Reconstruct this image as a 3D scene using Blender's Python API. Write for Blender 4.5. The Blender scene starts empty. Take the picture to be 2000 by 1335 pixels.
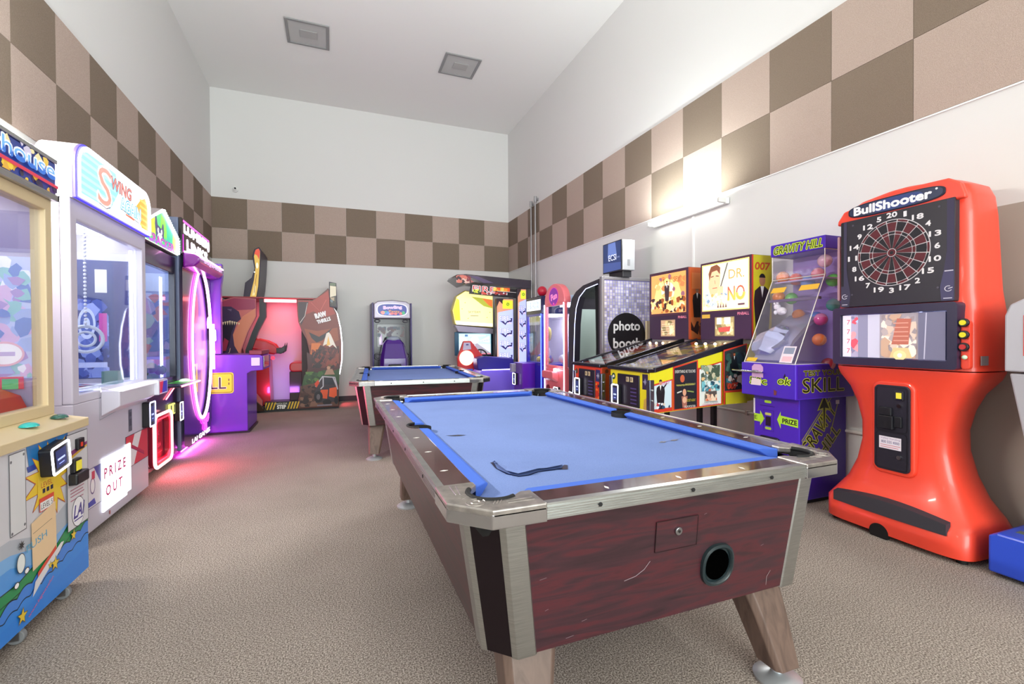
import bpy, bmesh, math, random
from mathutils import Vector, Matrix
from math import pi, sin, cos, radians as R

# ------------------------------------------------------------------ scene, camera, world, light
S = bpy.context.scene
COL = S.collection
S.view_settings.view_transform = 'Standard'
S.view_settings.look = 'None'
S.view_settings.gamma = 1
S.view_settings.use_curve_mapping = False
S.view_settings.exposure = 0.13
RW = 5.67      # room width (x 0..RW), back wall at y=0, the camera looks towards +y
RD = -18.0     # the front end of the room, behind the camera, left open to let fill light in
RH = 5.72

cd = bpy.data.cameras.new('camera'); cam = bpy.data.objects.new('camera', cd); COL.objects.link(cam)
cd.sensor_width = 36; cd.lens = 36 * 906.4782 / 2000; cd.clip_start = 0.05; cd.clip_end = 100
yaw, pitch, roll = .3691, -.0108, -.0058
fw = Vector((sin(yaw) * cos(pitch), cos(yaw) * cos(pitch), sin(pitch)))
rt = Vector((cos(yaw), -sin(yaw), 0)); up = rt.cross(fw)
rt2 = cos(roll) * rt + sin(roll) * up; up2 = -sin(roll) * rt + cos(roll) * up
mw = Matrix((rt2, up2, -fw)).transposed().to_4x4(); mw.translation = (1.9972, -9.6738, 1.2375)
cam.matrix_world = mw
S.camera = cam

wd = bpy.data.worlds.new('world'); S.world = wd; wd.use_nodes = True
wd.node_tree.nodes['Background'].inputs[0].default_value = (.88, .97, 1, 1)
wd.node_tree.nodes['Background'].inputs[1].default_value = .85

def area(name, loc, look, sx, sy, power, col=(1, 1, 1), spread=180):
    l = bpy.data.lights.new(name, 'AREA'); l.shape = 'RECTANGLE'; l.size = sx; l.size_y = sy
    l.energy = power; l.color = col; l.spread = R(spread)
    o = bpy.data.objects.new(name, l); COL.objects.link(o); o.location = loc
    o.rotation_euler = Vector(look).to_track_quat('-Z', 'Y').to_euler()
    return o
area('front_fill_light', (RW / 2, RD + .1, 2.6), (0, 1, .6), 5.2, 5.0, 900, (.92, 1, .98))  # added broad fill behind the camera, no window stands there
for nm, x, y, sx, pw in (('tube_light_right', 5.42, -5.61, -1, 26), ('tube_light_left', .25, -6.95, 1, 85), ('fill_right_rear', 5.42, -11.2, -1, 12), ('fill_left_rear', .25, -10.6, 1, 8)):  # the two rear lights are unseen extras without a fixture
    tint = (1, .95, .86) if sx > 0 else (.98, 1, .98)
    area(nm, (x, y, 2.56), (sx, 0, -1.1 if nm == 'tube_light_left' else -.35), 1.1, .08, pw, tint)
    if 'rear' not in nm: area(nm + '_ceiling_fill', (x, y, 2.60), (sx * .12, 0, 1), 1.1, .12, 36 if sx < 0 else 88, (.90, 1, .975))  # extra upward light at each visible tube, added to brighten the ceiling

# ------------------------------------------------------------------ materials
def lin(c):
    if isinstance(c, str):
        c = c.lstrip('#'); c = [int(c[i:i + 2], 16) / 255 for i in (0, 2, 4)]
        return tuple(x / 12.92 if x <= .04045 else ((x + .055) / 1.055) ** 2.4 for x in c)
    return tuple(c[:3])

MATS = {}
def mat(name, c='#808080', rough=.5, metal=0, em=None, es=0, coat=0, spec=.5, attr=False, glow=0, bump=0, bscale=200, alpha=1):
    if name in MATS: return MATS[name]
    m = bpy.data.materials.new(name); m.use_nodes = True; nt = m.node_tree
    b = nt.nodes['Principled BSDF']
    b.inputs['Base Color'].default_value = (*lin(c), 1)
    b.inputs['Roughness'].default_value = rough; b.inputs['Metallic'].default_value = metal
    b.inputs['Coat Weight'].default_value = coat; b.inputs['Coat Roughness'].default_value = .08
    b.inputs['Specular IOR Level'].default_value = spec
    if em is not None:
        b.inputs['Emission Color'].default_value = (*lin(em), 1); b.inputs['Emission Strength'].default_value = es
    if attr:
        a = nt.nodes.new('ShaderNodeAttribute'); a.attribute_name = 'Col'
        nt.links.new(a.outputs['Color'], b.inputs['Base Color'])
        if glow:
            nt.links.new(a.outputs['Color'], b.inputs['Emission Color']); b.inputs['Emission Strength'].default_value = glow
    if bump:
        n = nt.nodes.new('ShaderNodeTexNoise'); n.inputs['Scale'].default_value = bscale; n.inputs['Detail'].default_value = 4
        t = nt.nodes.new('ShaderNodeTexCoord'); nt.links.new(t.outputs['Object'], n.inputs['Vector'])
        bp = nt.nodes.new('ShaderNodeBump'); bp.inputs['Strength'].default_value = bump; bp.inputs['Distance'].default_value = .002
        nt.links.new(n.outputs['Fac'], bp.inputs['Height']); nt.links.new(bp.outputs['Normal'], b.inputs['Normal'])
    MATS[name] = m
    return m

def noise_mat(name, stops, scale=(1, 1, 1), nscale=5, detail=6, rough=.5, bump=0, bdist=.002, metal=0, coat=0, distort=0, mixattr=False, second=None, spec=.5):
    m = bpy.data.materials.new(name); m.use_nodes = True; nt = m.node_tree; L = nt.links.new
    b = nt.nodes['Principled BSDF']; b.inputs['Roughness'].default_value = rough; b.inputs['Metallic'].default_value = metal
    b.inputs['Coat Weight'].default_value = coat; b.inputs['Coat Roughness'].default_value = .06; b.inputs['Specular IOR Level'].default_value = spec
    t = nt.nodes.new('ShaderNodeTexCoord'); mp = nt.nodes.new('ShaderNodeMapping'); mp.inputs['Scale'].default_value = scale
    n = nt.nodes.new('ShaderNodeTexNoise'); n.inputs['Scale'].default_value = nscale; n.inputs['Detail'].default_value = detail
    n.inputs['Distortion'].default_value = distort
    L(t.outputs['Object'], mp.inputs['Vector']); L(mp.outputs['Vector'], n.inputs['Vector'])
    r = nt.nodes.new('ShaderNodeValToRGB'); L(n.outputs['Fac'], r.inputs['Fac'])
    while len(r.color_ramp.elements) < len(stops): r.color_ramp.elements.new(.5)
    for e, (p, c) in zip(r.color_ramp.elements, stops): e.position = p; e.color = (*lin(c), 1)
    out = r.outputs['Color']
    if second:   # (scale, low, high) a slow brightness variation
        n2 = nt.nodes.new('ShaderNodeTexNoise'); n2.inputs['Scale'].default_value = second[0]; n2.inputs['Detail'].default_value = 3
        L(t.outputs['Object'], n2.inputs['Vector'])
        mr = nt.nodes.new('ShaderNodeMapRange'); mr.inputs['From Min'].default_value = .3; mr.inputs['From Max'].default_value = .7
        mr.inputs['To Min'].default_value = second[1]; mr.inputs['To Max'].default_value = second[2]
        L(n2.outputs['Fac'], mr.inputs['Value'])
        mx = nt.nodes.new('ShaderNodeMix'); mx.data_type = 'RGBA'; mx.blend_type = 'MULTIPLY'; mx.inputs[0].default_value = 1
        L(out, mx.inputs[6]); L(mr.outputs['Result'], mx.inputs[7]); out = mx.outputs[2]
    if mixattr:
        a = nt.nodes.new('ShaderNodeAttribute'); a.attribute_name = 'Col'
        mx = nt.nodes.new('ShaderNodeMix'); mx.data_type = 'RGBA'; mx.blend_type = 'MULTIPLY'; mx.inputs[0].default_value = 1
        L(out, mx.inputs[6]); L(a.outputs['Color'], mx.inputs[7]); out = mx.outputs[2]
    L(out, b.inputs['Base Color'])
    if bump:
        bp = nt.nodes.new('ShaderNodeBump'); bp.inputs['Strength'].default_value = bump; bp.inputs['Distance'].default_value = bdist
        L(n.outputs['Fac'], bp.inputs['Height']); L(bp.outputs['Normal'], b.inputs['Normal'])
    MATS[name] = m
    return m

def glass_mat(name, tint='#ffffff', refl=.10, rough=.02):
    m = bpy.data.materials.new(name); m.use_nodes = True; nt = m.node_tree; L = nt.links.new
    nt.nodes.clear(); o = nt.nodes.new('ShaderNodeOutputMaterial'); mx = nt.nodes.new('ShaderNodeMixShader')
    t = nt.nodes.new('ShaderNodeBsdfTransparent'); t.inputs[0].default_value = (*lin(tint), 1)
    g = nt.nodes.new('ShaderNodeBsdfGlossy'); g.inputs['Roughness'].default_value = rough; g.inputs[0].default_value = (.9, .92, 1, 1)
    lw = nt.nodes.new('ShaderNodeLayerWeight'); lw.inputs['Blend'].default_value = .5
    pw = nt.nodes.new('ShaderNodeMath'); pw.operation = 'POWER'; pw.inputs[1].default_value = 3.5; L(lw.outputs['Facing'], pw.inputs[0])
    ml = nt.nodes.new('ShaderNodeMath'); ml.operation = 'MULTIPLY_ADD'; ml.inputs[1].default_value = .55; ml.inputs[2].default_value = refl * .4; L(pw.outputs[0], ml.inputs[0])
    L(ml.outputs[0], mx.inputs[0]); L(t.outputs[0], mx.inputs[1]); L(g.outputs[0], mx.inputs[2]); L(mx.outputs[0], o.inputs[0])
    MATS[name] = m
    return m

INK = mat('printed_ink', attr=True, rough=.35)
INKM = mat('printed_ink_matt', attr=True, rough=.7)
BACKLIT = mat('backlit_print', attr=True, rough=.3, glow=.9)
BACKLIT2 = mat('backlit_print_bright', attr=True, rough=.3, glow=1.7)
BACKLIT0 = mat('backlit_print_dim', attr=True, rough=.3, glow=.35)
def led(name, c, s): return mat(name, c, em=c, es=s, rough=.4)
LED_W = led('led_white', '#f4f4ff', 5); LED_MAG = led('led_magenta', '#ff38f0', 5); LED_RED = led('led_red', '#ff2030', 5)
LED_PINKW = led('led_pink_white', '#ffb0f0', 6); LED_BLUE = led('led_blue', '#4060ff', 4)
PAINTW = mat('white_wall_paint', '#dedddb', rough=.85, bump=.15, bscale=40)
TAUPE = mat('taupe_wall_paint', '#aaa196', rough=.85)
CEIL = mat('ceiling_paint', '#f0efec', rough=.9)
CARPET = noise_mat('brown_loop_carpet', [(.36, '#6a5f58'), (.5, '#9c9087'), (.63, '#cbbfb4')], nscale=170, detail=6, rough=.98, bump=.6, bdist=.004, second=(1.3, .86, 1.08), spec=.1)
FELT = noise_mat('wall_carpet_tile', [(.3, '#d8d4d0'), (.7, '#ffffff')], nscale=260, detail=4, rough=1, bump=.5, bdist=.003, mixattr=True, spec=.1)
BLACKP = mat('black_plastic', '#17161c', rough=.38)
DARK = mat('dark_laminate', '#26232e', rough=.4)
RUBBER = mat('black_rubber', '#0b0b0d', rough=.7)
CHROME = mat('chrome', '#c9ccd2', rough=.13, metal=1)
ALU = noise_mat('brushed_aluminium', [(.3, '#a7a9a8'), (.7, '#c6c8c6')], scale=(3, 3, 200), nscale=4, rough=.33, metal=1, bump=.15)
CASTING = noise_mat('worn_cast_metal', [(.3, '#98928f'), (.6, '#b8b1ac'), (.8, '#cbc5c0')], nscale=30, rough=.32, metal=.85, bump=.35, bdist=.001)
STEEL = mat('satin_steel', '#a9abb0', rough=.3, metal=1)
GLASS = glass_mat('clear_glass', '#f4f8fb', .12)
ACRYL = glass_mat('clear_acrylic', '#fbf8ff', .10, .04)
_nt = ACRYL.node_tree; _d = _nt.nodes.new('ShaderNodeBsdfDiffuse'); _d.inputs[0].default_value = (.8, .75, .85, 1); _m = _nt.nodes.new('ShaderNodeMixShader'); _m.inputs[0].default_value = .06
_o = [n for n in _nt.nodes if n.type == 'OUTPUT_MATERIAL'][0]; _p = _o.inputs[0].links[0].from_socket; _nt.links.new(_p, _m.inputs[1]); _nt.links.new(_d.outputs[0], _m.inputs[2]); _nt.links.new(_m.outputs[0], _o.inputs[0])
PFGLASS = glass_mat('pinball_glass', '#e8e8e8', .75, .015)
DGLASS = glass_mat('smoked_glass', '#8088a0', .2)

# ------------------------------------------------------------------ mesh helpers
def rootloc(p):
    l = Vector((0, 0, 0))
    while p is not None: l += p.location; p = p.parent
    return l

class M:
    def __init__(s, col='#ffffff'): s.v = []; s.f = []; s.c = []; s.m = []; s.col = col; s.mi = 0
    def face(s, pts, c=None):
        n = len(s.v); s.v += [tuple(p) for p in pts]; s.f.append(list(range(n, n + len(pts)))); s.c.append(lin(c or s.col)); s.m.append(s.mi)
    def mesh(s, vs, fs, c=None):
        n = len(s.v); s.v += [tuple(p) for p in vs]
        for f in fs: s.f.append([i + n for i in f]); s.c.append(lin(c or s.col)); s.m.append(s.mi)
        return s
    def box(s, x0, x1, y0, y1, z0, z1, c=None):
        x0, x1 = sorted((x0, x1)); y0, y1 = sorted((y0, y1)); z0, z1 = sorted((z0, z1))
        vs = [(x, y, z) for z in (z0, z1) for y in (y0, y1) for x in (x0, x1)]
        return s.mesh(vs, [(0, 2, 3, 1), (4, 5, 7, 6), (0, 1, 5, 4), (1, 3, 7, 5), (3, 2, 6, 7), (2, 0, 4, 6)], c)
    def prism(s, pts, pl, a, b, c=None):
        def P(p, t): return {'xy': (p[0], p[1], t), 'xz': (p[0], t, p[1]), 'yz': (t, p[0], p[1])}[pl]
        n = len(pts); vs = [P(p, a) for p in pts] + [P(p, b) for p in pts]
        return s.mesh(vs, [list(range(n))[::-1], list(range(n, 2 * n))] + [(i, (i + 1) % n, n + (i + 1) % n, n + i) for i in range(n)], c)
    def loft(s, rings, cap=True, c=None):
        n = len(rings[0]); vs = [p for r in rings for p in r]; fs = []
        for k in range(len(rings) - 1):
            for i in range(n):
                j = (i + 1) % n; fs.append((k * n + i, k * n + j, (k + 1) * n + j, (k + 1) * n + i))
        if cap: fs.append(list(range(n))[::-1]); fs.append(list(range((len(rings) - 1) * n, len(rings) * n)))
        return s.mesh(vs, fs, c)
    def cyl(s, a, b, r, r2=None, n=20, c=None, cap=True):
        a = Vector(a); b = Vector(b); d = (b - a).normalized(); r2 = r if r2 is None else r2
        u = d.orthogonal().normalized(); w = d.cross(u)
        ring = lambda p, q: [p + (u * cos(2 * pi * i / n) + w * sin(2 * pi * i / n)) * q for i in range(n)]
        return s.loft([ring(a, r), ring(b, r2)], cap, c)
    def tube(s, pts, r, n=8, closed=False, c=None):
        pts = [Vector(p) for p in pts]; N = len(pts); rings = []; prev = None
        for i, p in enumerate(pts):
            if closed: d = pts[(i + 1) % N] - pts[i - 1]
            else: d = pts[min(i + 1, N - 1)] - pts[max(i - 1, 0)]
            d.normalize()
            u = d.orthogonal().normalized() if prev is None else (prev - d * prev.dot(d)).normalized()
            prev = u; w = d.cross(u)
            rings.append([p + (u * cos(2 * pi * k / n) + w * sin(2 * pi * k / n)) * r for k in range(n)])
        if closed: rings.append(rings[0])
        return s.loft(rings, not closed, c)
    def ball(s, p, r, n=14, m=8, sc=(1, 1, 1), c=None, half=False):
        rings = []; a0 = 0 if half else -pi / 2
        for k in range(m + 1):
            t = a0 + (pi / 2 - a0) * k / m; q = max(cos(t), .02)
            rings.append([(p[0] + r * sc[0] * q * cos(2 * pi * i / n), p[1] + r * sc[1] * q * sin(2 * pi * i / n), p[2] + r * sc[2] * sin(t)) for i in range(n)])
        return s.loft(rings, True, c)
    def torus(s, p, ax, R0, r, n=32, k=8, c=None, sq=1):
        ax = Vector(ax).normalized(); u = Vector((0, 0, 1)).cross(ax)
        u = u.normalized() if u.length > .01 else Vector((1, 0, 0)); w = ax.cross(u)
        return s.tube([Vector(p) + u * cos(2 * pi * i / n) * R0 + w * sin(2 * pi * i / n) * R0 * sq for i in range(n)], r, k, True, c)
    def build(s, name, mats, parent=None, bevel=0, smooth=None, local=False, seg=2, flat=False):
        me = bpy.data.meshes.new(name); me.from_pydata(s.v, [], s.f)
        if not isinstance(mats, (list, tuple)): mats = [mats]
        for m in mats: me.materials.append(m)
        ca = me.color_attributes.new('Col', 'FLOAT_COLOR', 'CORNER')
        buf = []
        for f, c in zip(s.f, s.c): buf += [c[0], c[1], c[2], 1.0] * len(f)
        ca.data.foreach_set('color', buf)
        me.polygons.foreach_set('material_index', s.m)
        if not flat:
            bm = bmesh.new(); bm.from_mesh(me); bmesh.ops.recalc_face_normals(bm, faces=bm.faces); bm.to_mesh(me); bm.free()
        if smooth is not None:
            me.polygons.foreach_set('use_smooth', [True] * len(me.polygons)); me.set_sharp_from_angle(angle=R(smooth))
        o = bpy.data.objects.new(name, me); COL.objects.link(o)
        if parent is not None:
            if not local: me.transform(Matrix.Translation(-rootloc(parent)))
            o.parent = parent
        if bevel:
            b = o.modifiers.new('bevel', 'BEVEL'); b.width = bevel; b.segments = seg; b.limit_method = 'ANGLE'; b.angle_limit = R(40)
        return o

def tag(o, label=None, cat=None, group=None, kind=None):
    if label: o['label'] = label
    if cat: o['category'] = cat
    if group: o['group'] = group
    if kind: o['kind'] = kind
    return o
def empty(name, loc, label, cat, group=None, rz=0):
    o = bpy.data.objects.new(name, None); COL.objects.link(o); o.location = loc; o.rotation_euler = (0, 0, rz); o.empty_display_size = .1
    return tag(o, label, cat, group)
def copy_tree(o, parent=None):
    c = o.copy(); COL.objects.link(c)
    if parent is not None: c.parent = parent; c.matrix_parent_inverse = o.matrix_parent_inverse.copy()
    for ch in list(o.children): copy_tree(ch, c)
    return c

def rrect(a0, b0, a1, b1, r, n=6):
    out = []
    for cx, cy, t0 in ((a1 - r, b1 - r, 0), (a0 + r, b1 - r, 90), (a0 + r, b0 + r, 180), (a1 - r, b0 + r, 270)):
        for i in range(n + 1):
            t = R(t0 + 90 * i / n); out.append((cx + r * cos(t), cy + r * sin(t)))
    return out
def ell(a, b, ra, rb, n=32, t0=0, t1=360):
    full = abs(t1 - t0) >= 360
    return [(a + ra * cos(R(t0 + (t1 - t0) * i / (n if full else n - 1))), b + rb * sin(R(t0 + (t1 - t0) * i / (n if full else n - 1)))) for i in range(n)]

TXT = {}
def text_polys(s):
    if s in TXT: return TXT[s]
    cu = bpy.data.curves.new('lettering_source', 'FONT'); cu.body = s; cu.resolution_u = 3
    o = bpy.data.objects.new('lettering_source', cu)
    me = o.to_mesh()
    vs = [v.co.xy.copy() for v in me.vertices]; fs = [list(p.vertices) for p in me.polygons]
    o.to_mesh_clear(); bpy.data.objects.remove(o); bpy.data.curves.remove(cu)
    x0 = min(v.x for v in vs); x1 = max(v.x for v in vs); y0 = min(v.y for v in vs); y1 = max(v.y for v in vs)
    TXT[s] = ([((v.x - x0) / (x1 - x0), (v.y - y0) / (y1 - y0)) for v in vs], fs)
    return TXT[s]

class Art(M):
    """flat graphics printed on a plane: o origin, u right, v up, n outward"""
    def __init__(s, o, u, v=(0, 0, 1), n=None, gap=.0012):
        super().__init__(); s.o = Vector(o); s.u = Vector(u).normalized(); s.w = Vector(v).normalized()
        s.n = Vector(n) if n else s.u.cross(s.w); s.k = 1; s.gap = gap
    def P(s, p, l): return s.o + s.u * p[0] + s.w * p[1] + s.n * (s.gap * .6 + l * .0005)
    def poly(s, pts, c, l=None):
        if l is None: s.k += 1; l = s.k * .25
        s.face([s.P(p, l) for p in pts], c); return s
    def rect(s, a0, b0, a1, b1, c, l=None): return s.poly([(a0, b0), (a1, b0), (a1, b1), (a0, b1)], c, l)
    def rr(s, a0, b0, a1, b1, r, c, l=None): return s.poly(rrect(a0, b0, a1, b1, r), c, l)
    def disc(s, a, b, ra, c, rb=None, l=None, n=28): return s.poly(ell(a, b, ra, rb or ra, n), c, l)
    def line(s, pts, w, c, l=None, closed=False):
        if l is None: s.k += 1; l = s.k * .25
        P = list(pts) + ([pts[0]] if closed else [])
        for p, q in zip(P[:-1], P[1:]):
            d = Vector((q[0] - p[0], q[1] - p[1]))
            if d.length < 1e-6: continue
            d.normalize(); nn = Vector((-d.y, d.x)) * w / 2; e = d * w * .3
            s.poly([(p[0] + nn.x - e.x, p[1] + nn.y - e.y), (q[0] + nn.x + e.x, q[1] + nn.y + e.y), (q[0] - nn.x + e.x, q[1] - nn.y + e.y), (p[0] - nn.x - e.x, p[1] - nn.y - e.y)], c, l)
        return s
    def ring(s, a, b, r0, r1, c, t0=0, t1=360, n=32, l=None, asp=1):
        if l is None: s.k += 1; l = s.k * .25
        o = ell(a, b, r1, r1 * asp, n + 1, t0, t1 - (1e-4 if t1 - t0 >= 360 else 0)); i = ell(a, b, r0, r0 * asp, n + 1, t0, t1 - (1e-4 if t1 - t0 >= 360 else 0))
        for k in range(n): s.poly([i[k], o[k], o[k + 1], i[k + 1]], c, l)
        return s
    def star(s, a, b, r, c, k=5, ri=.42, rot=90, l=None):
        return s.poly([(a + (r if i % 2 == 0 else r * ri) * cos(R(rot + 180 * i / k)), b + (r if i % 2 == 0 else r * ri) * sin(R(rot + 180 * i / k))) for i in range(2 * k)], c, l)
    def text(s, t, a0, b0, a1, b1, c, l=None, shear=0, rot=0, bold=0, c2=None, warp=None):
        if l is None: s.k += 1; l = s.k * .25
        vs, fs = text_polys(t); ca, cb = (a0 + a1) / 2, (b0 + b1) / 2
        offs = [(0, 0)] if not bold else [(bold * cos(R(q)), bold * sin(R(q))) for q in range(0, 360, 45)]
        for ox, oy in offs:
            out = []
            for x, y in vs:
                a = a0 + x * (a1 - a0) + shear * y + ox; b = b0 + y * (b1 - b0) + oy
                if warp: b += warp(x) * 1.0
                if rot: da, db = a - ca, b - cb; a = ca + da * cos(R(rot)) - db * sin(R(rot)); b = cb + da * sin(R(rot)) + db * cos(R(rot))
                out.append((a, b))
            for f in fs:
                cc = c
                if c2 and sum(vs[i][1] for i in f) / len(f) < .45: cc = c2
                s.face([s.P(out[i], l) for i in f], cc)
            l += .004
        return s
    def outlined(s, t, a0, b0, a1, b1, c, oc, w, **k):
        s.text(t, a0, b0, a1, b1, oc, bold=w, **k); return s.text(t, a0, b0, a1, b1, c, **k)
    def splat(s, a0, b0, a1, b1, cols, n, seed=1, sz=.12):
        rnd = random.Random(seed); W, H = a1 - a0, b1 - b0; q = sz * min(abs(W), abs(H)) * 2
        for _ in range(n):
            a = rnd.uniform(a0, a1); b = rnd.uniform(b0, b1); r = q * rnd.uniform(.4, 1.3); k = rnd.randint(5, 8); t = rnd.uniform(0, 6)
            pts = [(min(max(a + r * rnd.uniform(.5, 1.2) * cos(t + 2 * pi * i / k), min(a0, a1)), max(a0, a1)), min(max(b + r * rnd.uniform(.5, 1.2) * sin(t + 2 * pi * i / k), b0), b1)) for i in range(k)]
            s.poly(pts, rnd.choice(cols))
        return s
    def man(s, a, b, h, suit='#15151b', skin='#c98f6c', hair='#2a1a12'):
        s.poly([(a - .12 * h, b), (a - .17 * h, b + .55 * h), (a - .15 * h, b + .7 * h), (a - .05 * h, b + .77 * h), (a + .05 * h, b + .77 * h), (a + .15 * h, b + .7 * h), (a + .17 * h, b + .55 * h), (a + .12 * h, b)], suit)
        s.poly([(a - .035 * h, b + .77 * h), (a, b + .6 * h), (a + .035 * h, b + .77 * h)], '#f2f2f2')
        s.disc(a, b + .86 * h, .062 * h, skin, .085 * h); s.poly(ell(a, b + .885 * h, .066 * h, .075 * h, 12, 10, 170), hair)
        return s
    def done(s, name, mats, parent=None, local=False): return s.build(name, mats, parent, flat=True, local=local)

# frames: L = surface facing +x (left wall machines), Rr = surface facing -x, F = surface facing the camera (-y)
def fL(x, y0=0, z0=0): return Art((x, y0, z0), (0, 1, 0), n=(1, 0, 0))
def fR(x, y0=0, z0=0): return Art((x, y0, z0), (0, -1, 0), n=(-1, 0, 0))
def fF(y, x0=0, z0=0): return Art((x0, y, z0), (1, 0, 0), n=(0, -1, 0))

# ------------------------------------------------------------------ the room
def struct(m, name, mt, **k):
    o = m.build(name, mt, **k); o['kind'] = 'structure'; return o
T_ = .55; BT = 1.2375 + (3.6149 + 1) * T_; BM = BT - T_; BB = BT - 2 * T_
m = M(); m.box(-.1, RW + .1, RD, .1, -.08, 0); struct(m, 'floor', CARPET)
m = M(); m.box(-.1, RW + .1, RD, .1, RH, RH + .1); struct(m, 'ceiling', CEIL)
m = M(); m.box(-.1, 0, RD, 0, 0, RH); struct(m, 'wall_left', PAINTW)
m = M(); m.box(RW, RW + .1, RD, 0, 0, RH); struct(m, 'wall_right', PAINTW)
m = M(); m.box(-.1, RW + .1, 0, .1, 0, RH); struct(m, 'wall_back', PAINTW)
LIGHT, DK = '#c2afa4', '#8e7f71'
def band(n, pos, wallc, count, start, dark0):
    m = M()
    for i in range(count):
        for r in (0, 1):
            c = DK if (i + r + dark0) % 2 == 0 else LIGHT
            z1 = BT - r * T_; z0 = z1 - T_
            g = .0015
            if wallc == 'back':
                w = RW / 10 ; m.box(i * w + g, (i + 1) * w - g, -.009, -.0005, z0 + g, z1 - g, c)
            else:
                y1 = start - i * T_; y0 = y1 - T_
                x0, x1 = (.0005, .009) if wallc == 'left' else (RW - .009, RW - .0005)
                m.box(x0, x1, y0 + g, y1 - g, z0 + g, z1 - g, c)
    return struct(m, 'trim_%d' % n, FELT)
band(1, 0, 'back', 10, 0, 0)
band(2, 0, 'right', 32, -.02, 0)
m = M()
for i in range(32):      # left wall, the first column is a cut strip
    y1 = -.055 - i * T_ + (T_ - .0 if False else 0)
    for r in (0, 1):
        m.box(.0005, .009, (y1 - T_) + .0015, (y1 if i else -.012) - .0015, BT - (r + 1) * T_ + .0015, BT - r * T_ - .0015, DK if (i + r) % 2 == 1 else LIGHT)
struct(m, 'trim_3', FELT)
m = M(); m.box(RW - .012, RW - .0005, RD, -.02, BB - .012, BB - .002); struct(m, 'trim_4', mat('white_trim', '#f1f0ee', rough=.4))
m = M(); m.box(RW - .004, RW - .0005, RD, -7.45, .11, 1.99); struct(m, 'trim_5', TAUPE)
BASE = mat('dark_rubber_base', '#3a3540', rough=.5)
m = M(); m.box(.0, RW, -.012, -.0005, 0, .1); struct(m, 'baseboard_back', BASE)
m = M(); m.box(.0005, .012, RD, -.012, 0, .1); struct(m, 'baseboard_left', BASE)
m = M(); m.box(RW - .012, RW - .0005, RD, -.012, 0, .1); struct(m, 'baseboard_right', BASE)

# recessed ceiling panels
def ceil_panel(cx, cy, label):
    r = empty('ceiling_vent', (cx, cy, RH), label, 'ceiling vent', 'square panels in the ceiling')
    h, g = .295, .04
    m = M()
    for a in ((-h, h, -h, -h + g), (-h, h, h - g, h), (-h, -h + g, -h + g, h - g), (h - g, h, -h + g, h - g)): m.box(*a, -.018, 0)
    m.build('frame', mat('grey_vent_frame', '#8f8f8f', rough=.6), r, local=True, bevel=.003)
    m = M(); m.box(-h + g, h - g, -h + g, h - g, -.008, -.001); m.build('diffuser', mat('vent_diffuser', '#bdbdbb', rough=.8), r, local=True)
    m = M(); m.box(-.11, .13, -.09, .09, -.016, -.008); m.build('baffle', mat('vent_baffle', '#aeadab', rough=.8), r, local=True, bevel=.006)
ceil_panel(1.70, -2.17, 'square grey framed ceiling vent, the left one of two')
ceil_panel(4.00, -2.17, 'square grey framed ceiling vent, the right one, nearer the right wall')

# fluorescent tubes on the walls
def tube_lamp(x, y0, y1, z, sgn, label):
    r = empty('fluorescent_lamp', (x, (y0 + y1) / 2, z), label, 'lamp')
    w = x - sgn * .0
    wall = 0.0 if sgn > 0 else RW
    m = M(); m.box(wall + sgn * .010, wall + sgn * .06, y0, y1, z - .03, z + .03); m.build('housing', mat('lamp_housing', '#e9e9e6', rough=.4), r, bevel=.005)
    m = M(); m.cyl((x, y0 + .03, z), (x, y1 - .03, z), .019, n=16); m.build('tube', led('fluorescent_glow', '#fffef6', 8), r, smooth=40)
    for y in (y0, y1 - .03): m = M(); m.box(wall + sgn * .05, x + sgn * .024, y, y + .03, z - .024, z + .024); m.build('end_cap', mat('lamp_cap', '#dcdcd8', rough=.5), r, bevel=.004)
tube_lamp(5.55, -6.17, -5.05, 2.57, -1, 'lit fluorescent tube on the right wall above the pinball machines')
tube_lamp(.12, -7.80, -5.38, 2.53, 1, 'lit fluorescent tube on the left wall above the blue cartoon arcade cabinet')

# conduits, pipes, camera
PIPE = mat('galvanised_pipe', '#a5a3a6', rough=.35, metal=.8)
for y, zt, lb in ((-1.40, 3.86, 'grey vertical conduit on the right wall, the farther of two'), (-1.60, 3.90, 'grey vertical conduit on the right wall, the nearer and taller of two')):
    r = empty('conduit', (RW - .06, y, 0.1), lb, 'pipe', 'vertical conduits in the far right corner')
    m = M(); m.cyl((RW - .06, y, .1), (RW - .06, y, zt - .1), .016, n=14); m.build('pipe', PIPE, r, smooth=40)
    m = M(); m.cyl((RW - .06, y, zt - .11), (RW - .06, y, zt), .027, n=14); m.box(RW - .06, RW - .001, y - .02, y + .02, zt - .07, zt - .03); m.build('fitting', PIPE, r, smooth=40)
m = M(); m.tube([(RW - .03, y, .51) for y in (-5.9, -6.5, -7.1, -7.9)], .014, 12)
for y in (-6.4, -7.5): m.box(RW - .05, RW - .001, y - .012, y + .012, .49, .53)
tag(m.build('wall_pipe', mat('painted_pipe', '#cfc9c4', rough=.5), smooth=40), 'thin white pipe running low along the right wall behind the purple machine', 'pipe')
m = M(); m.box(RW - .014, RW - .0005, -5.685, -5.66, 1.75, 2.535)
tag(m.build('cable_cover', mat('cable_cover_paint', '#eeeeec', rough=.5)), 'narrow white cable cover running down the wall below the right tube lamp', 'cable cover')
r = empty('security_camera', (.38, 0, 3.93), 'small white dome security camera on the back wall above the checkered band', 'camera')
m = M(); m.cyl((.38, -.0005, 3.93), (.38, -.035, 3.93), .05, .045, n=24); m.build('mount', mat('camera_white', '#eaeae8', rough=.4), r, smooth=40)
m = M(); m.ball((.38, -.045, 3.93), .036); m.build('dome', mat('camera_white', '#eaeae8'), r, smooth=60)
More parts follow.
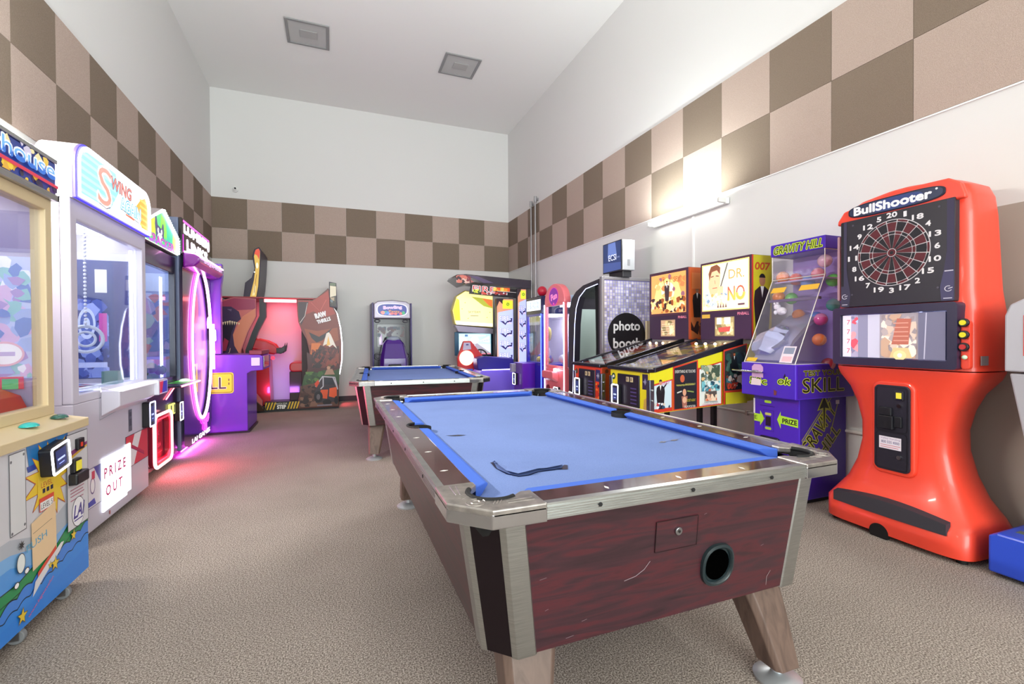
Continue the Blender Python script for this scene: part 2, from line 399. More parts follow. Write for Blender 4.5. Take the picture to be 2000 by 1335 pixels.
m = M(); m.cyl((.39, -.07, 3.935), (.392, -.088, 3.937), .016, n=16); m.build('lens', BLACKP, r, smooth=40)

# ------------------------------------------------------------------ pool tables
CLOTH = noise_mat('blue_billiard_cloth', [(.3, '#6b80b8'), (.7, '#7a8fc4')], nscale=300, detail=3, rough=.95, bump=.2, bdist=.001, second=(2.5, .93, 1.04), spec=.15)
CLOTHR = mat('blue_rail_cloth', '#486cca', rough=.85, bump=.2, spec=.2)
WOOD = noise_mat('mahogany_laminate', [(.3, '#2c1a20'), (.46, '#3c2028'), (.58, '#4e1e26'), (.72, '#331c22')], scale=(1, 1, 9), nscale=3.0, detail=9, rough=.36, distort=1.5, coat=.12)
WOODTOP = noise_mat('dark_rail_laminate', [(.3, '#2a161a'), (.55, '#43222a'), (.75, '#311a1f')], scale=(6, 1, 1), nscale=2, detail=6, rough=.16, distort=1.2, coat=.5)
LEGW = noise_mat('walnut_leg_laminate', [(.3, '#55433b'), (.55, '#705a50'), (.75, '#604c43')], scale=(14, 14, 1.5), nscale=2, detail=6, rough=.45, distort=.8)
def pool_table(loc, rz, label):
    HX, HY, ZT = .715, 1.23, .80
    ZB, ZU = .352, .765
    RWD = .105              # width of the hard rail
    CH = .085               # chamfer
    root = empty('pool_table', (loc[0], loc[1], 0), label, 'pool table', rz=rz)
    def B(m, n, mt, parent=None, **k):
        return m.build(n, mt, parent or root, local=True, **k)
    # tapered body with cut corners
    def ring(hx, hy, z, c): return [(hx - c, -hy, z), (hx, -hy + c, z), (hx, hy - c, z), (hx - c, hy, z), (-hx + c, hy, z), (-hx, hy - c, z), (-hx, -hy + c, z), (-hx + c, -hy, z)]
    m = M(); m.loft([ring(HX - .11, HY - .04 - .045, ZB, .075), ring(HX - .045, HY - .045, ZU, .090)], cap=False)
    m.loft([ring(HX - .11, HY - .085, ZB, .075), ring(HX - .13, HY - .105, ZB, .075)], cap=False)
    body = B(m, 'body', WOOD)
    m = M(); m.loft([ring(HX - .13, HY - .11, .38, .06), ring(HX - .13, HY - .11, .39, .06)]); B(m, 'underside', mat('raw_board', '#4a3830', rough=.9))
    # corner posts: black panel between two metal strips
    for sx in (-1, 1):
        for sy in (-1, 1):
            def pt(a, z):   # a runs round the corner: <0 on the end face, 0..1 on the chamfer, >1 on the side face
                f = (z - ZB) / (ZU - ZB)
                hx = HX - .11 + .065 * f; hy = HY - .085 + .04 * f; c = .075 + .015 * f; o = .004
                if a < 0: return (sx * (hx - c + a * .055), sy * (hy + o), z)
                if a > 1: return (sx * (hx + o), sy * (hy - c - (a - 1) * .055), z)
                return (sx * (hx - c + c * a + o * a), sy * (hy - c * a + o * (1 - a)), z)
            def strip(a0, a1, mid=None, z0=.347):
                m = M(); pa = [a0] + ([mid] if mid is not None else []) + [a1]
                lo = [pt(a, z0) for a in pa]; hi = [pt(a, ZU + .003) for a in pa]
                IN = lambda p: (p[0] - sx * .012, p[1] - sy * .012, p[2])
                rg = [[lo[k], hi[k], IN(hi[k]), IN(lo[k])] for k in range(len(pa))]
                m.loft(rg)
                return m
            B(strip(-1, .16, 0), 'corner_strip', ALU, bevel=.0015)
            B(strip(.84, 2, 1), 'corner_strip', ALU, bevel=.0015)
            B(strip(.16, .84, z0=.351), 'corner_panel', mat('black_corner_panel', '#14080d', rough=.5, spec=.25))
    # rails: hard top pieces between the castings
    CA = .235              # casting reach from the corner
    zt0 = ZT - .035
    def rail(pts): 
        m = M(); m.prism(pts, 'xy', zt0, ZT); return m
    for s in (-1, 1):
        m = rail([(-HX + CA, s * HY), (HX - CA, s * HY), (HX - CA, s * (HY - RWD)), (-HX + CA, s * (HY - RWD))]); B(m, 'end_rail', WOODTOP, bevel=.003)
        # side rail with a notch for the side pocket
        notch = [(s * (HX - RWD - .0), .062)] + [(s * (HX - RWD + .045 * cos(R(t)) + 0), .062 * sin(R(t))) for t in range(75, -76, -15)] + [(s * (HX - RWD), -.062)]
        m = rail([(s * HX, -HY + CA), (s * HX, HY - CA), (s * (HX - RWD), HY - CA)] + notch + [(s * (HX - RWD), -HY + CA)]); B(m, 'side_rail', WOODTOP, bevel=.003)
        # side pocket
        m = M(); m.tube([(s * (HX - RWD + .045 * cos(R(t))), .062 * sin(R(t)), ZT - .001) for t in range(-90, 91, 10)], .006, 8); 
        m.loft([[(s * (HX - RWD - .015) + s * .058 * cos(R(t)), .062 * sin(R(t)), z) for t in range(0, 360, 20)] for z in (ZT - .01, ZT - .14)], cap=False)
        m.loft([[(s * (HX - RWD - .015) + s * q * cos(R(t)), q * sin(R(t)), ZT - .14) for t in range(0, 360, 20)] for q in (.06, .002)], cap=False)
        B(m, 'side_pocket', RUBBER, smooth=50)
    # edge trim
    for s in (-1, 1):
        for (a0, a1, ax) in ((-HX + CA, HX - CA, 'x'), (-HY + CA, HY - CA, 'y')):
            m = M(); zb = ZT - .040
            if ax == 'x': m.box(a0, a1, s * (HY - .02), s * (HY + .006), zb, ZT - .004); m.box(a0, a1, s * (HY - .018), s * (HY + .004), ZT - .004, ZT + .003)
            else: m.box(s * (HX - .02), s * (HX + .006), a0, a1, zb, ZT - .004); m.box(s * (HX - .018), s * (HX + .004), a0, a1, ZT - .004, ZT + .003)
            for k in range(5):
                z = zb + .003 + k * .0068
                if ax == 'x': m.box(a0, a1, s * (HY + .006), s * (HY + .0085), z, z + .0038)
                else: m.box(s * (HX + .006), s * (HX + .0085), a0, a1, z, z + .0038)
            tr = B(m, 'edge_trim', ALU)
            for k in range(3 if ax == 'x' else 5):
                m = M(); t = a0 + (a1 - a0) * (k + .5) / (3 if ax == 'x' else 5); zc = ZT - .020
                if ax == 'x': m.cyl((t, s * (HY + .008), zc), (t, s * (HY + .0105), zc), .006, n=12)
                else: m.cyl((s * (HX + .008), t, zc), (s * (HX + .0105), t, zc), .006, n=12)
                m.build('screw', mat('dark_screw', '#3a3a3c', metal=.8, rough=.4), tr, local=True)
    # corner castings with the pocket mouth cut out
    pc = .132; pr = .068     # pocket centre inset from both edges, radius
    for sx in (-1, 1):
        for sy in (-1, 1):
            o = .010
            def q(a, b): return (sx * (HX - a), sy * (HY - b))
            arc = [(pc + pr * cos(R(t)), pc + pr * sin(R(t))) for t in range(300, 149, -10)]
            arc = [(max(a, -9), b) for a, b in arc]
            outline = [(CA, -o), (CH, -o), (-o, CH), (-o, CA), (RWD, CA), (RWD, pc + .07)] + [p for p in arc[::-1]] + [(pc + .07, RWD), (CA, RWD)]
            m = M(); m.prism([q(*p) for p in outline], 'xy', ZT - .014, ZT + .006)
            cst = B(m, 'corner_casting', CASTING, bevel=.004)
            m = M(); ol = [(CA, -o), (CH, -o), (-o, CH), (-o, CA)]; il = [(CA, .012), (CH + .008, .012), (.012, CH + .008), (.012, CA)]
            P = [q(*p) for p in ol] + [q(*p) for p in il[::-1]]
            m.prism(P, 'xy', ZT - .044, ZT - .004); m.build('casting_skirt', CHROME, cst, local=True, bevel=.003)
            # raised ornament
            m = M(); cx, cy = q(.062, .062); z = ZT + .0062
            m.tube([(cx + .026 * cos(R(t)), cy + .026 * sin(R(t)), z) for t in range(0, 360, 20)], .0016, 6, True)
            m.tube([(cx + .012 * cos(R(t)), cy + .012 * sin(R(t)), z) for t in range(0, 360, 30)], .0022, 6, True)
            for k in range(3):
                for (a, b, c_, d_) in ((.10 + .009 * k, .035, .115 + .009 * k, .058), (.035, .10 + .009 * k, .058, .115 + .009 * k)):
                    m.tube([(*q(a, b), z), (*q(c_, d_), z)], .0014, 6)
            m.tube([(*q(.14, .028), z), (*q(.215, .028), z)], .0015, 6); m.tube([(*q(.028, .14), z), (*q(.028, .215), z)], .0015, 6)
            m.tube([(*q(.14, .040), z), (*q(.215, .046), z)], .0015, 6); m.tube([(*q(.040, .14), z), (*q(.046, .215), z)], .0015, 6)
            m.build('ornament', CASTING, cst, local=True, smooth=50)
            # pocket liner and cup
            cx, cy = q(pc, pc); m = M()
            m.tube([(*q(a, b), ZT + .004) for a, b in [(pc + (pr + .002) * cos(R(t)), pc + (pr + .002) * sin(R(t))) for t in range(145, 306, 8)]], .008, 8)
            m.loft([[(cx + sx * 1.0 * (pr + .004) * cos(R(t)), cy + (pr + .004) * sin(R(t)), z) for t in range(0, 360, 15)] for z in (ZT - .036, ZT - .055)], cap=False)
            m.loft([[(cx + r_ * cos(R(t)), cy + r_ * sin(R(t)), z) for t in range(0, 360, 20)] for z, r_ in ((ZT - .055, pr + .004), (ZT - .12, .045))], cap=False)
            m.loft([[(*q(pc + (pr - .001) * cos(R(t)), pc + (pr - .001) * sin(R(t))), z) for t in range(140, 311, 10)] + [(*q(pc + (pr + .003) * cos(R(t)), pc + (pr + .003) * sin(R(t))), z) for t in range(310, 139, -10)] for z in (ZT - .058, ZT + .004)], cap=False)
            m.loft([[(cx + q_ * cos(R(t)), cy + q_ * sin(R(t)), ZT - .12) for t in range(0, 360, 20)] for q_ in (.046, .002)], cap=False)
            B(m, 'corner_pocket', RUBBER, smooth=50)
    # playing bed with the pocket mouths cut out
    bx, by = HX - RWD + .012, HY - RWD + .012; zb = ZT - .036
    out = []
    def arcpts(cx, cy, r, t0, t1, n=10): return [(cx + r * cos(R(t0 + (t1 - t0) * i / n)), cy + r * sin(R(t0 + (t1 - t0) * i / n))) for i in range(n + 1)]
    px, py = HX - pc, HY - pc
    out += arcpts(-px, -py, pr, 105, -15) ; out += arcpts(px, -py, pr, 195, 75)
    out += arcpts(HX - RWD - .012, 0, .058, 285 - 0, 75 + 0 ) if False else [(bx - .0, -.058)] + arcpts(HX - RWD - .012, 0, .054, 270, 90) + [(bx, .058)]
    out += arcpts(px, py, pr, 285, 165); out += arcpts(-px, py, pr, 15, -105)
    out += [(-bx, .058)] + arcpts(-(HX - RWD - .012), 0, .054, 90, -90) + [(-bx, -.058)]
    m = M(); m.prism(out, 'xy', zb - .025, zb); B(m, 'cloth_bed', CLOTH)
    # cushions: triangular nose covered in cloth, mitred at the pockets
    def cushion(p0, p1, inn, c0, c1):
        # p0->p1 along the back edge at the rail; inn = inward unit; c0/c1 how far the nose is cut back
        p0 = Vector((*p0, 0)); p1 = Vector((*p1, 0)); d = (p1 - p0).normalized(); inn = Vector((*inn, 0)); w = .052
        prof = [(0, ZT - .002), (w * .75, ZT - .003), (w, ZT - .008), (w, ZT - .014), (w * .45, zb + .0005), (0, zb + .0005)]
        m = M(); rings = []
        for p, s_, c in ((p0, 1, c0), (p1, -1, c1)):
            rings.append([p + inn * a + d * s_ * (c * a / w) + Vector((0, 0, z)) for a, z in prof])
        m.loft(rings); return m
    e = .0
    for s in (-1, 1):
        B(cushion((-HX + .205, s * (HY - RWD)), (HX - .205, s * (HY - RWD)), (0, -s), .045, .045), 'cushion', CLOTHR, bevel=.003)
        B(cushion((s * (HX - RWD), -HY + .205), (s * (HX - RWD), -.068), (-s, 0), .045, .014), 'cushion', CLOTHR, bevel=.003)
        B(cushion((s * (HX - RWD), .068), (s * (HX - RWD), HY - .205), (-s, 0), .014, .045), 'cushion', CLOTHR, bevel=.003)
    # sights (inlaid diamonds)
    PEARL = mat('pearl_inlay', '#e6e2dc', rough=.3)
    for s in (-1, 1):
        for y in (-.83, -.56, -.29, .29, .56, .83): m = M(); m.prism([(s * (HX - .055) + a, y + b) for a, b in ((-.014, 0), (0, .006), (.014, 0), (0, -.006))], 'xy', ZT - .004, ZT + .0006); B(m, 'sight_inlay', PEARL)
        for x in (-.26, 0, .26): m = M(); m.prism([(x + a, s * (HY - .055) + b) for a, b in ((-.006, 0), (0, .014), (.006, 0), (0, -.014))], 'xy', ZT - .004, ZT + .0006); B(m, 'sight_inlay', PEARL)
    # legs
    for sx in (-1, 1):
        for sy in (-1, 1):
            tx, ty = sx * .455, sy * 1.00; bx_, by_ = sx * .49, sy * 1.12
            m = M(); rings = []
            for (x, y, z, w, d) in ((tx, ty, .385, .095, .075), ((tx + bx_) / 2, (ty + by_) / 2, .235, .075, .066), (bx_, by_, .062, .055, .055)):
                rings.append([(x + a * w, y + b * d, z) for a, b in ((-1, -.7), (-.75, -1), (.75, -1), (1, -.7), (1, .7), (.75, 1), (-.75, 1), (-1, .7))])
            m.loft(rings); lg = B(m, 'leg', LEGW, bevel=.004)
            m = M(); m.loft([[(bx_ + r_ * cos(R(t)), by_ + r_ * sin(R(t)), z) for t in range(0, 360, 15)] for r_, z in ((.078, .0), (.080, .010), (.06, .022), (.02, .030), (.018, .066))])
            m.build('foot_leveler', mat('cast_foot', '#c9cdd2', rough=.35, metal=.6), lg, local=True, smooth=40)
    # end face details (near end): door, lock, ball return, scuffs
    def fy(z): return -(HY - .085 + .04 * (z - ZB) / (ZU - ZB))
    tilt = math.atan(.04 / (ZU - ZB)); up_ = Vector((0, -sin(tilt), cos(tilt))); nn = Vector((0, -cos(tilt), -sin(tilt)))
    def A2(): return Art((0, fy(ZB), ZB), (1, 0, 0), up_, nn)
    def prism_on(pts, d0, d1, name, mt, parent=None, **k):
        o_ = Vector((0, fy(ZB), ZB)); m = M(); n = len(pts)
        q0 = [o_ + Vector((1, 0, 0)) * a + up_ * b + nn * d0 for a, b in pts]; q1 = [o_ + Vector((1, 0, 0)) * a + up_ * b + nn * d1 for a, b in pts]
        m.mesh(q0 + q1, [tuple(range(n))[::-1], tuple(range(n, 2 * n))] + [(i, (i + 1) % n, n + (i + 1) % n, n + i) for i in range(n)])
        return m.build(name, mt, parent or root, local=True, **k)
    dr = prism_on([(-.085, .225), (.075, .225), (.075, .322), (-.085, .322)], .0, .0025, 'coin_door', WOOD)
    a = A2(); a.o += nn * .0024
    a.line([(-.085, .225), (.075, .225), (.075, .322), (-.085, .322)], .0022, '#1d0c10', closed=True); a.build('door_gap', INK, dr, local=True, flat=True)
    prism_on(ell(-.003, .284, .013, .013, 20), .002, .010, 'lock', STEEL, dr, bevel=.002)
    a = A2(); a.o += nn * .0102; a.disc(-.003, .284, .0045, '#222222'); a.build('keyhole', INK, dr, local=True, flat=True)
    rc, rb = .168, .140
    m = M(); o_ = Vector((0, fy(ZB), ZB))
    for k, (q_, d_) in enumerate(((1.22, .001), (1.22, .010), (1.0, .012), (.98, -.005), (.9, -.02), (.9, -.022))): pass
    rings = [[o_ + Vector((1, 0, 0)) * (rc + q_ * .054 * (abs(cos(R(t))) ** .85) * (1 if cos(R(t)) >= 0 else -1)) + up_ * (rb + q_ * .057 * (abs(sin(R(t))) ** .8) * (1 if sin(R(t)) >= 0 else -1)) + nn * d_ for t in range(0, 360, 10)] for q_, d_ in ((1.25, .0005), (1.22, .010), (1.08, .013), (1.0, .010), (.97, .0012), (.9, .0011), (.02, .001))]
    m.loft(rings, cap=False); m.build('ball_return', mat('return_ring', '#1f2c30', rough=.3), root, local=True, smooth=50)
    a = A2(); a.o += nn * .0035
    a.poly([(rc + .049 * cos(R(t)), rb + .052 * sin(R(t))) for t in range(0, 360, 12)], '#040506'); a.build('ball_return_opening', mat('hole_black', '#020202', rough=1, spec=0), root, local=True, flat=True)  # flat black disc paints the dark inside of the return
    a = A2()
    a.line([(-.19, .155), (-.15, .162), (-.12, .178), (-.10, .20)], .002, '#9a8a90')
    for x, z, l_ in ((-.47, .215, .025), (-.33, .06, .02), (-.45, .12, .012), (.36, .17, .015), (-.38, .02, .03), (.1, .32, .012), (.02, .235, .01)): a.line([(x, z), (x + l_ * .8, z + .003)], .0018, '#7a666c')
    a.line([(.40, .02), (.40, .05), (.415, .07)], .002, '#9a8a8c'); a.build('scuff_marks', INK, root, local=True, flat=True)
    return root
t1 = pool_table((2.995, -7.345), R(0), 'near pool table with torn blue cloth and mahogany sides, closest to the camera')
# the rip in the near table's cloth
def tear(pts, lift, name):
    # a torn flap: back edge on the cloth, front edge curled up
    n = len(pts); m = M(); z = .765
    top = []; bot = []
    for i, (x, y, xf, yf) in enumerate(pts):
        t = i / (n - 1); h = lift * (.35 + .65 * abs(sin(t * pi * 2.3 + .5)))
        row = [(x, y, z + .0015), (x + (xf - x) * .5, y + (yf - y) * .5, z + .002 + h * .35), (x + (xf - x) * .85, y + (yf - y) * .85, z + .002 + h * .9), (xf, yf, z + .002 + h)]
        top.append(row)
    for i in range(n - 1):
        for k in range(3): m.face([top[i][k], top[i + 1][k], top[i + 1][k + 1], top[i][k + 1]], '#ffffff')
    return m
inv = t1.matrix_basis.inverted()
root_inv = Matrix.Translation(Vector((0, 0, 0)))
def place_child(m, name, mt, parent, **k):
    me_m = (Matrix.Translation(parent.location) @ Matrix.Rotation(parent.rotation_euler.z, 4, 'Z')).inverted()
    m.v = [tuple(me_m @ Vector(v)) for v in m.v]; return m.build(name, mt, parent, local=True, **k)
place_child(tear([(2.553, -8.02, 2.56, -8.03), (2.575, -8.03, 2.55, -8.10), (2.61, -8.03, 2.555, -8.17), (2.65, -8.04, 2.58, -8.215), (2.69, -8.06, 2.62, -8.215), (2.73, -8.09, 2.665, -8.19), (2.76, -8.12, 2.70, -8.19), (2.785, -8.15, 2.76, -8.19)], .012, ''), 'torn_cloth_flap', CLOTH, t1, smooth=60)
a = Art((0, 0, .7645), (1, 0, 0), (0, 1, 0), (0, 0, 1))
SL = '#131a38'
a.poly([(2.548, -8.015), (2.56, -8.02), (2.545, -8.10), (2.56, -8.175), (2.585, -8.215), (2.62, -8.213), (2.665, -8.19), (2.70, -8.188), (2.76, -8.185), (2.79, -8.15), (2.80, -8.158), (2.775, -8.208), (2.74, -8.195), (2.70, -8.197), (2.665, -8.197), (2.62, -8.221), (2.58, -8.222), (2.552, -8.178), (2.540, -8.10)], SL)
a.poly([(2.50, -7.475), (2.53, -7.485), (2.56, -7.483), (2.595, -7.505), (2.56, -7.515), (2.53, -7.505)], SL)
a.poly([(3.345, -7.99), (3.37, -7.975), (3.39, -7.985), (3.37, -8.0)], SL); a.poly([(3.41, -7.985), (3.44, -7.965), (3.47, -7.975), (3.44, -7.99)], SL); a.line([(3.37, -7.985), (3.52, -7.95)], .003, '#3a58a8')
place_child(a, 'exposed_slate', INK, t1, flat=True)
t2 = pool_table((2.96, -3.68), R(-4.5), 'far pool table with blue cloth and scuffed metal edges, standing behind the near one')

# ------------------------------------------------------------------ shared arcade pieces
def bx(name, x0, x1, y0, y1, z0, z1, mt, parent=None, bevel=0, c=None, **k):
    m = M(); m.box(x0, x1, y0, y1, z0, z1, c); return m.build(name, mt, parent, bevel=bevel, **k)
def frame_L(x, d, y0, y1, z0, z1, w, name, mt, parent, wb=None, wt=None, bevel=.004):
    """window frame in the plane x (thickness x-d..x)"""
    wb = w if wb is None else wb; wt = w if wt is None else wt
    m = M(); m.loft([[(q, a, b) for a, b in pts] for q in (x - d, x) for pts in ([(y0, z0), (y1, z0), (y1, z1), (y0, z1)],)], cap=False)
    m.loft([[(q, a, b) for a, b in [(y0 + w, z0 + wb), (y1 - w, z0 + wb), (y1 - w, z1 - wt), (y0 + w, z1 - wt)]] for q in (x - d, x)], cap=False)
    o = [(y0, z0), (y1, z0), (y1, z1), (y0, z1)]; i = [(y0 + w, z0 + wb), (y1 - w, z0 + wb), (y1 - w, z1 - wt), (y0 + w, z1 - wt)]
    for q in (x - d, x):
        for k in range(4): j = (k + 1) % 4; m.face([(q, *o[k]), (q, *o[j]), (q, *i[j]), (q, *i[k])])
    me = m.build(name, mt, parent)
    bm = bmesh.new(); bm.from_mesh(me.data); bmesh.ops.remove_doubles(bm, verts=bm.verts, dist=1e-5); bmesh.ops.recalc_face_normals(bm, faces=bm.faces); bm.to_mesh(me.data); bm.free()
    if bevel:
        b = me.modifiers.new('bevel', 'BEVEL'); b.width = bevel; b.segments = 2; b.limit_method = 'ANGLE'
    return me
def caster(x, y, parent, r=.035):
    m = M(); m.cyl((x, y - .012, r), (x, y + .012, r), r, n=18)
    w = m.build('caster', mat('caster_wheel', '#8b8d90', rough=.4), parent, smooth=40, bevel=.003)
    m = M(); m.box(x - .015, x + .015, y - .018, y - .014, r * .6, .10); m.box(x - .015, x + .015, y + .014, y + .018, r * .6, .10); m.box(x - .015, x + .015, y - .018, y + .018, 2 * r + .004, .10)
    m.build('caster_fork', STEEL, w)
def led_ring(fr, pts, r, name, mt, parent, d=.008, closed=True):
    """an LED tube following 2-D points on the frame fr"""
    m = M(); m.tube([fr.o + fr.u * a + fr.w * b + fr.n * d for a, b in pts], r, 8, closed); return m.build(name, mt, parent, smooth=60)
def reader(fr, a, b, w, h, parent, ledm=LED_W, tilt=0, d=.03, rim=.009):
    """payment card reader: dark box with an LED border and a small screen"""
    def rot(p): da, db = p[0] - a, p[1] - b; return (a + da * cos(tilt) - db * sin(tilt), b + da * sin(tilt) + db * cos(tilt))
    pts = [rot(p) for p in rrect(a - w / 2, b - h / 2, a + w / 2, b + h / 2, .012, 3)]
    m = M(); q = lambda p, k: fr.o + fr.u * p[0] + fr.w * p[1] + fr.n * k
    m.loft([[q(p, .0005) for p in pts], [q(p, d) for p in pts]]); body = m.build('card_reader', BLACKP, parent, bevel=.003)
    ip = [rot(p) for p in rrect(a - w / 2 + rim * .6, b - h / 2 + rim * .6, a + w / 2 - rim * .6, b + h / 2 - rim * .6, .010, 3)]
    m = M(); m.tube([q(p, d) for p in ip], rim * .6, 6, True); m.build('light_border', ledm, body, smooth=60)
    f2 = Art(fr.o + fr.n * d, fr.u, fr.w, fr.n)
    f2.poly([rot(p) for p in [(a - w * .28, b - h * .30), (a + w * .28, b - h * .30), (a + w * .28, b + h * .32), (a - w * .28, b + h * .32)]], '#27305c')
    f2.poly([rot(p) for p in [(a - w * .2, b - h * .05), (a + w * .2, b - h * .05), (a + w * .2, b + h * .02), (a - w * .2, b + h * .02)]], '#aebcf0')
    f2.poly([rot(p) for p in [(a - w * .14, b - h * .2), (a + w * .14, b - h * .2), (a + w * .14, b - h * .16), (a - w * .14, b - h * .16)]], '#8a9ae0')
    f2.done('screen_print', BACKLIT, body)
    return body

# ------------------------------------------------------------------ 1  light blue cartoon cabinet (left edge)
r = empty('arcade_cabinet', (.42, -7.2, 0), 'arcade cabinet with cartoon sea artwork and starburst front on small casters', 'arcade machine')
CREAM = mat('cream_frame', '#d9c49a', rough=.4); LGREY = mat('light_grey_laminate', '#cfccd2', rough=.4)
y0, y1 = -7.75, -6.69
bx('body', .04, .80, y0, y1, .08, .80, LGREY, r, .004)
m = M(); m.prism([(.04, .80), (.835, .80), (.835, .842), (.70, .868), (.04, .868)], 'xz', y0, y1); m.build('control_shelf', CREAM, r, bevel=.004)
bx('front_panel', .80, .822, y0, y1 + .004, .075, .80, LGREY, r, .003)
frame_L(.70, .06, y0, y1, .868, 1.93, .055, 'glass_frame', CREAM, r, wb=.05, wt=.06)
bx('window_glass', .672, .678, y0 + .05, y1 - .05, .91, 1.88, GLASS, r)
bx('back_panel', .04, .06, y0, y1, .868, 1.93, mat('white_interior', '#f1eef6', rough=.5), r)
bx('side_panel', .06, .64, y1 - .02, y1, .868, 1.93, mat('lilac_side_glass', '#cfc8e8', rough=.35), r)
bx('side_panel', .06, .64, y0, y0 + .02, .868, 1.93, LGREY, r)
bx('roof', .04, .70, y0, y1, 1.93, 1.95, LGREY, r)
a = fF(y1 - .0205); a.rect(.10, 1.66, .63, 1.86, '#8f86b0'); a.rect(.10, 1.0, .45, 1.64, '#f0ecfa'); a.rect(.45, 1.05, .63, 1.64, '#c4cbee'); a.splat(.45, 1.05, .63, 1.64, ['#a8b8e8', '#d8b8e0', '#9ac8d0', '#f0f0ff', '#b098d0', '#7a90d0'], 60, 31, .12); a.splat(.12, 1.1, .45, 1.6, ['#d8d4f0', '#f8e8ee', '#c8e4dc', '#e4e8ff'], 30, 32, .1)
a.disc(.53, 1.17, .075, '#e8b8c8', .06); a.disc(.53, 1.17, .066, '#fbf8ff', .05); a.rect(.49, 1.16, .57, 1.18, '#c8b8e0'); a.rect(.46, 1.0, .60, 1.06, '#d85a60'); a.rect(.52, 1.0, .58, 1.05, '#6ac07a'); a.done('side_interior_print', BACKLIT0, r)
bx('interior_light', .3, .4, y0 + .1, y1 - .1, 1.90, 1.92, led('interior_glow', '#fff8f4', 9), r)
bx('marquee', .04, .715, y0, y1 + .004, 1.95, 2.115, BLACKP, r, .004)
bx('marquee_trim', .70, .725, y0, y1 + .006, 1.925, 1.955, ALU, r, .003); bx('marquee_trim', .70, .725, y0, y1 + .006, 2.11, 2.13, ALU, r, .003)
a = fL(.716)
a.rect(y0, 1.957, y1, 2.108, '#2a3b86')
a.splat(y0, 1.957, y1, 2.0, ['#3a2a50', '#e8c63c', '#2b2440', '#d9a93a', '#49306b'], 60, 3, .35)
a.splat(y0, 2.06, y1, 2.108, ['#e6d8a0', '#c9c2d8', '#e0c04e'], 24, 4, .3)
a.poly([(y0, 2.0), (y1, 1.985), (y1, 2.0), (y0, 2.02)], '#d0324e'); 
a.outlined('Lighthouse', -7.44, 2.004, -6.72, 2.095, '#6fb2f0', '#e9f0fb', .008, c2='#2d6fd0')
a.done('marquee_print', BACKLIT0, r)
# inside the glass: red ramp, round sign, prize shelf
m = M(); m.prism([(.64, .87), (.30, .87), (.30, 1.12), (.60, .97)], 'xz', y0 + .1, y1 - .06); rp = m.build('inner_ramp', mat('orange_red_panel', '#dd4a35', rough=.35), r)
a = Art((.605, 0, .968), (0, 1, 0), Vector((-.30, 0, .15)).normalized(), Vector((.45, 0, .9)).normalized()); a.star(-7.12, .05, .06, '#f2d23a', 9, .5); a.text('WIN', -7.0, .05, -6.9, .09, '#f8e8e0'); a.done('ramp_print', INK, rp)
for k, (yy, cc) in enumerate(((-7.35, '#d8dcf8'), (-7.15, '#c8d8f0'), (-6.95, '#e8d8f0'))):
    m = M(); m.cyl((.3, yy, 1.0), (.3, yy, 1.75), .045, .03, 18); m.build('prize_tower', mat('pale_tower_%d' % k, cc, rough=.3), r, smooth=40)
a = fL(.0615); a.disc(-6.98, 1.35, .10, '#f8f4ff', .05); a.ring(-6.98, 1.35, .085, .10, '#e2b0c0', asp=.5)
a.splat(-7.5, 1.1, -6.75, 1.8, ['#b9c8f4', '#d7b8e8', '#bfe6d0', '#f0c0c0', '#ffffff', '#a8b4ea'], 60, 9, .07); a.done('interior_print', INK, r)
# the printed front
a = fL(.8225); Y = lambda v: v
z0, z1 = .078, .798
a.rect(y0, z0, y1, z1, '#d6d4da')
a.poly([(y0, .45), (-7.3, .46), (-7.1, .40), (-6.9, .47), (y1, .44), (y1, .34), (y0, .34)], '#b7bcc6')
a.poly([(y0, .42), (-7.3, .40), (-7.05, .34), (-6.85, .38), (y1, .40), (y1, z0), (y0, z0)], '#7db4ea')
a.poly([(y0, .34), (-7.3, .35), (-7.1, .28), (-6.9, .31), (y1, .36), (y1, z0), (y0, z0)], '#4f9be8')
hill = [(y0, .25), (-7.4, .27), (-7.25, .27), (-7.12, .30), (-6.98, .31), (-6.88, .36), (-6.78, .385), (y1, .42), (y1, .25), (-6.80, .22), (-7.0, .19), (-7.2, .16), (y0, .15)]
a.poly(hill, '#1b9152'); a.line(hill[:8], .005, '#0e2a20')
a.line([(y0, .21), (-7.2, .23), (-7.0, .25), (-6.85, .31), (y1, .34)], .004, '#0e3a28')
def waves(zb, c, amp=.018, s=1, slope=.17):
    top = []
    n = 16
    for i in range(n * 6 + 1):
        yy = y0 + (y1 - y0) * i / (n * 6); top.append((yy, zb + slope * (yy - y0) / (y1 - y0) + amp * abs(sin(pi * (i * s + 1) / 9))))
    a.poly(top + [(y1, z0), (y0, z0)], c); a.line(top, .0045, '#101c38')
waves(.135, '#3f86e2'); waves(.10, '#2f8be8', .014, 1.2, .15); a.poly([(y0, z0), (y1, z0), (y1, .19), (y0, .10)], '#2b86e6')
def burst(cy, cz, ro, ri, c, n=17, seed=2):
    rnd = random.Random(seed); pts = []
    for i in range(2 * n):
        q = ro * rnd.uniform(.72, 1.2) if i % 2 == 0 else ri * rnd.uniform(.85, 1.1)
        t = 2 * pi * i / (2 * n); pts.append((min(max(cy + q * cos(t) * .85, y0), y1 - .09), min(max(cz + q * sin(t), z0), z1 - .01)))
    a.poly([(cy + (p[0] - cy) * 1.06, min(cz + (p[1] - cz) * 1.06, z1 - .005)) for p in pts], '#c4502c'); a.poly(pts, c)
a.poly([(-7.19, .80), (-6.87, .80), (-6.89, .70), (-7.17, .69)], '#1d74b8'); a.poly([(-7.19, .715), (-6.9, .72), (-6.9, .70), (-7.18, .69)], '#2a3f9a')
burst(-7.02, .63, .20, .115, '#f0cc35', 15); burst(-7.55, .50, .2, .1, '#f0cc35', 13, 5)
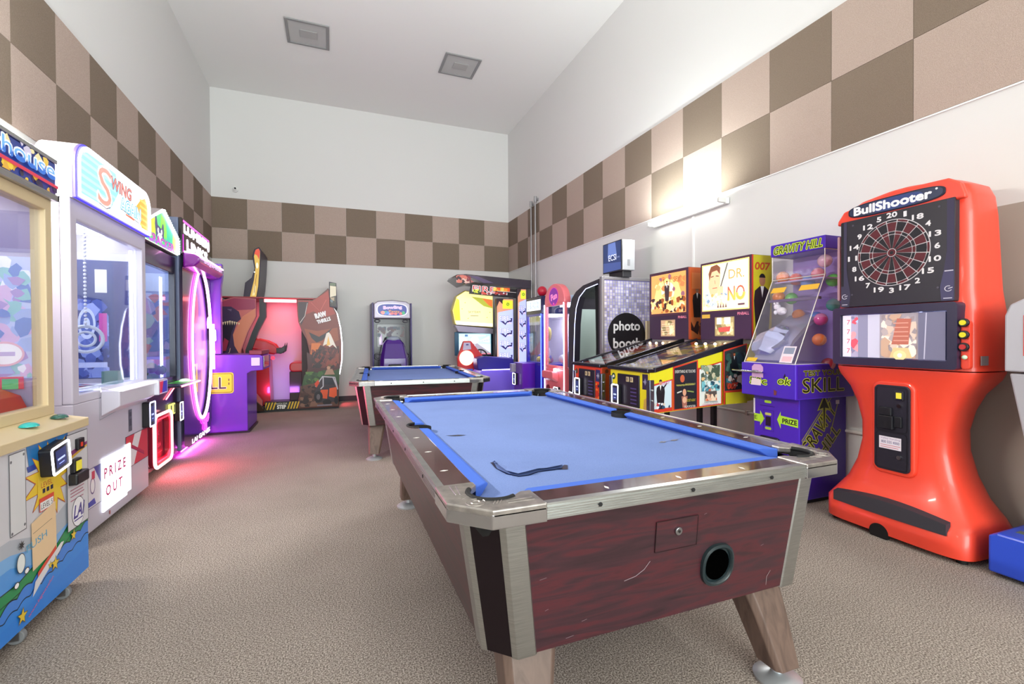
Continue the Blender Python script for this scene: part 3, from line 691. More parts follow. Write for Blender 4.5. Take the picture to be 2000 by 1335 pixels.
a.poly([(-7.75, .7), (-7.37, .66), (-7.36, .60), (-7.75, .55)], '#20284a'); a.poly([(-7.75, .62), (-7.4, .62), (-7.42, .58), (-7.75, .56)], '#d84030')
a.rect(-7.30, .47, -7.20, .79, '#dcdcde'); a.line([(-7.30, .47), (-7.20, .47), (-7.20, .79), (-7.30, .79)], .003, '#4a4a50', closed=True)
for p in ((-7.29, .76), (-7.21, .775), (-7.21, .49), (-7.29, .48)): a.disc(*p, .006, '#6a6a70')
a.rect(-7.12, .575, -6.98, .65, '#f0cc35'); a.text('LEVEL', -7.095, .60, -7.01, .622, '#c03c2c')
for i in range(3): a.rect(-7.085 + i * .03, .575, -7.065 + i * .03, .594, '#1c2040')
a.rect(-7.10, .565, -7.01, .585, '#e0492e', l=3.2) if False else None
a.rect(-7.11, .50, -7.0, .558, '#e0492e'); a.rect(-7.105, .503, -7.005, .540, '#f2f0ee'); a.text('LEVEL 5', -7.098, .510, -7.012, .532, '#25262c')
a.poly([(-7.17, .475), (-6.99, .515), (-6.985, .30), (-7.165, .275)], '#f0cfa2'); a.line([(-7.16, .43), (-7.02, .445)], .002, '#5a4a3a')
a.text('PUSH', -7.205, .375, -7.06, .405, '#4aa4cc', rot=6); a.poly([(-7.205, .36), (-7.172, .36), (-7.17, .43), (-7.205, .42)], '#4f9be8') if False else None
a.poly([(-7.13, .255), (-6.99, .315), (-6.99, .29), (-7.13, .235)], '#e0492e')
a.poly([(-7.17, .17), (-7.15, .225), (-7.06, .265), (-6.95, .31), (-6.925, .305), (-6.96, .275), (-7.09, .215), (-7.15, .18)], '#e6e4e8')
for p in ((-7.0, .235, .03), (-6.84, .30, .025), (-7.24, .13, .03), (-7.04, .245, .016), (-7.55, .13, .03)): a.star(p[0], p[1], p[2] * 1.25, '#6d5a18', rot=80); a.star(*p, '#f0cc35', rot=80)
a.text('www.bigwavefun', -7.21, .135, -7.01, .155, '#e0508a', rot=24)
a.disc(-7.245, .345, .028, '#101820', .04); a.disc(-7.245, .345, .025, '#eef2f0', .037); a.star(-7.24, .415, .022, '#101820', 8); 
for p in ((-7.275, .27), (-7.21, .30)): a.disc(*p, .016, '#101820', .014); a.disc(*p, .013, '#ffffff', .010)
# bill acceptor plate at the right end
a.rect(-6.895, .33, -6.70, .785, '#d9d7dc'); a.line([(-6.895, .33), (-6.70, .33), (-6.70, .785), (-6.895, .785)], .003, '#23232a', closed=True)
a.poly([(-6.89, .66), (-6.705, .70), (-6.705, .72), (-6.89, .69)], '#e8b83c'); a.poly([(-6.89, .675), (-6.705, .71), (-6.705, .725), (-6.89, .70)], '#8a3a7a')
for i, z in enumerate((.515, .50, .485, .465)): a.rect(-6.87, z, -6.74 - .01 * (i % 2), z + .005, '#b06a80')
a.disc(-6.80, .40, .06, '#23232a', .072); a.disc(-6.80, .40, .057, '#f4f3f6', .069); a.text('LAI', -6.845, .375, -6.755, .435, '#3a2c8c', shear=.015, bold=.002); a.rect(-6.84, .36, -6.76, .366, '#3a2c8c')
a.done('front_print', INK, r)
reader(fL(.8225), -7.03, .715, .15, .125, r, tilt=R(8), d=.045)
bx('coin_slot', .823, .845, -6.82, -6.76, .70, .755, BLACKP, r, .004); bx('coin_slot_lamp', .845, .848, -6.80, -6.785, .715, .735, led('dim_red_led', '#a02818', .8), r)
bx('bill_acceptor', .823, .865, -6.885, -6.765, .545, .60, BLACKP, r, .008); bx('bill_bezel', .823, .85, -6.87, -6.80, .60, .665, BLACKP, r, .005)
bx('bill_window', .85, .853, -6.858, -6.812, .61, .655, mat('yellow_window', '#d8c93a', em='#d8c93a', es=.3), r)
for yy, cc in ((-7.04, '#1fb5b0'), (-6.80, '#1c5a4c')):
    m = M(); m.ball((.765, yy, .861), .034, half=True, sc=(1, 1, .55)); m.build('push_button', mat('button_%s' % cc[1:], cc, rough=.2, coat=.5), r, smooth=50)
for yy in (-6.84, -7.19, -7.65): caster(.785, yy, r, .030)

# ------------------------------------------------------------------ 2  white swing cabinet
r = empty('prize_cabinet', (.33, -5.69, 0), 'tall white prize cabinet with blue and orange backlit sign and PRIZE OUT door', 'arcade machine')
WHT = mat('white_cabinet', '#cdc7d6', rough=.38); WIN = mat('white_inner', '#f4f2fa', rough=.5)
y0, y1, xf = -6.27, -5.12, .60
bx('body', .03, xf, y0, y1, .05, .86, WHT, r, .006)
bx('side_panel', .03, xf - .05, y0, y0 + .025, .86, 2.06, WHT, r); bx('side_panel', .03, xf - .05, y1 - .025, y1, .86, 2.06, WHT, r)
bx('back_panel', .03, .05, y0 + .025, y1 - .025, .86, 2.06, WIN, r)
bx('roof', .03, xf - .165, y0, y1, 2.06, 2.34, WHT, r, .01); bx('roof_front', xf - .165, xf - .05, y0, y1, 2.02, 2.054, WHT, r)
frame_L(xf, .05, y0, y1, .86, 2.06, .075, 'window_frame', WHT, r, wb=.05, wt=.12, bevel=.008)
bx('window_glass', xf - .035, xf - .03, y0 + .06, y1 - .06, .89, 1.96, GLASS, r)
bx('interior_light', .15, .5, y0 + .1, y1 - .1, 2.03, 2.055, led('interior_cool', '#f4f6ff', 7), r)
bx('interior_light_strip', .52, .535, y1 - .09, y1 - .07, .92, 1.93, LED_W, r); 
bx('inner_floor', .05, .55, y0 + .03, y1 - .03, .86, .90, WIN, r)
bx('mirror_panel', .17, .495, y1 - .032, y1 - .026, .935, 1.85, mat('blue_grey_panel', '#3f4a80', rough=.25), r)
a = fF(y1 - .0325); a.rect(.40, .94, .49, 1.845, '#38386c'); a.rect(.285, 1.60, .36, 1.78, '#d8d4d0'); a.splat(.175, .94, .37, 1.55, ['#7a8ac8', '#4c5ca4', '#98a4dc', '#38447c', '#5a6ab4'], 60, 7, .14); a.rect(.31, 1.22, .36, 1.44, '#c050a0'); a.disc(.235, 1.36, .055, '#c8d0ec', .12); a.disc(.235, 1.36, .04, '#5c6cac', .09); a.disc(.235, 1.36, .02, '#d0d8f0', .045); a.rect(.18, 1.02, .36, 1.06, '#b4bce4'); a.done('painted_reflections', BACKLIT0, r)  # reflections in the mirror panel, painted on as flat shapes
m = M()
for i in range(26): m.ball((.40, -5.60, 2.0 - i * .026), .010, 8, 5)
m.build('hanging_bead_chain', mat('chain_white', '#f2f2fa', rough=.3), r, smooth=60)
m = M(); m.torus((.40, -5.60, 1.24), (.5, -1, .15), .09, .012, 28, 8); m.torus((.40, -5.60, 1.24), (.5, -1, .15), .05, .009, 24, 8); m.build('swinging_ring', mat('ring_pale', '#dfe4f4', rough=.25), r, smooth=60)
a = Art((.45, 0, .901), (0, 1, 0), (-1, 0, 0), (0, 0, 1)); a.splat(-6.15, -.08, -5.25, .38, ['#f8f8ff', '#c6c6e0', '#e05068', '#6a70c8', '#ffffff'], 50, 12, .1); a.done('floor_print', INK, r)
bx('green_box', .40, .50, -5.38, -5.28, .90, 1.0, mat('teal_box', '#5f8c86', rough=.4), r, .004)
# arched sign
def arch(y0, y1, z0, z1, rr, n=8): return [(y0, z0), (y1, z0), (y1, z1 - rr * 1.0)] + [(y1 - rr + rr * cos(R(t)), z1 - rr + rr * sin(R(t))) for t in range(0, 91, 90 // n)] + [(y0 + rr + rr * cos(R(t)), z1 - rr + rr * sin(R(t))) for t in range(90, 181, 90 // n)] + [(y0, z1 - rr)]
AP = arch(y0 + .0, y1, 2.055, 2.40, .13)
m = M(); m.prism(AP, 'yz', xf - .16, xf + .012); sg = m.build('sign_box', WHT, r, bevel=.004)
m = M(); m.prism(AP, 'yz', xf + .0122, xf + .03); m.build('sign_rim', mat('violet_edge', '#3a2fd0', em='#3a30e0', es=1.2), sg, bevel=.004)
a = fL(xf + .0315); a.poly(arch(y0 + .025, y1 - .025, 2.078, 2.378, .115), '#f8f8fb')
IN = arch(y0 + .045, y1 - .045, 2.095, 2.362, .10)
a.poly(IN, '#8cc8dc')
for i in range(6):
    z = 2.10 + i * .044; a.poly([(y0 + .05, z + .008), (-5.75, z - .002), (-5.75, z + .016), (y0 + .05, z + .028)], '#a8dcea')
a.poly([(-5.84, 2.095), (y1 - .045, 2.095), (y1 - .045, 2.27), (y1 - .10, 2.34), (y1 - .16, 2.362), (-5.75, 2.362), (-5.70, 2.25)], '#f8f6f2')
a.poly([(-5.42, 2.22), (-5.32, 2.30), (y1 - .10, 2.34), (y1 - .045, 2.27), (y1 - .045, 2.095), (-5.30, 2.095), (-5.36, 2.2)], '#f4a33c')
for i in range(5): z = 2.11 + i * .046; a.poly([(-5.33, z), (y1 - .05, z - .006), (y1 - .05, z + .012), (-5.33, z + .018)], '#f8c060')
a.outlined('S', -6.02, 2.10, -5.83, 2.345, '#ef8f82', '#f6f4f2', .014, shear=.02); a.line([(-6.0, 2.098), (-5.9, 2.085), (-5.84, 2.11)], .006, '#4a3a50')
a.outlined('WING', -5.83, 2.245, -5.50, 2.325, '#ea7f74', '#5a4654', .006, shear=.01)
a.outlined('AGAIN', -5.68, 2.145, -5.32, 2.225, '#e8f4fa', '#5aa8c4', .009)
a.line([(-5.66, 2.145), (-5.36, 2.115)], .005, '#3a4a58'); a.poly([(-5.6, 2.118), (-5.45, 2.112), (-5.44, 2.125), (-5.6, 2.13)], '#e06a52')
a.done('sign_print', BACKLIT, sg)
led_ring(fL(xf + .03), arch(y0 + .018, y1 - .018, 2.072, 2.384, .12), .007, 'sign_light_border', LED_W, sg)
# controls and door
m = M(); m.prism([(xf, .74), (xf + .10, .80), (xf + .10, .90), (xf, .93)], 'xz', -5.93, -5.28); m.build('control_panel', mat('control_white', '#d9d5e2', rough=.3), r, bevel=.006)
bx('control_top', xf - .04, xf + .12, -5.93, -5.22, .895, .915, mat('control_top_glow', '#f4f4f8', em='#f4f4ff', es=.5), r, .004)
m = M(); m.box(xf, xf + .13, -5.30, -5.10, .80, .915); lb = m.build('side_box', WHT, r, bevel=.004)
a = Art((0, -5.3005, 0), (1, 0, 0), n=(0, -1, 0)); a.rect(xf, .805, xf + .13, .91, '#d0204c'); a.poly([(xf + .08, .805), (xf + .13, .805), (xf + .13, .91), (xf + .1, .91)], '#e8e8f4'); a.done('side_box_print', INK, lb)
a = fL(xf + .131); a.rect(-5.295, .805, -5.105, .91, '#3a38b0'); a.poly([(-5.295, .805), (-5.24, .805), (-5.20, .91), (-5.295, .91)], '#cc2a50'); a.line([(-5.29, .81), (-5.11, .81), (-5.11, .905), (-5.29, .905)], .004, '#f0f0f8', closed=True); a.done('side_box_front_print', BACKLIT0, lb)
a = fL(xf + .0005)
a.line([(-5.95, .94), (-5.95, .72), (-5.3, .78)], .003, '#8a98a4'); a.disc(-5.44, .765, .008, '#3a3a48')
a.rect(-5.50, .56, -5.44, .72, '#5a5a66'); a.rect(-5.49, .60, -5.45, .65, '#2a2a34'); a.rect(-5.485, .67, -5.45, .70, '#2a2a34')
a.poly([(-6.12, .19), (-5.14, .30), (-5.14, .50), (-6.12, .42)], '#2c2f6c') if False else None
a.rect(-6.15, .20, -5.95, .44, '#e8e6ee'); a.line([(-6.15, .20), (-5.95, .20), (-5.95, .44), (-6.15, .44)], .004, '#403c78', closed=True)
a.poly([(-6.04, .44), (-5.95, .44), (-5.95, .32)], '#3a3aa0'); a.disc(-6.06, .33, .03, '#f2f0f4', .05); a.ring(-6.06, .33, .026, .032, '#6a5a90', asp=1.6); a.poly([(-6.12, .21), (-6.02, .21), (-6.04, .25), (-6.12, .24)], '#3a48b8'); a.rect(-6.07, .37, -6.03, .42, '#d0405c')
a.rect(-5.56, .30, -5.14, .53, '#dc3a4c'); a.poly([(-5.50, .30), (-5.42, .30), (-5.26, .53), (-5.34, .53)], '#efe9ee'); a.poly([(-5.40, .53), (-5.33, .53), (-5.5, .30), (-5.56, .30)], '#efe9ee')
a.line([(-5.56, .30), (-5.14, .30), (-5.14, .53), (-5.56, .53)], .004, '#5a2a48', closed=True); a.star(-5.50, .455, .045, '#e8c23c', 4); a.poly([(-5.48, .44), (-5.46, .46), (-5.22, .36), (-5.22, .335)], '#c02a54'); a.line([(-5.48, .44), (-5.22, .335)], .003, '#40386c')
a.text('USA', -6.20, .10, -6.12, .12, '#b04a5a') if False else None
a.rect(-5.84, .075, -5.825, .10, '#b04444')
a.done('front_print', INK, r)
m = M(); m.box(xf, xf + .012, -5.94, -5.57, .12, .465); pd = m.build('prize_door', mat('lit_door', '#f6f8ff', em='#eef4ff', es=1.6), r, bevel=.003)
a = fL(xf + .0125); a.outlined('P R I Z E', -5.93, .335, -5.60, .40, '#e02a78', '#f49ac0', .002); a.outlined('O U T', -5.91, .215, -5.66, .28, '#e02a78', '#f49ac0', .002); a.line([(-5.76, .30), (-5.76, .44)], .004, '#9a5a88'); a.done('door_lettering', INK, pd)
bx('door_light_panel', xf, xf + .012, -5.57, -5.50, .14, .48, mat('lit_side', '#dff0f0', em='#dcecf4', es=1.0), r)
reader(fL(xf + .001), -5.18, .64, .13, .20, r, led('led_blue_white', '#c8c8ff', 5), d=.05)
caster(.52, -6.2, r); caster(.52, -5.2, r)

# ------------------------------------------------------------------ 3  dark cabinet with the lit gable sign
r = empty('crane_cabinet', (.27, -4.38, 0), 'dark arcade cabinet with lit green house-shaped sign and red glowing chute', 'arcade machine')
DKV = mat('dark_violet_cabinet', '#241e38', rough=.25, coat=.3)
y0, y1, xf = -4.87, -3.97, .50
bx('body', .03, xf, y0, y1, .07, .80, DKV, r, .006)
bx('side_panel', .03, xf - .05, y0, y0 + .02, .80, 2.06, DKV, r); bx('side_panel', .03, xf - .05, y1 - .02, y1, .80, 2.06, DKV, r)
bx('back_panel', .03, .05, y0 + .02, y1 - .02, .80, 2.06, mat('pale_blue_interior', '#9aa8d8', rough=.4), r)
frame_L(xf, .05, y0, y1, .80, 2.07, .045, 'window_frame', DKV, r, wb=.06, wt=.17)
bx('window_glass', xf - .03, xf - .025, y0 + .04, y1 - .04, .85, 1.91, GLASS, r)
bx('roof', .03, xf - .05, y0, y1, 2.06, 2.08, DKV, r)
bx('interior_light', .3, .42, y0 + .08, y1 - .08, 2.03, 2.055, led('interior_blue', '#c8d8ff', 7), r)
for k, yy in enumerate((-4.17, -4.12)): m = M(); m.cyl((.42, yy, .86), (.42, yy, 1.85), .006, n=8); m.build('light_rod', led('rod_glow', '#dfe6ff', 3), r, smooth=50)
a = fL(.0515); a.splat(y0 + .05, .85, y1 - .05, 1.7, ['#8a98d8', '#b4a8d8', '#c88a94', '#7a88c0', '#a0c4c0'], 60, 21, .12); a.done('interior_print', INK, r)
a = fF(y1 - .0205); a.rect(.06, .82, .45, 2.0, '#8c9ad0'); a.splat(.08, .9, .45, 1.7, ['#7888c8', '#a8a0d4', '#c08a9c', '#6a7ab8', '#98b8c8', '#c4cdf0'], 60, 41, .12); a.rect(.10, 1.72, .45, 1.9, '#c8d4f4'); a.done('side_interior_print', BACKLIT0, r)
m = M()
for i in range(5): m.ball((.25 + .04 * i, -4.55 + .1 * i, .93 + .03 * (i % 2)), .05, 12, 8)
m.build('prize_heap', mat('prize_green', '#4f9a58', rough=.5), r, smooth=60)
gp = [(y0, 2.09), (y1, 2.09), (y1, 2.255), (-4.42, 2.46), (y0, 2.255)]
m = M(); m.prism(gp, 'yz', .12, xf + .02); sg = m.build('sign_box', mat('sign_roof', '#b9aeb4', rough=.5), r, bevel=.003)
a = fL(xf + .0205); a.poly(gp, '#d8f0d0'); a.poly([(y0 + .03, 2.10), (y1 - .02, 2.10), (y1 - .02, 2.24), (-4.42, 2.425), (y0 + .03, 2.24)], '#5ccb7c')
a.poly([(y0 + .03, 2.15), (-4.62, 2.15), (-4.60, 2.34), (y0 + .03, 2.24)], '#c8d84c'); a.poly([(-4.50, 2.2), (-4.28, 2.2), (-4.36, 2.37), (-4.46, 2.40)], '#8ad84a'); a.poly([(-4.15, 2.12), (y1 - .02, 2.10), (y1 - .02, 2.24), (-4.12, 2.28)], '#e0d060'); a.poly([(-4.32, 2.14), (-4.14, 2.14), (-4.14, 2.28), (-4.3, 2.35)], '#3cc49a')
a.poly([(-4.60, 2.17), (-4.63, 2.27), (-4.62, 2.345), (-4.585, 2.35), (-4.56, 2.28), (-4.46, 2.26), (-4.43, 2.31), (-4.40, 2.32), (-4.385, 2.25), (-4.40, 2.17), (-4.47, 2.13), (-4.54, 2.13)], '#4c4a70')
a.disc(-4.50, 2.17, .07, '#e8e6f4', .045); a.disc(-4.545, 2.23, .02, '#ffffff', .024); a.disc(-4.455, 2.23, .02, '#ffffff', .024); a.disc(-4.54, 2.232, .007, '#22203a'); a.disc(-4.455, 2.232, .007, '#22203a')
a.outlined('CRACKER', -4.80, 2.105, -4.10, 2.175, '#f05a9c', '#5a48b0', .008, c2='#b05ad0')
a.done('sign_print', BACKLIT, sg)
def bulb_row(p, q, n, mt, parent, x):
    for i in range(n):
        t = (i + .5) / n; m = M(); m.ball((x, p[0] + (q[0] - p[0]) * t, p[1] + (q[1] - p[1]) * t), .0135, 10, 6); m.build('sign_bulb', mt, parent, smooth=60)
GB = led('bulb_mint', '#d8fff0', 4)
bulb_row((-4.42, 2.452), (y1 - .01, 2.255), 13, GB, sg, xf + .03); bulb_row((y1 - .01, 2.25), (y1 - .01, 2.10), 6, GB, sg, xf + .03)
led_ring(fL(xf + .02), [(y0 + .01, 2.25), (-4.43, 2.445)], .009, 'sign_light_strip', LED_PINKW, sg, closed=False)
m = M(); m.box(xf - .02, xf + .20, -4.62, -3.97, .79, .81); ct = m.build('control_shelf', DKV, r, bevel=.01)
m = M(); m.tube([(xf, -4.62, .80), (xf + .20, -4.60, .80), (xf + .205, -3.98, .80), (xf, -3.975, .80)], .008, 8); m.build('shelf_light_strip', led('led_rose', '#ff8090', 4), ct, smooth=60)
m = M(); m.ball((xf + .10, -4.10, .812), .05, half=True, sc=(1, 1.2, .5)); m.build('push_button', mat('button_white', '#e8ffe8', em='#d8ffd0', es=.6), r, smooth=50)
a = Art((xf, 0, .8105), (0, 1, 0), (1, 0, 0), (0, 0, 1)); a.rect(-4.35, .02, -3.94, .18, '#5ad04c'); a.rect(-4.3, .03, -4.2, .16, '#2a5a3c'); a.done('shelf_print', BACKLIT0, ct)
# glowing chute
fr = fL(xf + .0)
ch = [(p[0], p[1]) for p in rrect(-4.80, .10, -4.34, .56, .07, 5)]
m = M(); m.loft([[(xf + .001, *p) for p in ch], [(xf + .045, *p) for p in ch]], cap=False); m.loft([[(xf + .045, *p) for p in ch], [(xf + .045, -4.57 + (p[0] + 4.57) * .8, .33 + (p[1] - .33) * .82) for p in ch]], cap=False); m.loft([[(xf + .045, -4.57 + (p[0] + 4.57) * .8, .33 + (p[1] - .33) * .82) for p in ch], [(xf + .004, -4.57 + (p[0] + 4.57) * .78, .33 + (p[1] - .33) * .8) for p in ch]], cap=False)
chu = m.build('prize_chute', mat('chute_red', '#801830', rough=.3), r, bevel=.0)
led_ring(fL(xf + .04), ch, .013, 'chute_light_ring', led('led_coral', '#ffa6a6', 4), chu)
led_ring(fL(xf + .04), [(-4.57 + (p[0] + 4.57) * .8, .33 + (p[1] - .33) * .82) for p in ch], .006, 'chute_light_ring', LED_RED, chu)
a = fL(xf + .003); a.poly([(-4.57 + (p[0] + 4.57) * .77, .33 + (p[1] - .33) * .79) for p in ch], '#3c0c20'); a.line([(-4.68, .2), (-4.46, .2), (-4.46, .48), (-4.68, .48)], .004, '#d05a80', closed=True); a.text('PUSH', -4.64, .25, -4.5, .29, '#e05a80'); a.star(-4.57, .38, .05, '#8a2a50', 6); a.done('chute_print', BACKLIT0, chu)
for yy in (-4.24, -4.14):
    m = M(); m.box(xf, xf + .02, yy - .03, yy + .03, .49, .60); bt = m.build('ticket_slot', mat('slot_lime', '#c8d070', em='#d8e080', es=.9), r, bevel=.006)
    bx('slot_opening', xf + .02, xf + .022, yy - .012, yy + .012, .505, .585, BLACKP, bt)
m = M(); m.tube([(xf + .01, -4.35 + .05 * i, .66 + .018 * i) for i in range(7)], .006, 6); m.build('light_streak', led('led_rose', '#ff8090', 4), r, smooth=50)
reader(fL(xf + .001), -4.03, .50, .11, .19, r, d=.05)
caster(.42, -4.8, r); caster(.42, -4.05, r)

# ------------------------------------------------------------------ 4  black and magenta neon cabinet
r = empty('neon_cabinet', (.29, -3.30, 0), 'black arcade cabinet with tall oval magenta neon window and white glowing letters', 'arcade machine')
MAG = mat('magenta_panel', '#8a1a9a', rough=.25, coat=.4); BLK = mat('black_gloss_cabinet', '#17121f', rough=.2, coat=.4)
y0, y1, xf = -3.94, -2.78, .55
bx('body', .03, xf - .03, y0, y1, .07, 2.50, mat('slate_cabinet_side', '#6a7494', rough=.35), r, .012)
# front with oval opening
cy, cz, ry, rz = -3.24, 1.17, .43, .86
m = M(); n = 48; O = []; I = []
for i in range(n):
    t = 2 * pi * i / n + pi / n; dy, dz = cos(t), sin(t)
    k = min((y1 - cy) / dy if dy > 1e-6 else 1e9, (y0 - cy) / dy if dy < -1e-6 else 1e9, (2.12 - cz) / dz if dz > 1e-6 else 1e9, (.07 - cz) / dz if dz < -1e-6 else 1e9)
    O.append((cy + dy * k, cz + dz * k)); I.append((cy + ry * dy / math.hypot(dy, dz), cz + rz * dz / math.hypot(dy, dz)))
for i in range(n):
    j = (i + 1) % n; m.face([(xf, *O[i]), (xf, *O[j]), (xf, *I[j]), (xf, *I[i])]); m.face([(xf, *I[i]), (xf, *I[j]), (xf - .028, *I[j]), (xf - .028, *I[i])])
m.build('front_panel', [BLK], r)
bx('front_header', xf - .03, xf, y0, y1, 2.12, 2.50, BLK, r, .006)
a = fL(xf - .0285); a.poly(ell(cy, cz, ry * .99, rz * .99, 48), '#5a2a90'); a.poly(ell(cy + .03, cz + .25, ry * .7, rz * .6, 40), '#7a52b0'); a.disc(cy - .1, 1.55, .12, '#d86a8c', .25); a.rect(cy - .22, .62, cy - .05, .95, '#d8c844'); a.rect(cy - .2, .70, cy - .12, .92, '#5a4a90'); a.rect(cy + .1, .7, cy + .2, .95, '#d06a70'); a.disc(cy - .1, 1.1, .03, '#ff7a90'); a.disc(cy - .02, 1.08, .02, '#ff7a90'); a.done('window_print', BACKLIT0, r)
led_ring(fL(xf), ell(cy, cz, ry, rz, 64), .016, 'oval_neon_tube', LED_PINKW, r, d=.012)
led_ring(fL(xf), ell(cy, cz, ry + .03, rz + .03, 64), .007, 'oval_neon_tube', LED_MAG, r, d=.008)
m = M(); m.tube([(xf + .05, cy + .30, z) for z in (.86, 1.0, 1.2, 1.42)], .028, 10); m.build('neon_handle', LED_PINKW, r, smooth=60)
m = M(); m.tube([(xf + .02, cy + .30 + .05 * cos(R(t)), 1.42 + .08 * sin(R(t))) for t in range(-40, 221, 20)], .012, 8); m.build('neon_handle_loop', LED_PINKW, r, smooth=60)
a = fL(xf + .001)
G = '#ffffff'
a.outlined('LUMBERJ', y0 + .08, 2.335, y1 - .02, 2.44, G, '#fbe8ff', .012); a.outlined('LINKS', y0 + .18, 2.19, y1 - .12, 2.295, G, '#fbe8ff', .012)
a.done('glowing_lettering', mat('letter_glow', attr=True, glow=5), r)
a = fL(xf + .001); a.poly([(y0 + .05, 2.46), (y1 - .02, 2.455), (y1 - .02, 2.475), (y0 + .05, 2.485)], '#f060e0'); a.poly([(y0 + .03, 2.15), (y0 + .05, 2.15), (y0 + .05, 2.33), (y0 + .03, 2.33)], '#d030d8'); a.done('header_glow_print', BACKLIT2, r)
# hood over the window
m = M(); m.prism([(xf, 1.98), (xf + .10, 2.0), (xf + .15, 2.05), (xf + .15, 2.10), (xf + .10, 2.13), (xf, 2.145)], 'xz', y0 + .02, y1); hd = m.build('hood', MAG, r, bevel=.02, seg=3)
m = M(); m.tube([(xf + .01, y0 + .03, 2.15), (xf + .10, y0 + .04, 2.135), (xf + .155, y0 + .1, 2.11), (xf + .155, y1 - .05, 2.11)], .009, 8); m.build('hood_light_strip', LED_PINKW, hd, smooth=60)
a = fL(xf + .1505); a.text('Sugarloaf', y0 + .2, 2.055, y1 - .1, 2.095, '#f8c8ff'); a.done('hood_lettering', BACKLIT, hd)
# bull emblem and white maker's line at the bottom
fr = fL(xf); c0 = -3.12
m = M()
for s in (-1, 1): m.tube([fr.P((c0 + s * q[0], q[1]), 8) + Vector((.006, 0, 0)) for q in ((.04, .235), (.09, .23), (.13, .26), (.15, .32), (.11, .29), (.06, .265), (.03, .27))], .006, 6, True)
m.tube([fr.P((c0 + a_, b_), 8) + Vector((.006, 0, 0)) for a_, b_ in ((-.035, .27), (.035, .27), (.03, .2), (.045, .16), (0, .135), (-.045, .16), (-.03, .2))], .006, 6, True)
m.build('bull_logo', LED_MAG, r, smooth=60)
a = fL(xf + .002); a.text('LAI GAMES', y0 + .28, .085, y1 - .1, .135, '#fff0ff', bold=.003); a.done('maker_lettering', BACKLIT2, r)
m = M(); m.tube([(xf - .04, y0 + .05, .05), (xf - .04, y1 - .05, .05)], .010, 8); m.build('underglow_strip', LED_MAG, r, smooth=50)
reader(fL(xf + .001), -2.85, 1.28, .10, .14, r, d=.06)
m = M(); m.ball((xf + .04, -2.86, 1.07), .05, sc=(.5, 1, .8)); m.build('lit_button', LED_PINKW, r, smooth=60)
area('magenta_underglow', (.50, -3.45, .055), (.55, 0, -.5), .9, .03, 14, (1, .12, .9)).rotation_euler[2] += 0
area('red_chute_glow', (.60, -4.57, .30), (1, -.1, -.7), .4, .3, 8, (1, .12, .2))
area('magenta_front_glow', (.62, -3.36, 1.2), (1, 0, 0), .5, 1.4, 5, (1, .25, .95))

# ------------------------------------------------------------------ 5  purple ball game with yellow badge
r = empty('ball_game_cabinet', (.55, -2.45, 0), 'purple arcade cabinet with yellow LL badge and protruding counter', 'arcade machine')
PUR = mat('purple_laminate', '#6a2cb8', rough=.35, coat=.2)
y0, y1 = -2.75, -1.95
m = M(); m.prism([(.05, .03), (.95, .03), (.95, .78), (1.0, .81), (1.135, .82), (1.135, 1.0), (1.10, 1.02), (.05, 1.04)], 'xz', y0, y1); m.build('counter_body', PUR, r, bevel=.006)
m = M(); m.prism([(.05, 1.04), (.66, 1.04), (.66, 1.9), (.68, 2.04), (.675, 2.20), (.05, 2.20)], 'xz', y0, y0 + .10); tw = m.build('tower', PUR, r, bevel=.006)
a = fF(y0 - .0005); a.o.x -= .04; a.poly(rrect(.24, .53, .835, .80, .03), '#e4e428'); a.ring(0, 0, 0, 0, '#000000') if False else None
a.line(rrect(.255, .545, .82, .785, .025), .006, '#3a2a10', closed=True); a.outlined('ROLL', .30, .59, .75, .74, '#2a2030', '#fbf2b0', .008); a.rect(.775, .69, .788, .72, '#6a6a20'); a.rect(.775, .64, .788, .67, '#6a6a20')
a.done('badge_print', INK, r)
a = fF(y0 - .0005); a.rect(.57, 2.05, .67, 2.17, '#e8b040'); a.text('1UP', .58, 2.08, .66, 2.14, '#8a4a1a'); a.done('tower_badge_print', INK, r)
bx('silver_end', 1.136, 1.15, y0 + .02, y0 + .5, .85, 1.0, CHROME, r, .004)
bx('card_plate', 1.0, 1.10, y0 - .012, y0, .88, .985, mat('white_plate', '#d8dce8', rough=.3), r, .003)
bx('kick_plate', .06, .97, y0 + .03, y1 - .03, .0, .03, BLACKP, r)
m = M(); m.box(.97, 1.125, y0 + .03, y1 - .03, 1.02, 1.08); m.build('counter_rail', mat('dark_red_glow_rail', '#7a1430', rough=.3), r, bevel=.01)


# ------------------------------------------------------------------ 6  two-seat jungle ride cabinet on the back wall
r = empty('ride_cabinet', (1.2, -.5, 0), 'big enclosed ride cabinet with red-lit bench, volcano and off-road artwork, hazard-striped step', 'arcade machine')
RED = mat('ride_red', '#c01c22', rough=.3, coat=.2); yF = -.95
bx('floor_base', .30, 2.09, yF + .02, -.06, .0, .10, BLACKP, r, .004)
inner = [(.93, 1.90), (.93, 1.62), (.82, 1.40), (.72, 1.1), (.70, .9), (.75, .7), (.86, .45), (.92, .19)]
lp = [(.22, .05), (.22, 1.72), (.32, 1.86), (.5, 1.92), (.82, 1.90), (.82, 1.60), (.70, 1.35), (.60, 1.05), (.585, .90), (.64, .7), (.78, .36), (.90, .19), (.90, .05)]
m = M(); m.prism(lp, 'xz', yF, yF + .05); ls = m.build('left_side_panel', mat('side_art_base', '#8a4a60', rough=.35), r, bevel=.004)
m = M(); m.prism([(.86, 1.90), (.96, 1.90), (.96, 1.60), (.84, 1.35), (.74, 1.05), (.73, .9), (.64, .9), (.65, 1.05), (.75, 1.35), (.86, 1.62)], 'xz', yF + .055, yF + .16); m.build('opening_edge', BLACKP, r)
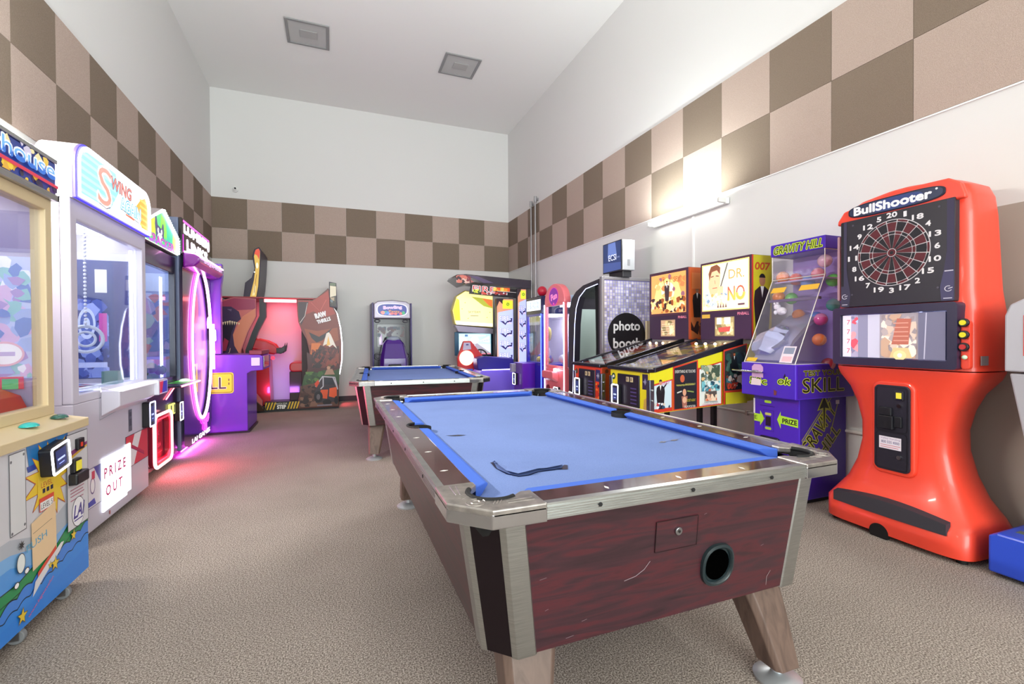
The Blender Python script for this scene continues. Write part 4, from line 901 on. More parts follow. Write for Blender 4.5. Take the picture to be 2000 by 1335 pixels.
rp_ = [(1.44, .03), (1.44, .19), (1.50, .42), (1.57, .62), (1.625, .85), (1.62, 1.02), (1.58, 1.22), (1.50, 1.38), (1.455, 1.52), (1.44, 1.70), (1.44, 1.90), (1.68, 1.90), (1.76, 1.94), (1.93, 2.10), (1.965, 2.08), (1.985, 1.85), (2.07, 1.68), (2.12, 1.42), (2.145, 1.15), (2.14, .85), (2.10, .6), (2.09, .03)]
m = M(); m.prism(rp_, 'xz', yF, yF + .05); rs = m.build('right_side_panel', mat('side_art_base2', '#5a2418', rough=.35), r, bevel=.004)
m = M(); m.prism([(1.50, 1.88), (1.72, 1.88), (2.03, 1.3), (2.06, .9), (2.02, .1), (1.50, .1)], 'xz', yF + .05, -.06); m.build('seat_shell', mat('seat_shell', '#301418', rough=.5), r)
bx('back_wall_panel', .25, 1.56, -.10, -.06, .10, 1.90, mat('rose_panel', '#dcc0cc', rough=.55), r)
m = M(); m.prism([(.25, .10), (.25, 1.88), (.60, 1.88), (.60, 1.5), (.48, 1.1), (.55, .7), (.68, .10)], 'xz', yF + .05, -.10); m.build('screen_housing', mat('housing_dark', '#2a1222', rough=.4), r)
bx('canopy', .30, 1.93, yF + .01, -.06, 1.905, 1.93, mat('canopy_red', '#a03038', rough=.4), r, .004)
bx('canopy_light', .94, 1.43, yF - .004, yF + .03, 1.845, 1.895, led('canopy_rose', '#ff7a80', 6), r, .005)
area('ride_canopy_glow', (1.18, -.5, 1.87), (0, .25, -1), .45, .5, 9, (1, .16, .20))
area('ride_floor_glow', (1.2, -.85, .35), (0, 1, .3), .5, .1, 5, (.35, .2, 1))
m = M(); m.prism([(.66, .10), (1.0, .10), (.98, .85), (.72, 1.02), (.60, .98)], 'xz', yF + .16, -.30); m.build('gun_console', RED, r, bevel=.01)
for dy in (.18, .55):
    m = M(); m.loft([[(x, yF + dy + a * .05, z + b * s) for a, b in ((-1, -.7), (-.7, -1), (.7, -1), (1, -.7), (1, .7), (.7, 1), (-.7, 1), (-1, .7))] for x, z, s in ((.72, 1.13, .07), (.80, 1.14, .10), (.95, 1.09, .11), (1.06, 1.05, .09), (1.10, 1.03, .05))]); g = m.build('light_gun', RED, r, bevel=.006)
    m = M(); m.loft([[(x, yF + dy + a * .035, z + b * s) for a, b in ((-1, -1), (1, -1), (1, 1), (-1, 1))] for x, z, s in ((1.08, 1.03, .045), (1.17, 1.02, .05), (1.22, 1.06, .05), (1.235, 1.13, .035))]); m.build('gun_grip', BLACKP, g, bevel=.008)
    m = M(); m.cyl((.93, yF + dy, .98), (.90, yF + dy, .90), .03, n=12); m.build('gun_mount', BLACKP, g, smooth=40)
m = M(); m.ball((1.04, yF + .2, .90), .028); m.build('start_lamp', LED_RED, r, smooth=60)
m = M(); m.loft([[(x, yF + .1 + q, z) for x, z in rrect(1.30, .66, 1.56, .82, .06, 4)] for q in (0, .72)]); m.build('seat_bolster', RED, r, bevel=.02)
bx('seat_base', 1.30, 1.5, yF + .12, -.2, .10, .66, mat('seat_dark_red', '#3c1420', rough=.5), r, .01)  # seat base in one plain dark red
bx('step', .93, 1.44, yF - .012, yF + .3, .03, .17, BLACKP, r, .003)
a = fF(yF - .0125); a.rect(.935, .035, 1.435, .165, '#1a1a14')
for i in range(14):
    x = .91 + i * .045
    if .90 < x < 1.06 or 1.24 < x < 1.42: a.poly([(max(x, .935), .04), (x + .022, .04), (x + .06, .16), (x + .038, .16)], '#e3b81f')
a.text('WATCH YOUR', 1.10, .12, 1.27, .148, '#e6e2d0'); a.text('STEP', 1.12, .05, 1.25, .11, '#f4f2e8', bold=.004)
a.done('step_lettering', INK, r)
m = M(); m.prism([(.70, .03), (.92, .03), (.92, .08), (.62, .42), (.56, .40)], 'xz', yF - .06, yF - .004); m.build('ramp_rail', mat('bronze_rail', '#4a3428', rough=.3, metal=.5), r, bevel=.004)
led_ring(fF(yF + .02), [(1.985, 1.82), (2.08, 1.66), (2.13, 1.42), (2.155, 1.15), (2.15, .85), (2.11, .6)], .009, 'edge_light_strip', LED_W, r, closed=False)
# upright sign on the screen end and small sign on the seat end
m = M(); m.prism([(.63, 1.90), (.66, 2.16), (.76, 2.25), (.80, 2.40), (.77, 2.60), (.80, 2.72), (.87, 2.76), (.90, 2.70), (.885, 2.40), (.86, 2.1), (.83, 1.92)], 'xz', yF + .02, -.12); sg = m.build('upright_sign', mat('sign_dark', '#2a1a34', rough=.4), r, bevel=.006)
a = fF(yF + .0195); a.poly([(.73, 1.93), (.79, 2.2), (.815, 2.42), (.795, 2.60), (.82, 2.71), (.865, 2.735), (.885, 2.69), (.872, 2.4), (.85, 2.1), (.82, 1.93)], '#d8b048')
a.poly([(.80, 2.64), (.82, 2.71), (.865, 2.735), (.885, 2.69), (.87, 2.55), (.84, 2.62)], '#d8482c'); a.poly([(.76, 1.95), (.80, 2.15), (.82, 2.1), (.80, 1.95)], '#f0d89a'); a.disc(.84, 2.45, .018, '#f4ecd0', .05); a.line([(.79, 2.0), (.83, 2.3)], .008, '#8a5a2a'); a.disc(.80, 2.34, .012, '#ffffff'); a.done('sign_print', BACKLIT0, sg)
m = M(); m.prism([(1.955, 1.78), (1.95, 2.22), (2.07, 2.20), (2.085, 1.76)], 'xz', yF - .01, -.12); sg = m.build('seat_sign', mat('sign_dark', '#2a1a34'), r, bevel=.005)
a = fF(yF - .0105); a.rect(1.965, 1.80, 2.065, 2.15, '#3a3428'); a.poly([(1.965, 1.95), (2.065, 1.98), (2.065, 2.14), (1.965, 2.15)], '#e6dfc0'); a.rect(1.965, 2.15, 2.06, 2.2, '#6a7a60'); a.splat(1.965, 1.80, 2.065, 1.95, ['#6a7a80', '#b0a080', '#2a2420'], 8, 3, .2); a.done('seat_sign_print', INK, sg)
# left artwork: a dark cave mouth with teeth-like stalactites in a red sky (generic)
a = fF(yF - .0005); a.poly([(p[0] * .985 + .008, p[1] * .99 + .01) for p in lp], '#cf6c66')
a.poly([(.235, .9), (.235, 1.72), (.33, 1.84), (.5, 1.90), (.81, 1.885), (.81, 1.72), (.5, 1.70)], '#a03a5a')
a.poly([(.55, .95), (.60, 1.10), (.69, 1.36), (.81, 1.61), (.81, 1.74), (.62, 1.6), (.48, 1.3), (.50, 1.05)], '#e08868')
a.poly([(.235, .92), (.235, 1.68), (.34, 1.76), (.46, 1.76), (.57, 1.68), (.60, 1.56), (.54, 1.50), (.48, 1.30), (.50, 1.12), (.58, .96)], '#3e2a50')
a.poly([(.235, 1.0), (.235, 1.46), (.34, 1.50), (.52, 1.50), (.46, 1.34), (.42, 1.12), (.36, 1.0)], '#1e0d2a'); a.poly([(.30, 1.03), (.36, 1.25), (.42, 1.20), (.38, 1.04)], '#a02a4a')
for i in range(9):
    x = .30 + i * .032; a.poly([(x, 1.53 - .008 * abs(i - 4)), (x + .026, 1.53 - .008 * abs(i - 4)), (x + .012, 1.455)], '#f0dcb0')
a.line([(.31, 1.03), (.34, .98), (.39, .98), (.43, 1.02), (.44, 1.08)], .008, '#e8c0a0'); a.poly([(.40, 1.72), (.47, 1.72), (.46, 1.68)], '#6a5a7a')
a.done('side_artwork', INK, ls)
# right artwork: volcano, jungle, off-road car
a = fF(yF - .0005); Q = [(p[0] * .985 + .026, p[1] * .985 + .012) for p in rp_]; a.poly(Q, '#7a2a1e')
a.poly([(1.46, 1.88), (1.68, 1.88), (1.93, 2.06), (1.965, 1.85), (2.05, 1.66), (1.85, 1.60), (1.7, 1.7), (1.46, 1.60)], '#a83428')
a.poly([(1.46, 1.86), (1.62, 1.86), (1.56, 1.60), (1.50, 1.46), (1.46, 1.6)], '#3a1c24'); a.line([(1.48, 1.5), (1.56, 1.62), (1.60, 1.84)], .008, '#e8d8d0'); a.line([(1.66, 1.85), (1.80, 1.7), (1.9, 1.9)], .01, '#c8584a')
a.poly([(1.55, 1.40), (1.75, 1.36), (2.08, 1.42), (2.10, 1.2), (1.9, 1.1), (1.62, 1.12)], '#9a4a28')
a.poly([(1.62, 1.34), (1.70, 1.30), (1.78, 1.26), (1.88, 1.32), (2.0, 1.42), (1.92, 1.30), (1.84, 1.20), (1.74, 1.16), (1.66, 1.24)], '#241a26')
a.poly([(1.66, 1.15), (1.80, 1.15), (1.83, 1.05), (1.70, .95), (1.64, .96)], '#e07a30'); a.poly([(1.58, 1.0), (1.70, .92), (1.8, 1.12), (1.9, 1.05), (2.1, 1.1), (2.12, .7), (1.6, .6)], '#4a1a1e')
a.poly([(1.84, 1.10), (1.90, 1.32), (1.94, 1.34), (1.97, 1.30), (2.07, 1.05), (2.0, 1.12), (1.95, 1.08), (1.90, 1.13)], '#f6efdc'); a.poly([(1.90, 1.10), (1.93, 1.28), (1.96, 1.12)], '#f8c860')
a.splat(1.66, .72, 2.1, 1.04, ['#5a201e', '#74302a', '#3a1418', '#8a3a2a', '#2a1014'], 70, 17, .09)
for i in range(22):
    x = 1.67 + (i * .37 % 1) * .42; z = .75 + (i * .61 % 1) * .26; a.line([(x, z), (x + .012, z + .05)], .006, '#a04438')
a.poly([(1.54, .60), (1.60, .66), (1.75, .64), (1.84, .68), (1.98, .66), (2.11, .70), (2.10, .42), (1.5, .42)], '#2f5228'); a.splat(1.55, .46, 1.85, .66, ['#3f6a30', '#24401e', '#5a8038'], 26, 8, .1)
a.poly([(1.46, .05), (1.46, .2), (1.50, .42), (1.7, .46), (2.09, .40), (2.08, .05)], '#6a4636'); a.splat(1.47, .06, 1.75, .42, ['#4a2a20', '#8a6450', '#2a1816', '#5f3f34'], 40, 5, .12)
a.disc(1.93, .72, .03, '#c89878'); a.poly([(1.86, .60), (1.90, .69), (1.99, .70), (2.03, .60)], '#b08a70'); a.disc(1.95, .76, .03, '#6a4a2a', .018)
CR = [(1.72, .12), (1.70, .30), (1.82, .55), (1.84, .58), (2.02, .56), (2.08, .45), (2.07, .12)]
a.poly(CR, '#3a3038'); a.poly([(1.80, .34), (1.92, .34), (1.90, .18), (1.78, .2)], '#e85a26'); a.poly([(1.94, .36), (2.06, .38), (2.06, .18), (1.93, .22)], '#f0602a')
a.poly([(1.86, .54), (2.0, .53), (2.02, .42), (1.86, .43)], '#1e2432'); 
for l_ in ([(1.72, .40), (1.83, .57), (2.03, .55), (2.075, .34)], [(1.84, .57), (1.84, .40), (1.80, .36)], [(2.0, .55), (2.07, .36)]): a.line(l_, .018, '#c8c8cc')
a.disc(1.76, .22, .07, '#15131a', .10); a.disc(1.76, .22, .03, '#6a6468', .05); a.disc(2.05, .15, .035, '#15131a', .07); a.disc(1.90, .12, .07, '#1a1416', .05)
a.poly([(1.70, .45), (1.76, .52), (1.78, .46), (1.73, .38)], '#e04a2a'); a.rect(1.74, .06, 1.98, .085, '#8a8088')
a.text('RAW', 1.72, 1.60, 1.90, 1.68, '#f8f6f4', rot=17, bold=.008); a.text('THRILLS', 1.75, 1.515, 1.97, 1.575, '#f8f6f4', rot=17, bold=.005)
a.done('side_artwork', INK, rs)
for x in (1.5, 2.03): m = M(); m.cyl((x, yF + .06, 0), (x, yF + .06, .028), .025, n=14); m.build('leveling_foot', STEEL, r, smooth=40)
area('ride_underglow', (2.14, -.5, .14), (1, -.1, -.2), .5, .1, 1.6, (1, .08, .12))

# ------------------------------------------------------------------ 7  black and purple ball-drop game at the back wall
r = empty('ball_drop_game', (3.05, -.45, 0), 'narrow black and purple arcade machine with oval sign, behind the far pool table', 'arcade machine')
bx('body', 2.72, 3.42, -.45, -.04, .02, 1.86, mat('black_violet', '#1d1628', rough=.3, coat=.2), r, .015)
for x0 in (2.695, 3.405): bx('side_rail', x0, x0 + .03, -.60, -.04, .02, 1.90, mat('violet_rail', '#33246a', rough=.3), r, .008)
m = M(); m.prism([(2.725, 1.88), (2.80, 1.93), (3.06, 1.955), (3.33, 1.93), (3.405, 1.88), (3.405, 1.60), (2.725, 1.60)], 'xz', -.62, -.45); m.build('sign_head', mat('silver_plastic', '#9a94a2', rough=.3, metal=.3), r, bevel=.02, seg=3)
a = fF(-.6205); a.poly([(3.065 + p[0], 1.765 + p[1]) for p in [(.29 * (abs(cos(R(t))) ** .6) * (1 if cos(R(t)) > 0 else -1), .125 * (abs(sin(R(t))) ** .7) * (1 if sin(R(t)) > 0 else -1)) for t in range(0, 360, 10)]], '#e4e2ec')
a.poly([(3.065 + p[0], 1.765 + p[1]) for p in [(.27 * (abs(cos(R(t))) ** .6) * (1 if cos(R(t)) > 0 else -1), .11 * (abs(sin(R(t))) ** .7) * (1 if sin(R(t)) > 0 else -1)) for t in range(0, 360, 10)]], '#2c3a90')
a.splat(2.84, 1.67, 3.29, 1.74, ['#4a7ac8', '#d86a70', '#6a3a90', '#3ca878', '#d8a0c0'], 26, 4, .22); a.outlined('Bowling', 2.90, 1.77, 3.24, 1.84, '#c88ad8', '#e8d8f0', .006, rot=3); a.outlined('Party', 3.0, 1.70, 3.2, 1.76, '#e89a60', '#5a2a60', .006); a.disc(2.89, 1.71, .035, '#d88a80'); a.disc(2.98, 1.705, .03, '#4a8ad0'); a.disc(3.27, 1.71, .032, '#3aa070')
a.done('sign_print', BACKLIT0, r)
for x in (2.80, 3.33):
    m = M(); m.torus((x, -.46, 1.56), (0, 1, 0), .045, .012, 20, 6, sq=.6); m.build('speaker_ring', mat('speaker_ring', '#55505e', rough=.4), r, smooth=60)
m = M(); m.prism(rrect(2.79, 1.05, 3.34, 1.50, .03), 'xz', -.462, -.45); m.build('screen', mat('dim_screen', '#262032', rough=.12), r, bevel=.004)
a = fF(-.4625); a.poly([(2.83, 1.1), (2.90, 1.1), (2.88, 1.3), (2.84, 1.32)], '#b8a0c8'); a.disc(3.0, 1.22, .03, '#2a8a5a', .05); a.splat(2.8, 1.25, 3.3, 1.45, ['#3a2a40', '#4a3238', '#2e3a4a'], 20, 6, .12); a.disc(2.85, 1.18, .02, '#e8e0f4', .07); a.done('screen_print', BACKLIT0, r)
# the sloping cone console
m = M(); m.loft([[(3.07 + w * a_, y_ + d_ * b_, z) for a_, b_ in ((-1, -.5), (-.8, -1), (.8, -1), (1, -.5), (1, .9), (-1, .9))] for z, w, d_, y_ in ((.35, .27, .22, -.72), (.85, .25, .20, -.72), (1.12, .19, .15, -.68), (1.20, .13, .11, -.66))]); cn = m.build('console', mat('console_violet', '#4a1f86', rough=.25, coat=.4), r, bevel=.01)
m = M(); m.ball((3.07, -.70, 1.21), .13, sc=(1, .7, .45)); m.build('console_dome', mat('pale_dome', '#9aa4b4', rough=.2), r, smooth=60)
bx('plinth', 2.75, 3.38, -.78, -.44, .02, .35, BLACKP, r, .01)
for sx in (-1, 1):
    for k in range(5):
        m = M(); z = 1.06 - .11 * k; m.ball((3.07 + sx * (.09 + .012 * k), -.83 - .022 * k, z), .016, 8, 5); m.build('console_stud', mat('stud_glow', '#e8d0ff', em='#d8b8ff', es=.8), cn, smooth=60)
for x in (2.80, 3.345):
    m = M(); m.torus((x, -.50, .88), (0, 1, 0), .055, .012, 24, 6); m.cyl((x, -.49, .88), (x, -.505, .88), .03, n=16); m.build('side_speaker', mat('speaker_ring', '#55505e'), r, smooth=60); 
bx('coin_block', 2.95, 3.18, -.97, -.935, .45, .75, BLACKP, r, .02)

# ------------------------------------------------------------------ 8  racing cabinet with canopy and FIRE towers in the far right corner
r = empty('racing_cabinet', (4.7, -.8, 0), 'racing arcade cabinet with dark canopy, glowing yellow car sign and FIRE lettered towers', 'arcade machine')
yS = -.90
bx('screen_body', 4.46, 5.00, yS + .02, -.05, .02, 2.05, mat('race_black', '#221a28', rough=.35), r, .01)
m = M(); m.prism([(4.12, 1.75), (4.17, 1.48), (4.95, 1.42), (4.95, 2.06), (4.38, 2.14), (4.20, 2.02)], 'xz', yS - .14, yS + .02); sg = m.build('car_sign', mat('car_sign_body', '#cfc260', rough=.3), r, bevel=.02, seg=3)
a = fF(yS - .1405); a.poly([(4.135, 1.75), (4.185, 1.50), (4.935, 1.44), (4.935, 2.04), (4.385, 2.12), (4.215, 2.01)], '#f4eaa0')
a.poly([(4.14, 1.75), (4.18, 1.56), (4.28, 1.56), (4.26, 1.95), (4.21, 1.98)], '#d8cf30'); a.poly([(4.5, 2.02), (4.93, 1.97), (4.93, 1.80), (4.75, 1.84)], '#a4a838'); a.poly([(4.72, 1.99), (4.93, 1.96), (4.93, 1.82), (4.85, 1.86)], '#e07038')
a.poly([(4.2, 1.54), (4.93, 1.50), (4.93, 1.44), (4.2, 1.48)], '#f6f4ea'); a.text('SKYTEAM', 4.44, 1.70, 4.68, 1.745, '#4a4a40'); a.rect(4.48, 1.645, 4.64, 1.66, '#8a8468')
for p in ((4.3, 1.78), (4.42, 1.6), (4.86, 1.72), (4.36, 1.9), (4.8, 1.62)): a.poly([(p[0], p[1]), (p[0] + .03, p[1] + .012), (p[0] + .02, p[1] - .012)], '#8a8a40')
a.done('car_sign_print', BACKLIT, sg)
m = M(); m.loft([[(x, yS - .13 + q, z) for x, z in [(4.17, 1.47), (4.95, 1.41), (4.95, 1.30), (4.24, 1.34)]] for q in (0, .14)]); m.build('bumper', mat('silver_plastic', '#9a94a2'), r, bevel=.01)
bx('screen_bezel', 4.20, 4.96, yS - .02, yS + .02, .88, 1.34, mat('teal_bezel', '#2c5f78', rough=.3), r, .01)
a = fF(yS - .0205); a.rect(4.28, .90, 4.93, 1.31, '#cfe0ea'); a.rect(4.28, 1.10, 4.93, 1.31, '#b8e0f0'); a.poly([(4.35, .90), (4.54, 1.14), (4.62, 1.14), (4.93, .92), (4.93, .90)], '#9a94a2'); a.poly([(4.59, .94), (4.60, 1.14), (4.612, .94)], '#ffffff'); a.line([(4.46, .92), (4.55, 1.02)], .012, '#f4f4f4')
a.poly([(4.30, 1.26), (4.5, 1.16), (4.3, 1.13)], '#e8f4f4'); a.poly([(4.9, 1.26), (4.7, 1.16), (4.9, 1.13)], '#e4eef0'); a.rect(4.40, 1.25, 4.46, 1.29, '#4a6a98'); a.rect(4.48, 1.26, 4.82, 1.275, '#ffffff'); a.disc(4.6, 1.18, .08, '#ffffff', .07); a.line([(4.3, 1.2), (4.48, 1.17)], .008, '#8a9ab0'); a.line([(4.9, 1.19), (4.74, 1.16)], .008, '#8a9ab0'); a.rect(4.28, .90, 4.93, .915, '#d86a78')
a.done('screen_image', BACKLIT, r)
bx('dashboard', 4.30, 4.98, yS - .28, yS - .02, .62, .86, RED, r, .03)
m = M(); m.torus((4.62, yS - .36, .90), (0, -1, .55), .115, .014, 28, 8); m.cyl((4.62, yS - .36, .90), (4.62, yS - .24, .83), .025, n=12)
for t in (0, 120, 240): m.cyl((4.62, yS - .36, .90), (4.62 + .11 * cos(R(t + 90)), yS - .36, .90 + .10 * sin(R(t + 90))), .008, n=6)
m.build('steering_wheel', BLACKP, r, smooth=50)
bx('shifter_box', 4.82, 4.92, yS - .34, yS - .28, .74, .84, BLACKP, r, .01)
# red side wing with the round lamp
m = M(); m.prism([(4.12, .55), (4.10, .86), (4.22, 1.17), (4.36, 1.17), (4.58, .90), (4.60, .75), (4.52, .30), (4.60, .03), (4.24, .03), (4.24, .45)], 'xz', -1.50, -1.42); wg = m.build('side_wing', mat('wing_red', '#c8302c', rough=.3, coat=.3), r, bevel=.015)
m = M(); m.torus((4.27, -1.505, .86), (0, 1, 0), .125, .012, 32, 8); m.build('lamp_ring', led('lamp_ring_warm', '#ffb098', 2), wg, smooth=60)
m = M(); m.cyl((4.27, -1.50, .86), (4.27, -1.515, .86), .105, n=32); m.build('round_lamp', LED_W, wg)
a = fF(-1.5005); a.poly([(4.20, 1.0), (4.22, 1.14), (4.34, 1.14), (4.36, 1.02)], '#b9b4c8'); a.rect(4.26, 1.09, 4.31, 1.115, '#3a3a80'); a.rect(4.25, .52, 4.39, .66, '#5a6ad8'); a.poly([(4.25, .52), (4.39, .52), (4.39, .58), (4.25, .54)], '#a85a48'); a.done('wing_print', INK, wg)
# purple seat block
m = M(); m.prism([(4.35, .03), (5.10, .03), (5.10, .66), (4.40, .66), (4.36, .62)], 'xz', -2.02, -1.56); sb = m.build('seat_block', mat('lavender_block', '#7f66dd', rough=.4), r, bevel=.01)
m = M(); m.prism([(4.38, .66), (5.10, .66), (5.04, .86), (4.50, .90), (4.36, .86)], 'xz', -1.85, -1.58); m.build('seat_back', mat('indigo_seat', '#22187a', rough=.4), r, bevel=.02)
m = M(); m.tube([(4.40, -2.025, .67), (5.10, -2.025, .67)], .008, 8); m.build('seat_light_strip', led('strip_lilac', '#b8b0ff', 4), sb, smooth=60)
# canopy
m = M(); m.prism([(4.07, 2.32), (4.10, 2.37), (4.28, 2.385), (5.57, 2.32), (5.54, 2.16), (5.40, 2.165), (4.42, 2.24), (4.26, 2.20)], 'xz', -1.50, -.85); cp = m.build('canopy', mat('canopy_dark', '#3a3340', rough=.2, coat=.4), r, bevel=.008)
a = fF(-1.5005); a.poly([(4.08, 2.325), (4.11, 2.36), (4.22, 2.37), (4.40, 2.26), (4.42, 2.245), (4.27, 2.21)], '#c06a68'); a.splat(4.09, 2.22, 4.36, 2.36, ['#e8c0b0', '#8a2a38', '#3a1a2a', '#e07a68'], 22, 3, .22); a.poly([(4.3, 2.36), (4.6, 2.24), (4.8, 2.24), (4.5, 2.35)], '#5a4a70'); a.done('canopy_print', INK, cp)
m = M(); m.prism([(4.40, 2.20), (5.30, 2.14), (5.30, 1.98), (4.36, 2.04)], 'xz', -1.42, -1.36); hb = m.build('header_board', mat('header_dark', '#1e1820', rough=.3), r, bevel=.004)
a = fF(-1.4205); a.outlined('FIRE', 4.42, 2.075, 4.86, 2.18, '#c03a34', '#ece4e8', .01, rot=-3); a.splat(4.82, 2.10, 5.15, 2.17, ['#f0a030', '#e8602a', '#f8d060'], 22, 5, .4); a.splat(4.5, 2.03, 5.1, 2.08, ['#c8483c', '#d8d0d4', '#8a3038'], 26, 7, .4); a.rect(4.42, 2.05, 4.56, 2.12, '#c8d82c'); a.splat(4.42, 2.05, 4.56, 2.12, ['#3a4a20', '#e8e83a'], 10, 8, .2); a.line([(4.9, 2.10), (5.28, 2.085)], .006, '#e8e0e0'); a.done('header_print', BACKLIT0, hb)
# FIRE towers
for x0, x1, yy, zb, zt in ((4.90, 5.25, -1.36, .80, 1.97), (5.28, 5.47, -1.48, .02, 2.155)):
    bx('tower', x0, x1, yy, yy + .08, zb, zt, mat('tower_dark', '#2a2432', rough=.35), r, .006)
    a = fF(yy - .0005); w = x1 - x0; a.rect(x0 + .01, zb + .01, x1 - .01, zt - .01, '#a9b2ee'); a.poly([(x0 + .01, zb + .01), (x0 + .045, zb + .01), (x0 + .03, (zb + zt) / 2), (x0 + .05, zt - .01), (x0 + .01, zt - .01)], '#c8a08a')
    a.poly([(x0 + .01, zt - .27), (x1 - .01, zt - .20), (x1 - .01, zt - .01), (x0 + .01, zt - .01)], '#c88868'); a.poly([(x0 + .01, zt - .16), (x0 + .06, zt - .05), (x0 + .12 * w / .3, zt - .12), (x0 + .12 * w / .3, zt - .01), (x0 + .01, zt - .01)], '#2a1a20')
    a.rect(x0 + w * .36, zt - .19, x1 - .02, zt - .035, '#c4dc34'); a.star(x0 + w * .66, zt - .105, .045, '#3a3a18', 7); a.star(x0 + w * .66, zt - .105, .02, '#c4dc34', 5)
    for k in range(4 if zb > .5 else 4):
        z = zt - .42 - k * .235
        a.outlined('FIRE', x0 + w * .18, z, x0 + w * .72, z + .085, '#eef0ff', '#6a62a0', .006, rot=3)
        a.poly([(x0 + w * .2, z - .005), (x0 + w * .42, z - .012), (x0 + w * .5, z - .05), (x0 + w * .62, z - .005), (x0 + w * .85, z + .01), (x0 + w * .8, z + .045), (x0 + w * .92, z + .05), (x0 + w * .9, z - .02), (x0 + w * .62, z - .035), (x0 + w * .52, z - .085), (x0 + w * .4, z - .055)], '#241c48')
        a.poly([(x0 + w * .60, z - .07), (x0 + w * .75, z - .02), (x0 + w * .88, z - .06), (x0 + w * .7, z - .045)], '#e8b8f0')
    a.done('tower_print', BACKLIT, r)
area('tower_blue_glow', (5.0, -1.62, 1.3), (-.2, -1, -.3), .5, .6, 2.5, (.35, .3, 1))

# ------------------------------------------------------------------ 9/10  crane machines on the right wall
def crane(y0, y1, xf, ztop, col, name, label, archtop=False):
    """stands against the right wall, front faces -x; y0 is the end nearer the camera"""
    r = empty(name, ((xf + RW) / 2, (y0 + y1) / 2, 0), label, 'claw machine', None)
    xb = xf + .72; body = mat('crane_' + col.strip('#'), col, rough=.3, coat=.3)
    ze = ztop - .30
    bx('body', xf, xb, y0, y1, .04, .80, body, r, .01)
    bx('back_panel', xb - .03, xb, y0, y1, .80, ze, mat('crane_back', '#dfe6f4', rough=.4), r)
    for yy in (y0, y1 - .035):
        bx('corner_post', xf, xf + .05, yy, yy + .035, .80, ze, body, r, .006)
    for z in (.80, ze - .03): bx('window_rail', xf, xf + .04, y0 + .035, y1 - .035, z, z + .035, body, r, .004)
    bx('side_glass', xf + .05, xb - .03, y0 + .008, y0 + .014, .80, ze, ACRYL, r); bx('window_glass', xf + .015, xf + .02, y0 + .035, y1 - .035, .83, ze - .03, GLASS, r)
    bx('interior_light', xf + .2, xf + .5, y0 + .1, y1 - .1, ze - .03, ze - .015, led('crane_glow', '#f4f0ff', 18), r)
    return r, xb, ze, body
r, xb, ze, body = crane(-3.06, -2.46, 5.05, 1.90, '#2c22b0', 'claw_machine', 'blue claw machine with white lit sign beside the FIRE tower')
bx('sign_box', 5.05, xb - .16, -3.06, -2.46, ze, 1.88, mat('navy_trim', '#1a1a4a', rough=.3), r, .006)
a = fR(5.0495); a.rect(2.48, 1.66, 3.04, 1.83, '#e8f0f8'); a.outlined('BAIL MOOD', 2.52, 1.70, 3.0, 1.79, '#ffffff', '#5a8ac8', .009); a.done('sign_print', BACKLIT, r)
bx('prize_door_box', 4.82, 5.05, -2.82, -2.46, .10, .82, mat('violet_box', '#5a1c9c', rough=.3, coat=.3), r, .01)
a = Art((0, -2.8205, 0), (1, 0, 0), n=(0, -1, 0)); a.line([(4.86, .2), (5.02, .2), (5.02, .42), (4.86, .42)], .004, '#9a7ad0', closed=True); a.done('door_outline_print', INK, r)
reader(fR(4.8195), 2.56, .55, .13, .19, r, d=.04); bx('bill_box', 4.74, 4.82, -2.56, -2.47, .66, .80, mat('silver_plastic', '#9a94a2'), r, .006)
m = M()
for i in range(9): m.ball((5.2 + .05 * (i % 3), -2.95 + .05 * i, .86 + .04 * (i % 2)), .055, 10, 7, c=['#e8d050', '#6a70c0', '#c05a80'][i % 3])
m.build('plush_heap', INK, r, smooth=60)
m = M(); m.ball((5.3, -2.8, 1.28), .05, sc=(1, 1, 2.4)); m.build('hanging_plush', mat('plush_yellow', '#d8c850', rough=.8), r, smooth=60)
m = M(); m.ball((5.22, -2.92, .98), .05, sc=(1, 1, 2)); m.build('prize_figure', mat('prize_pale', '#f0e8d8', rough=.6), r, smooth=60)
m = M(); m.tube([(5.045, -3.055, .06), (5.045, -3.055, 1.6)], .008, 8); m.build('edge_light_strip', LED_BLUE, r, smooth=60)
bx('red_bell_base', 5.2, 5.36, -2.66, -2.54, 1.88, 1.92, BLACKP, r, .004); m = M(); m.ball((5.28, -2.6, 2.0), .085, sc=(1, .9, 1)); m.build('red_topper_ball', mat('topper_red', '#c8203c', rough=.3), r, smooth=60)

r, xb, ze, body = crane(-4.12, -3.50, 4.90, 2.0, '#f47a84', 'crane_game', 'coral pink claw machine with rounded top and round purple emblem')
pts = [(-4.12, ze), (-3.50, ze)] + [(-3.81 + .31 * cos(R(t)), 1.74 + .24 * sin(R(t))) for t in range(0, 181, 10)]
m = M(); m.prism(pts, 'yz', 4.90, 5.0); m.build('arched_top', body, r, bevel=.012)
bx('top_box', 5.0, xb, -4.12, -3.50, ze, 1.80, mat('pale_blue_top', '#b8cce8', rough=.3), r, .006)
a = fR(4.8995); a.disc(3.80, 1.80, .15, '#b02888', .13); a.disc(3.80, 1.80, .135, '#6a1a80', .118); a.outlined('Fun', 3.72, 1.76, 3.90, 1.84, '#f04a90', '#f8b0d0', .004, rot=10); a.poly([(3.80, 1.72), (3.83, 1.69), (3.78, 1.69)], '#f04a90'); a.done('emblem_print', BACKLIT, r)
m = M()
for i in range(12): m.ball((5.1 + .07 * (i % 4), -4.02 + .042 * i, .86 + .03 * (i % 3)), .06, 10, 7, c=['#e8e8f4', '#9ab8e0', '#f0c0c8', '#a8d8b0'][i % 4])
m.build('plush_heap', INK, r, smooth=60)
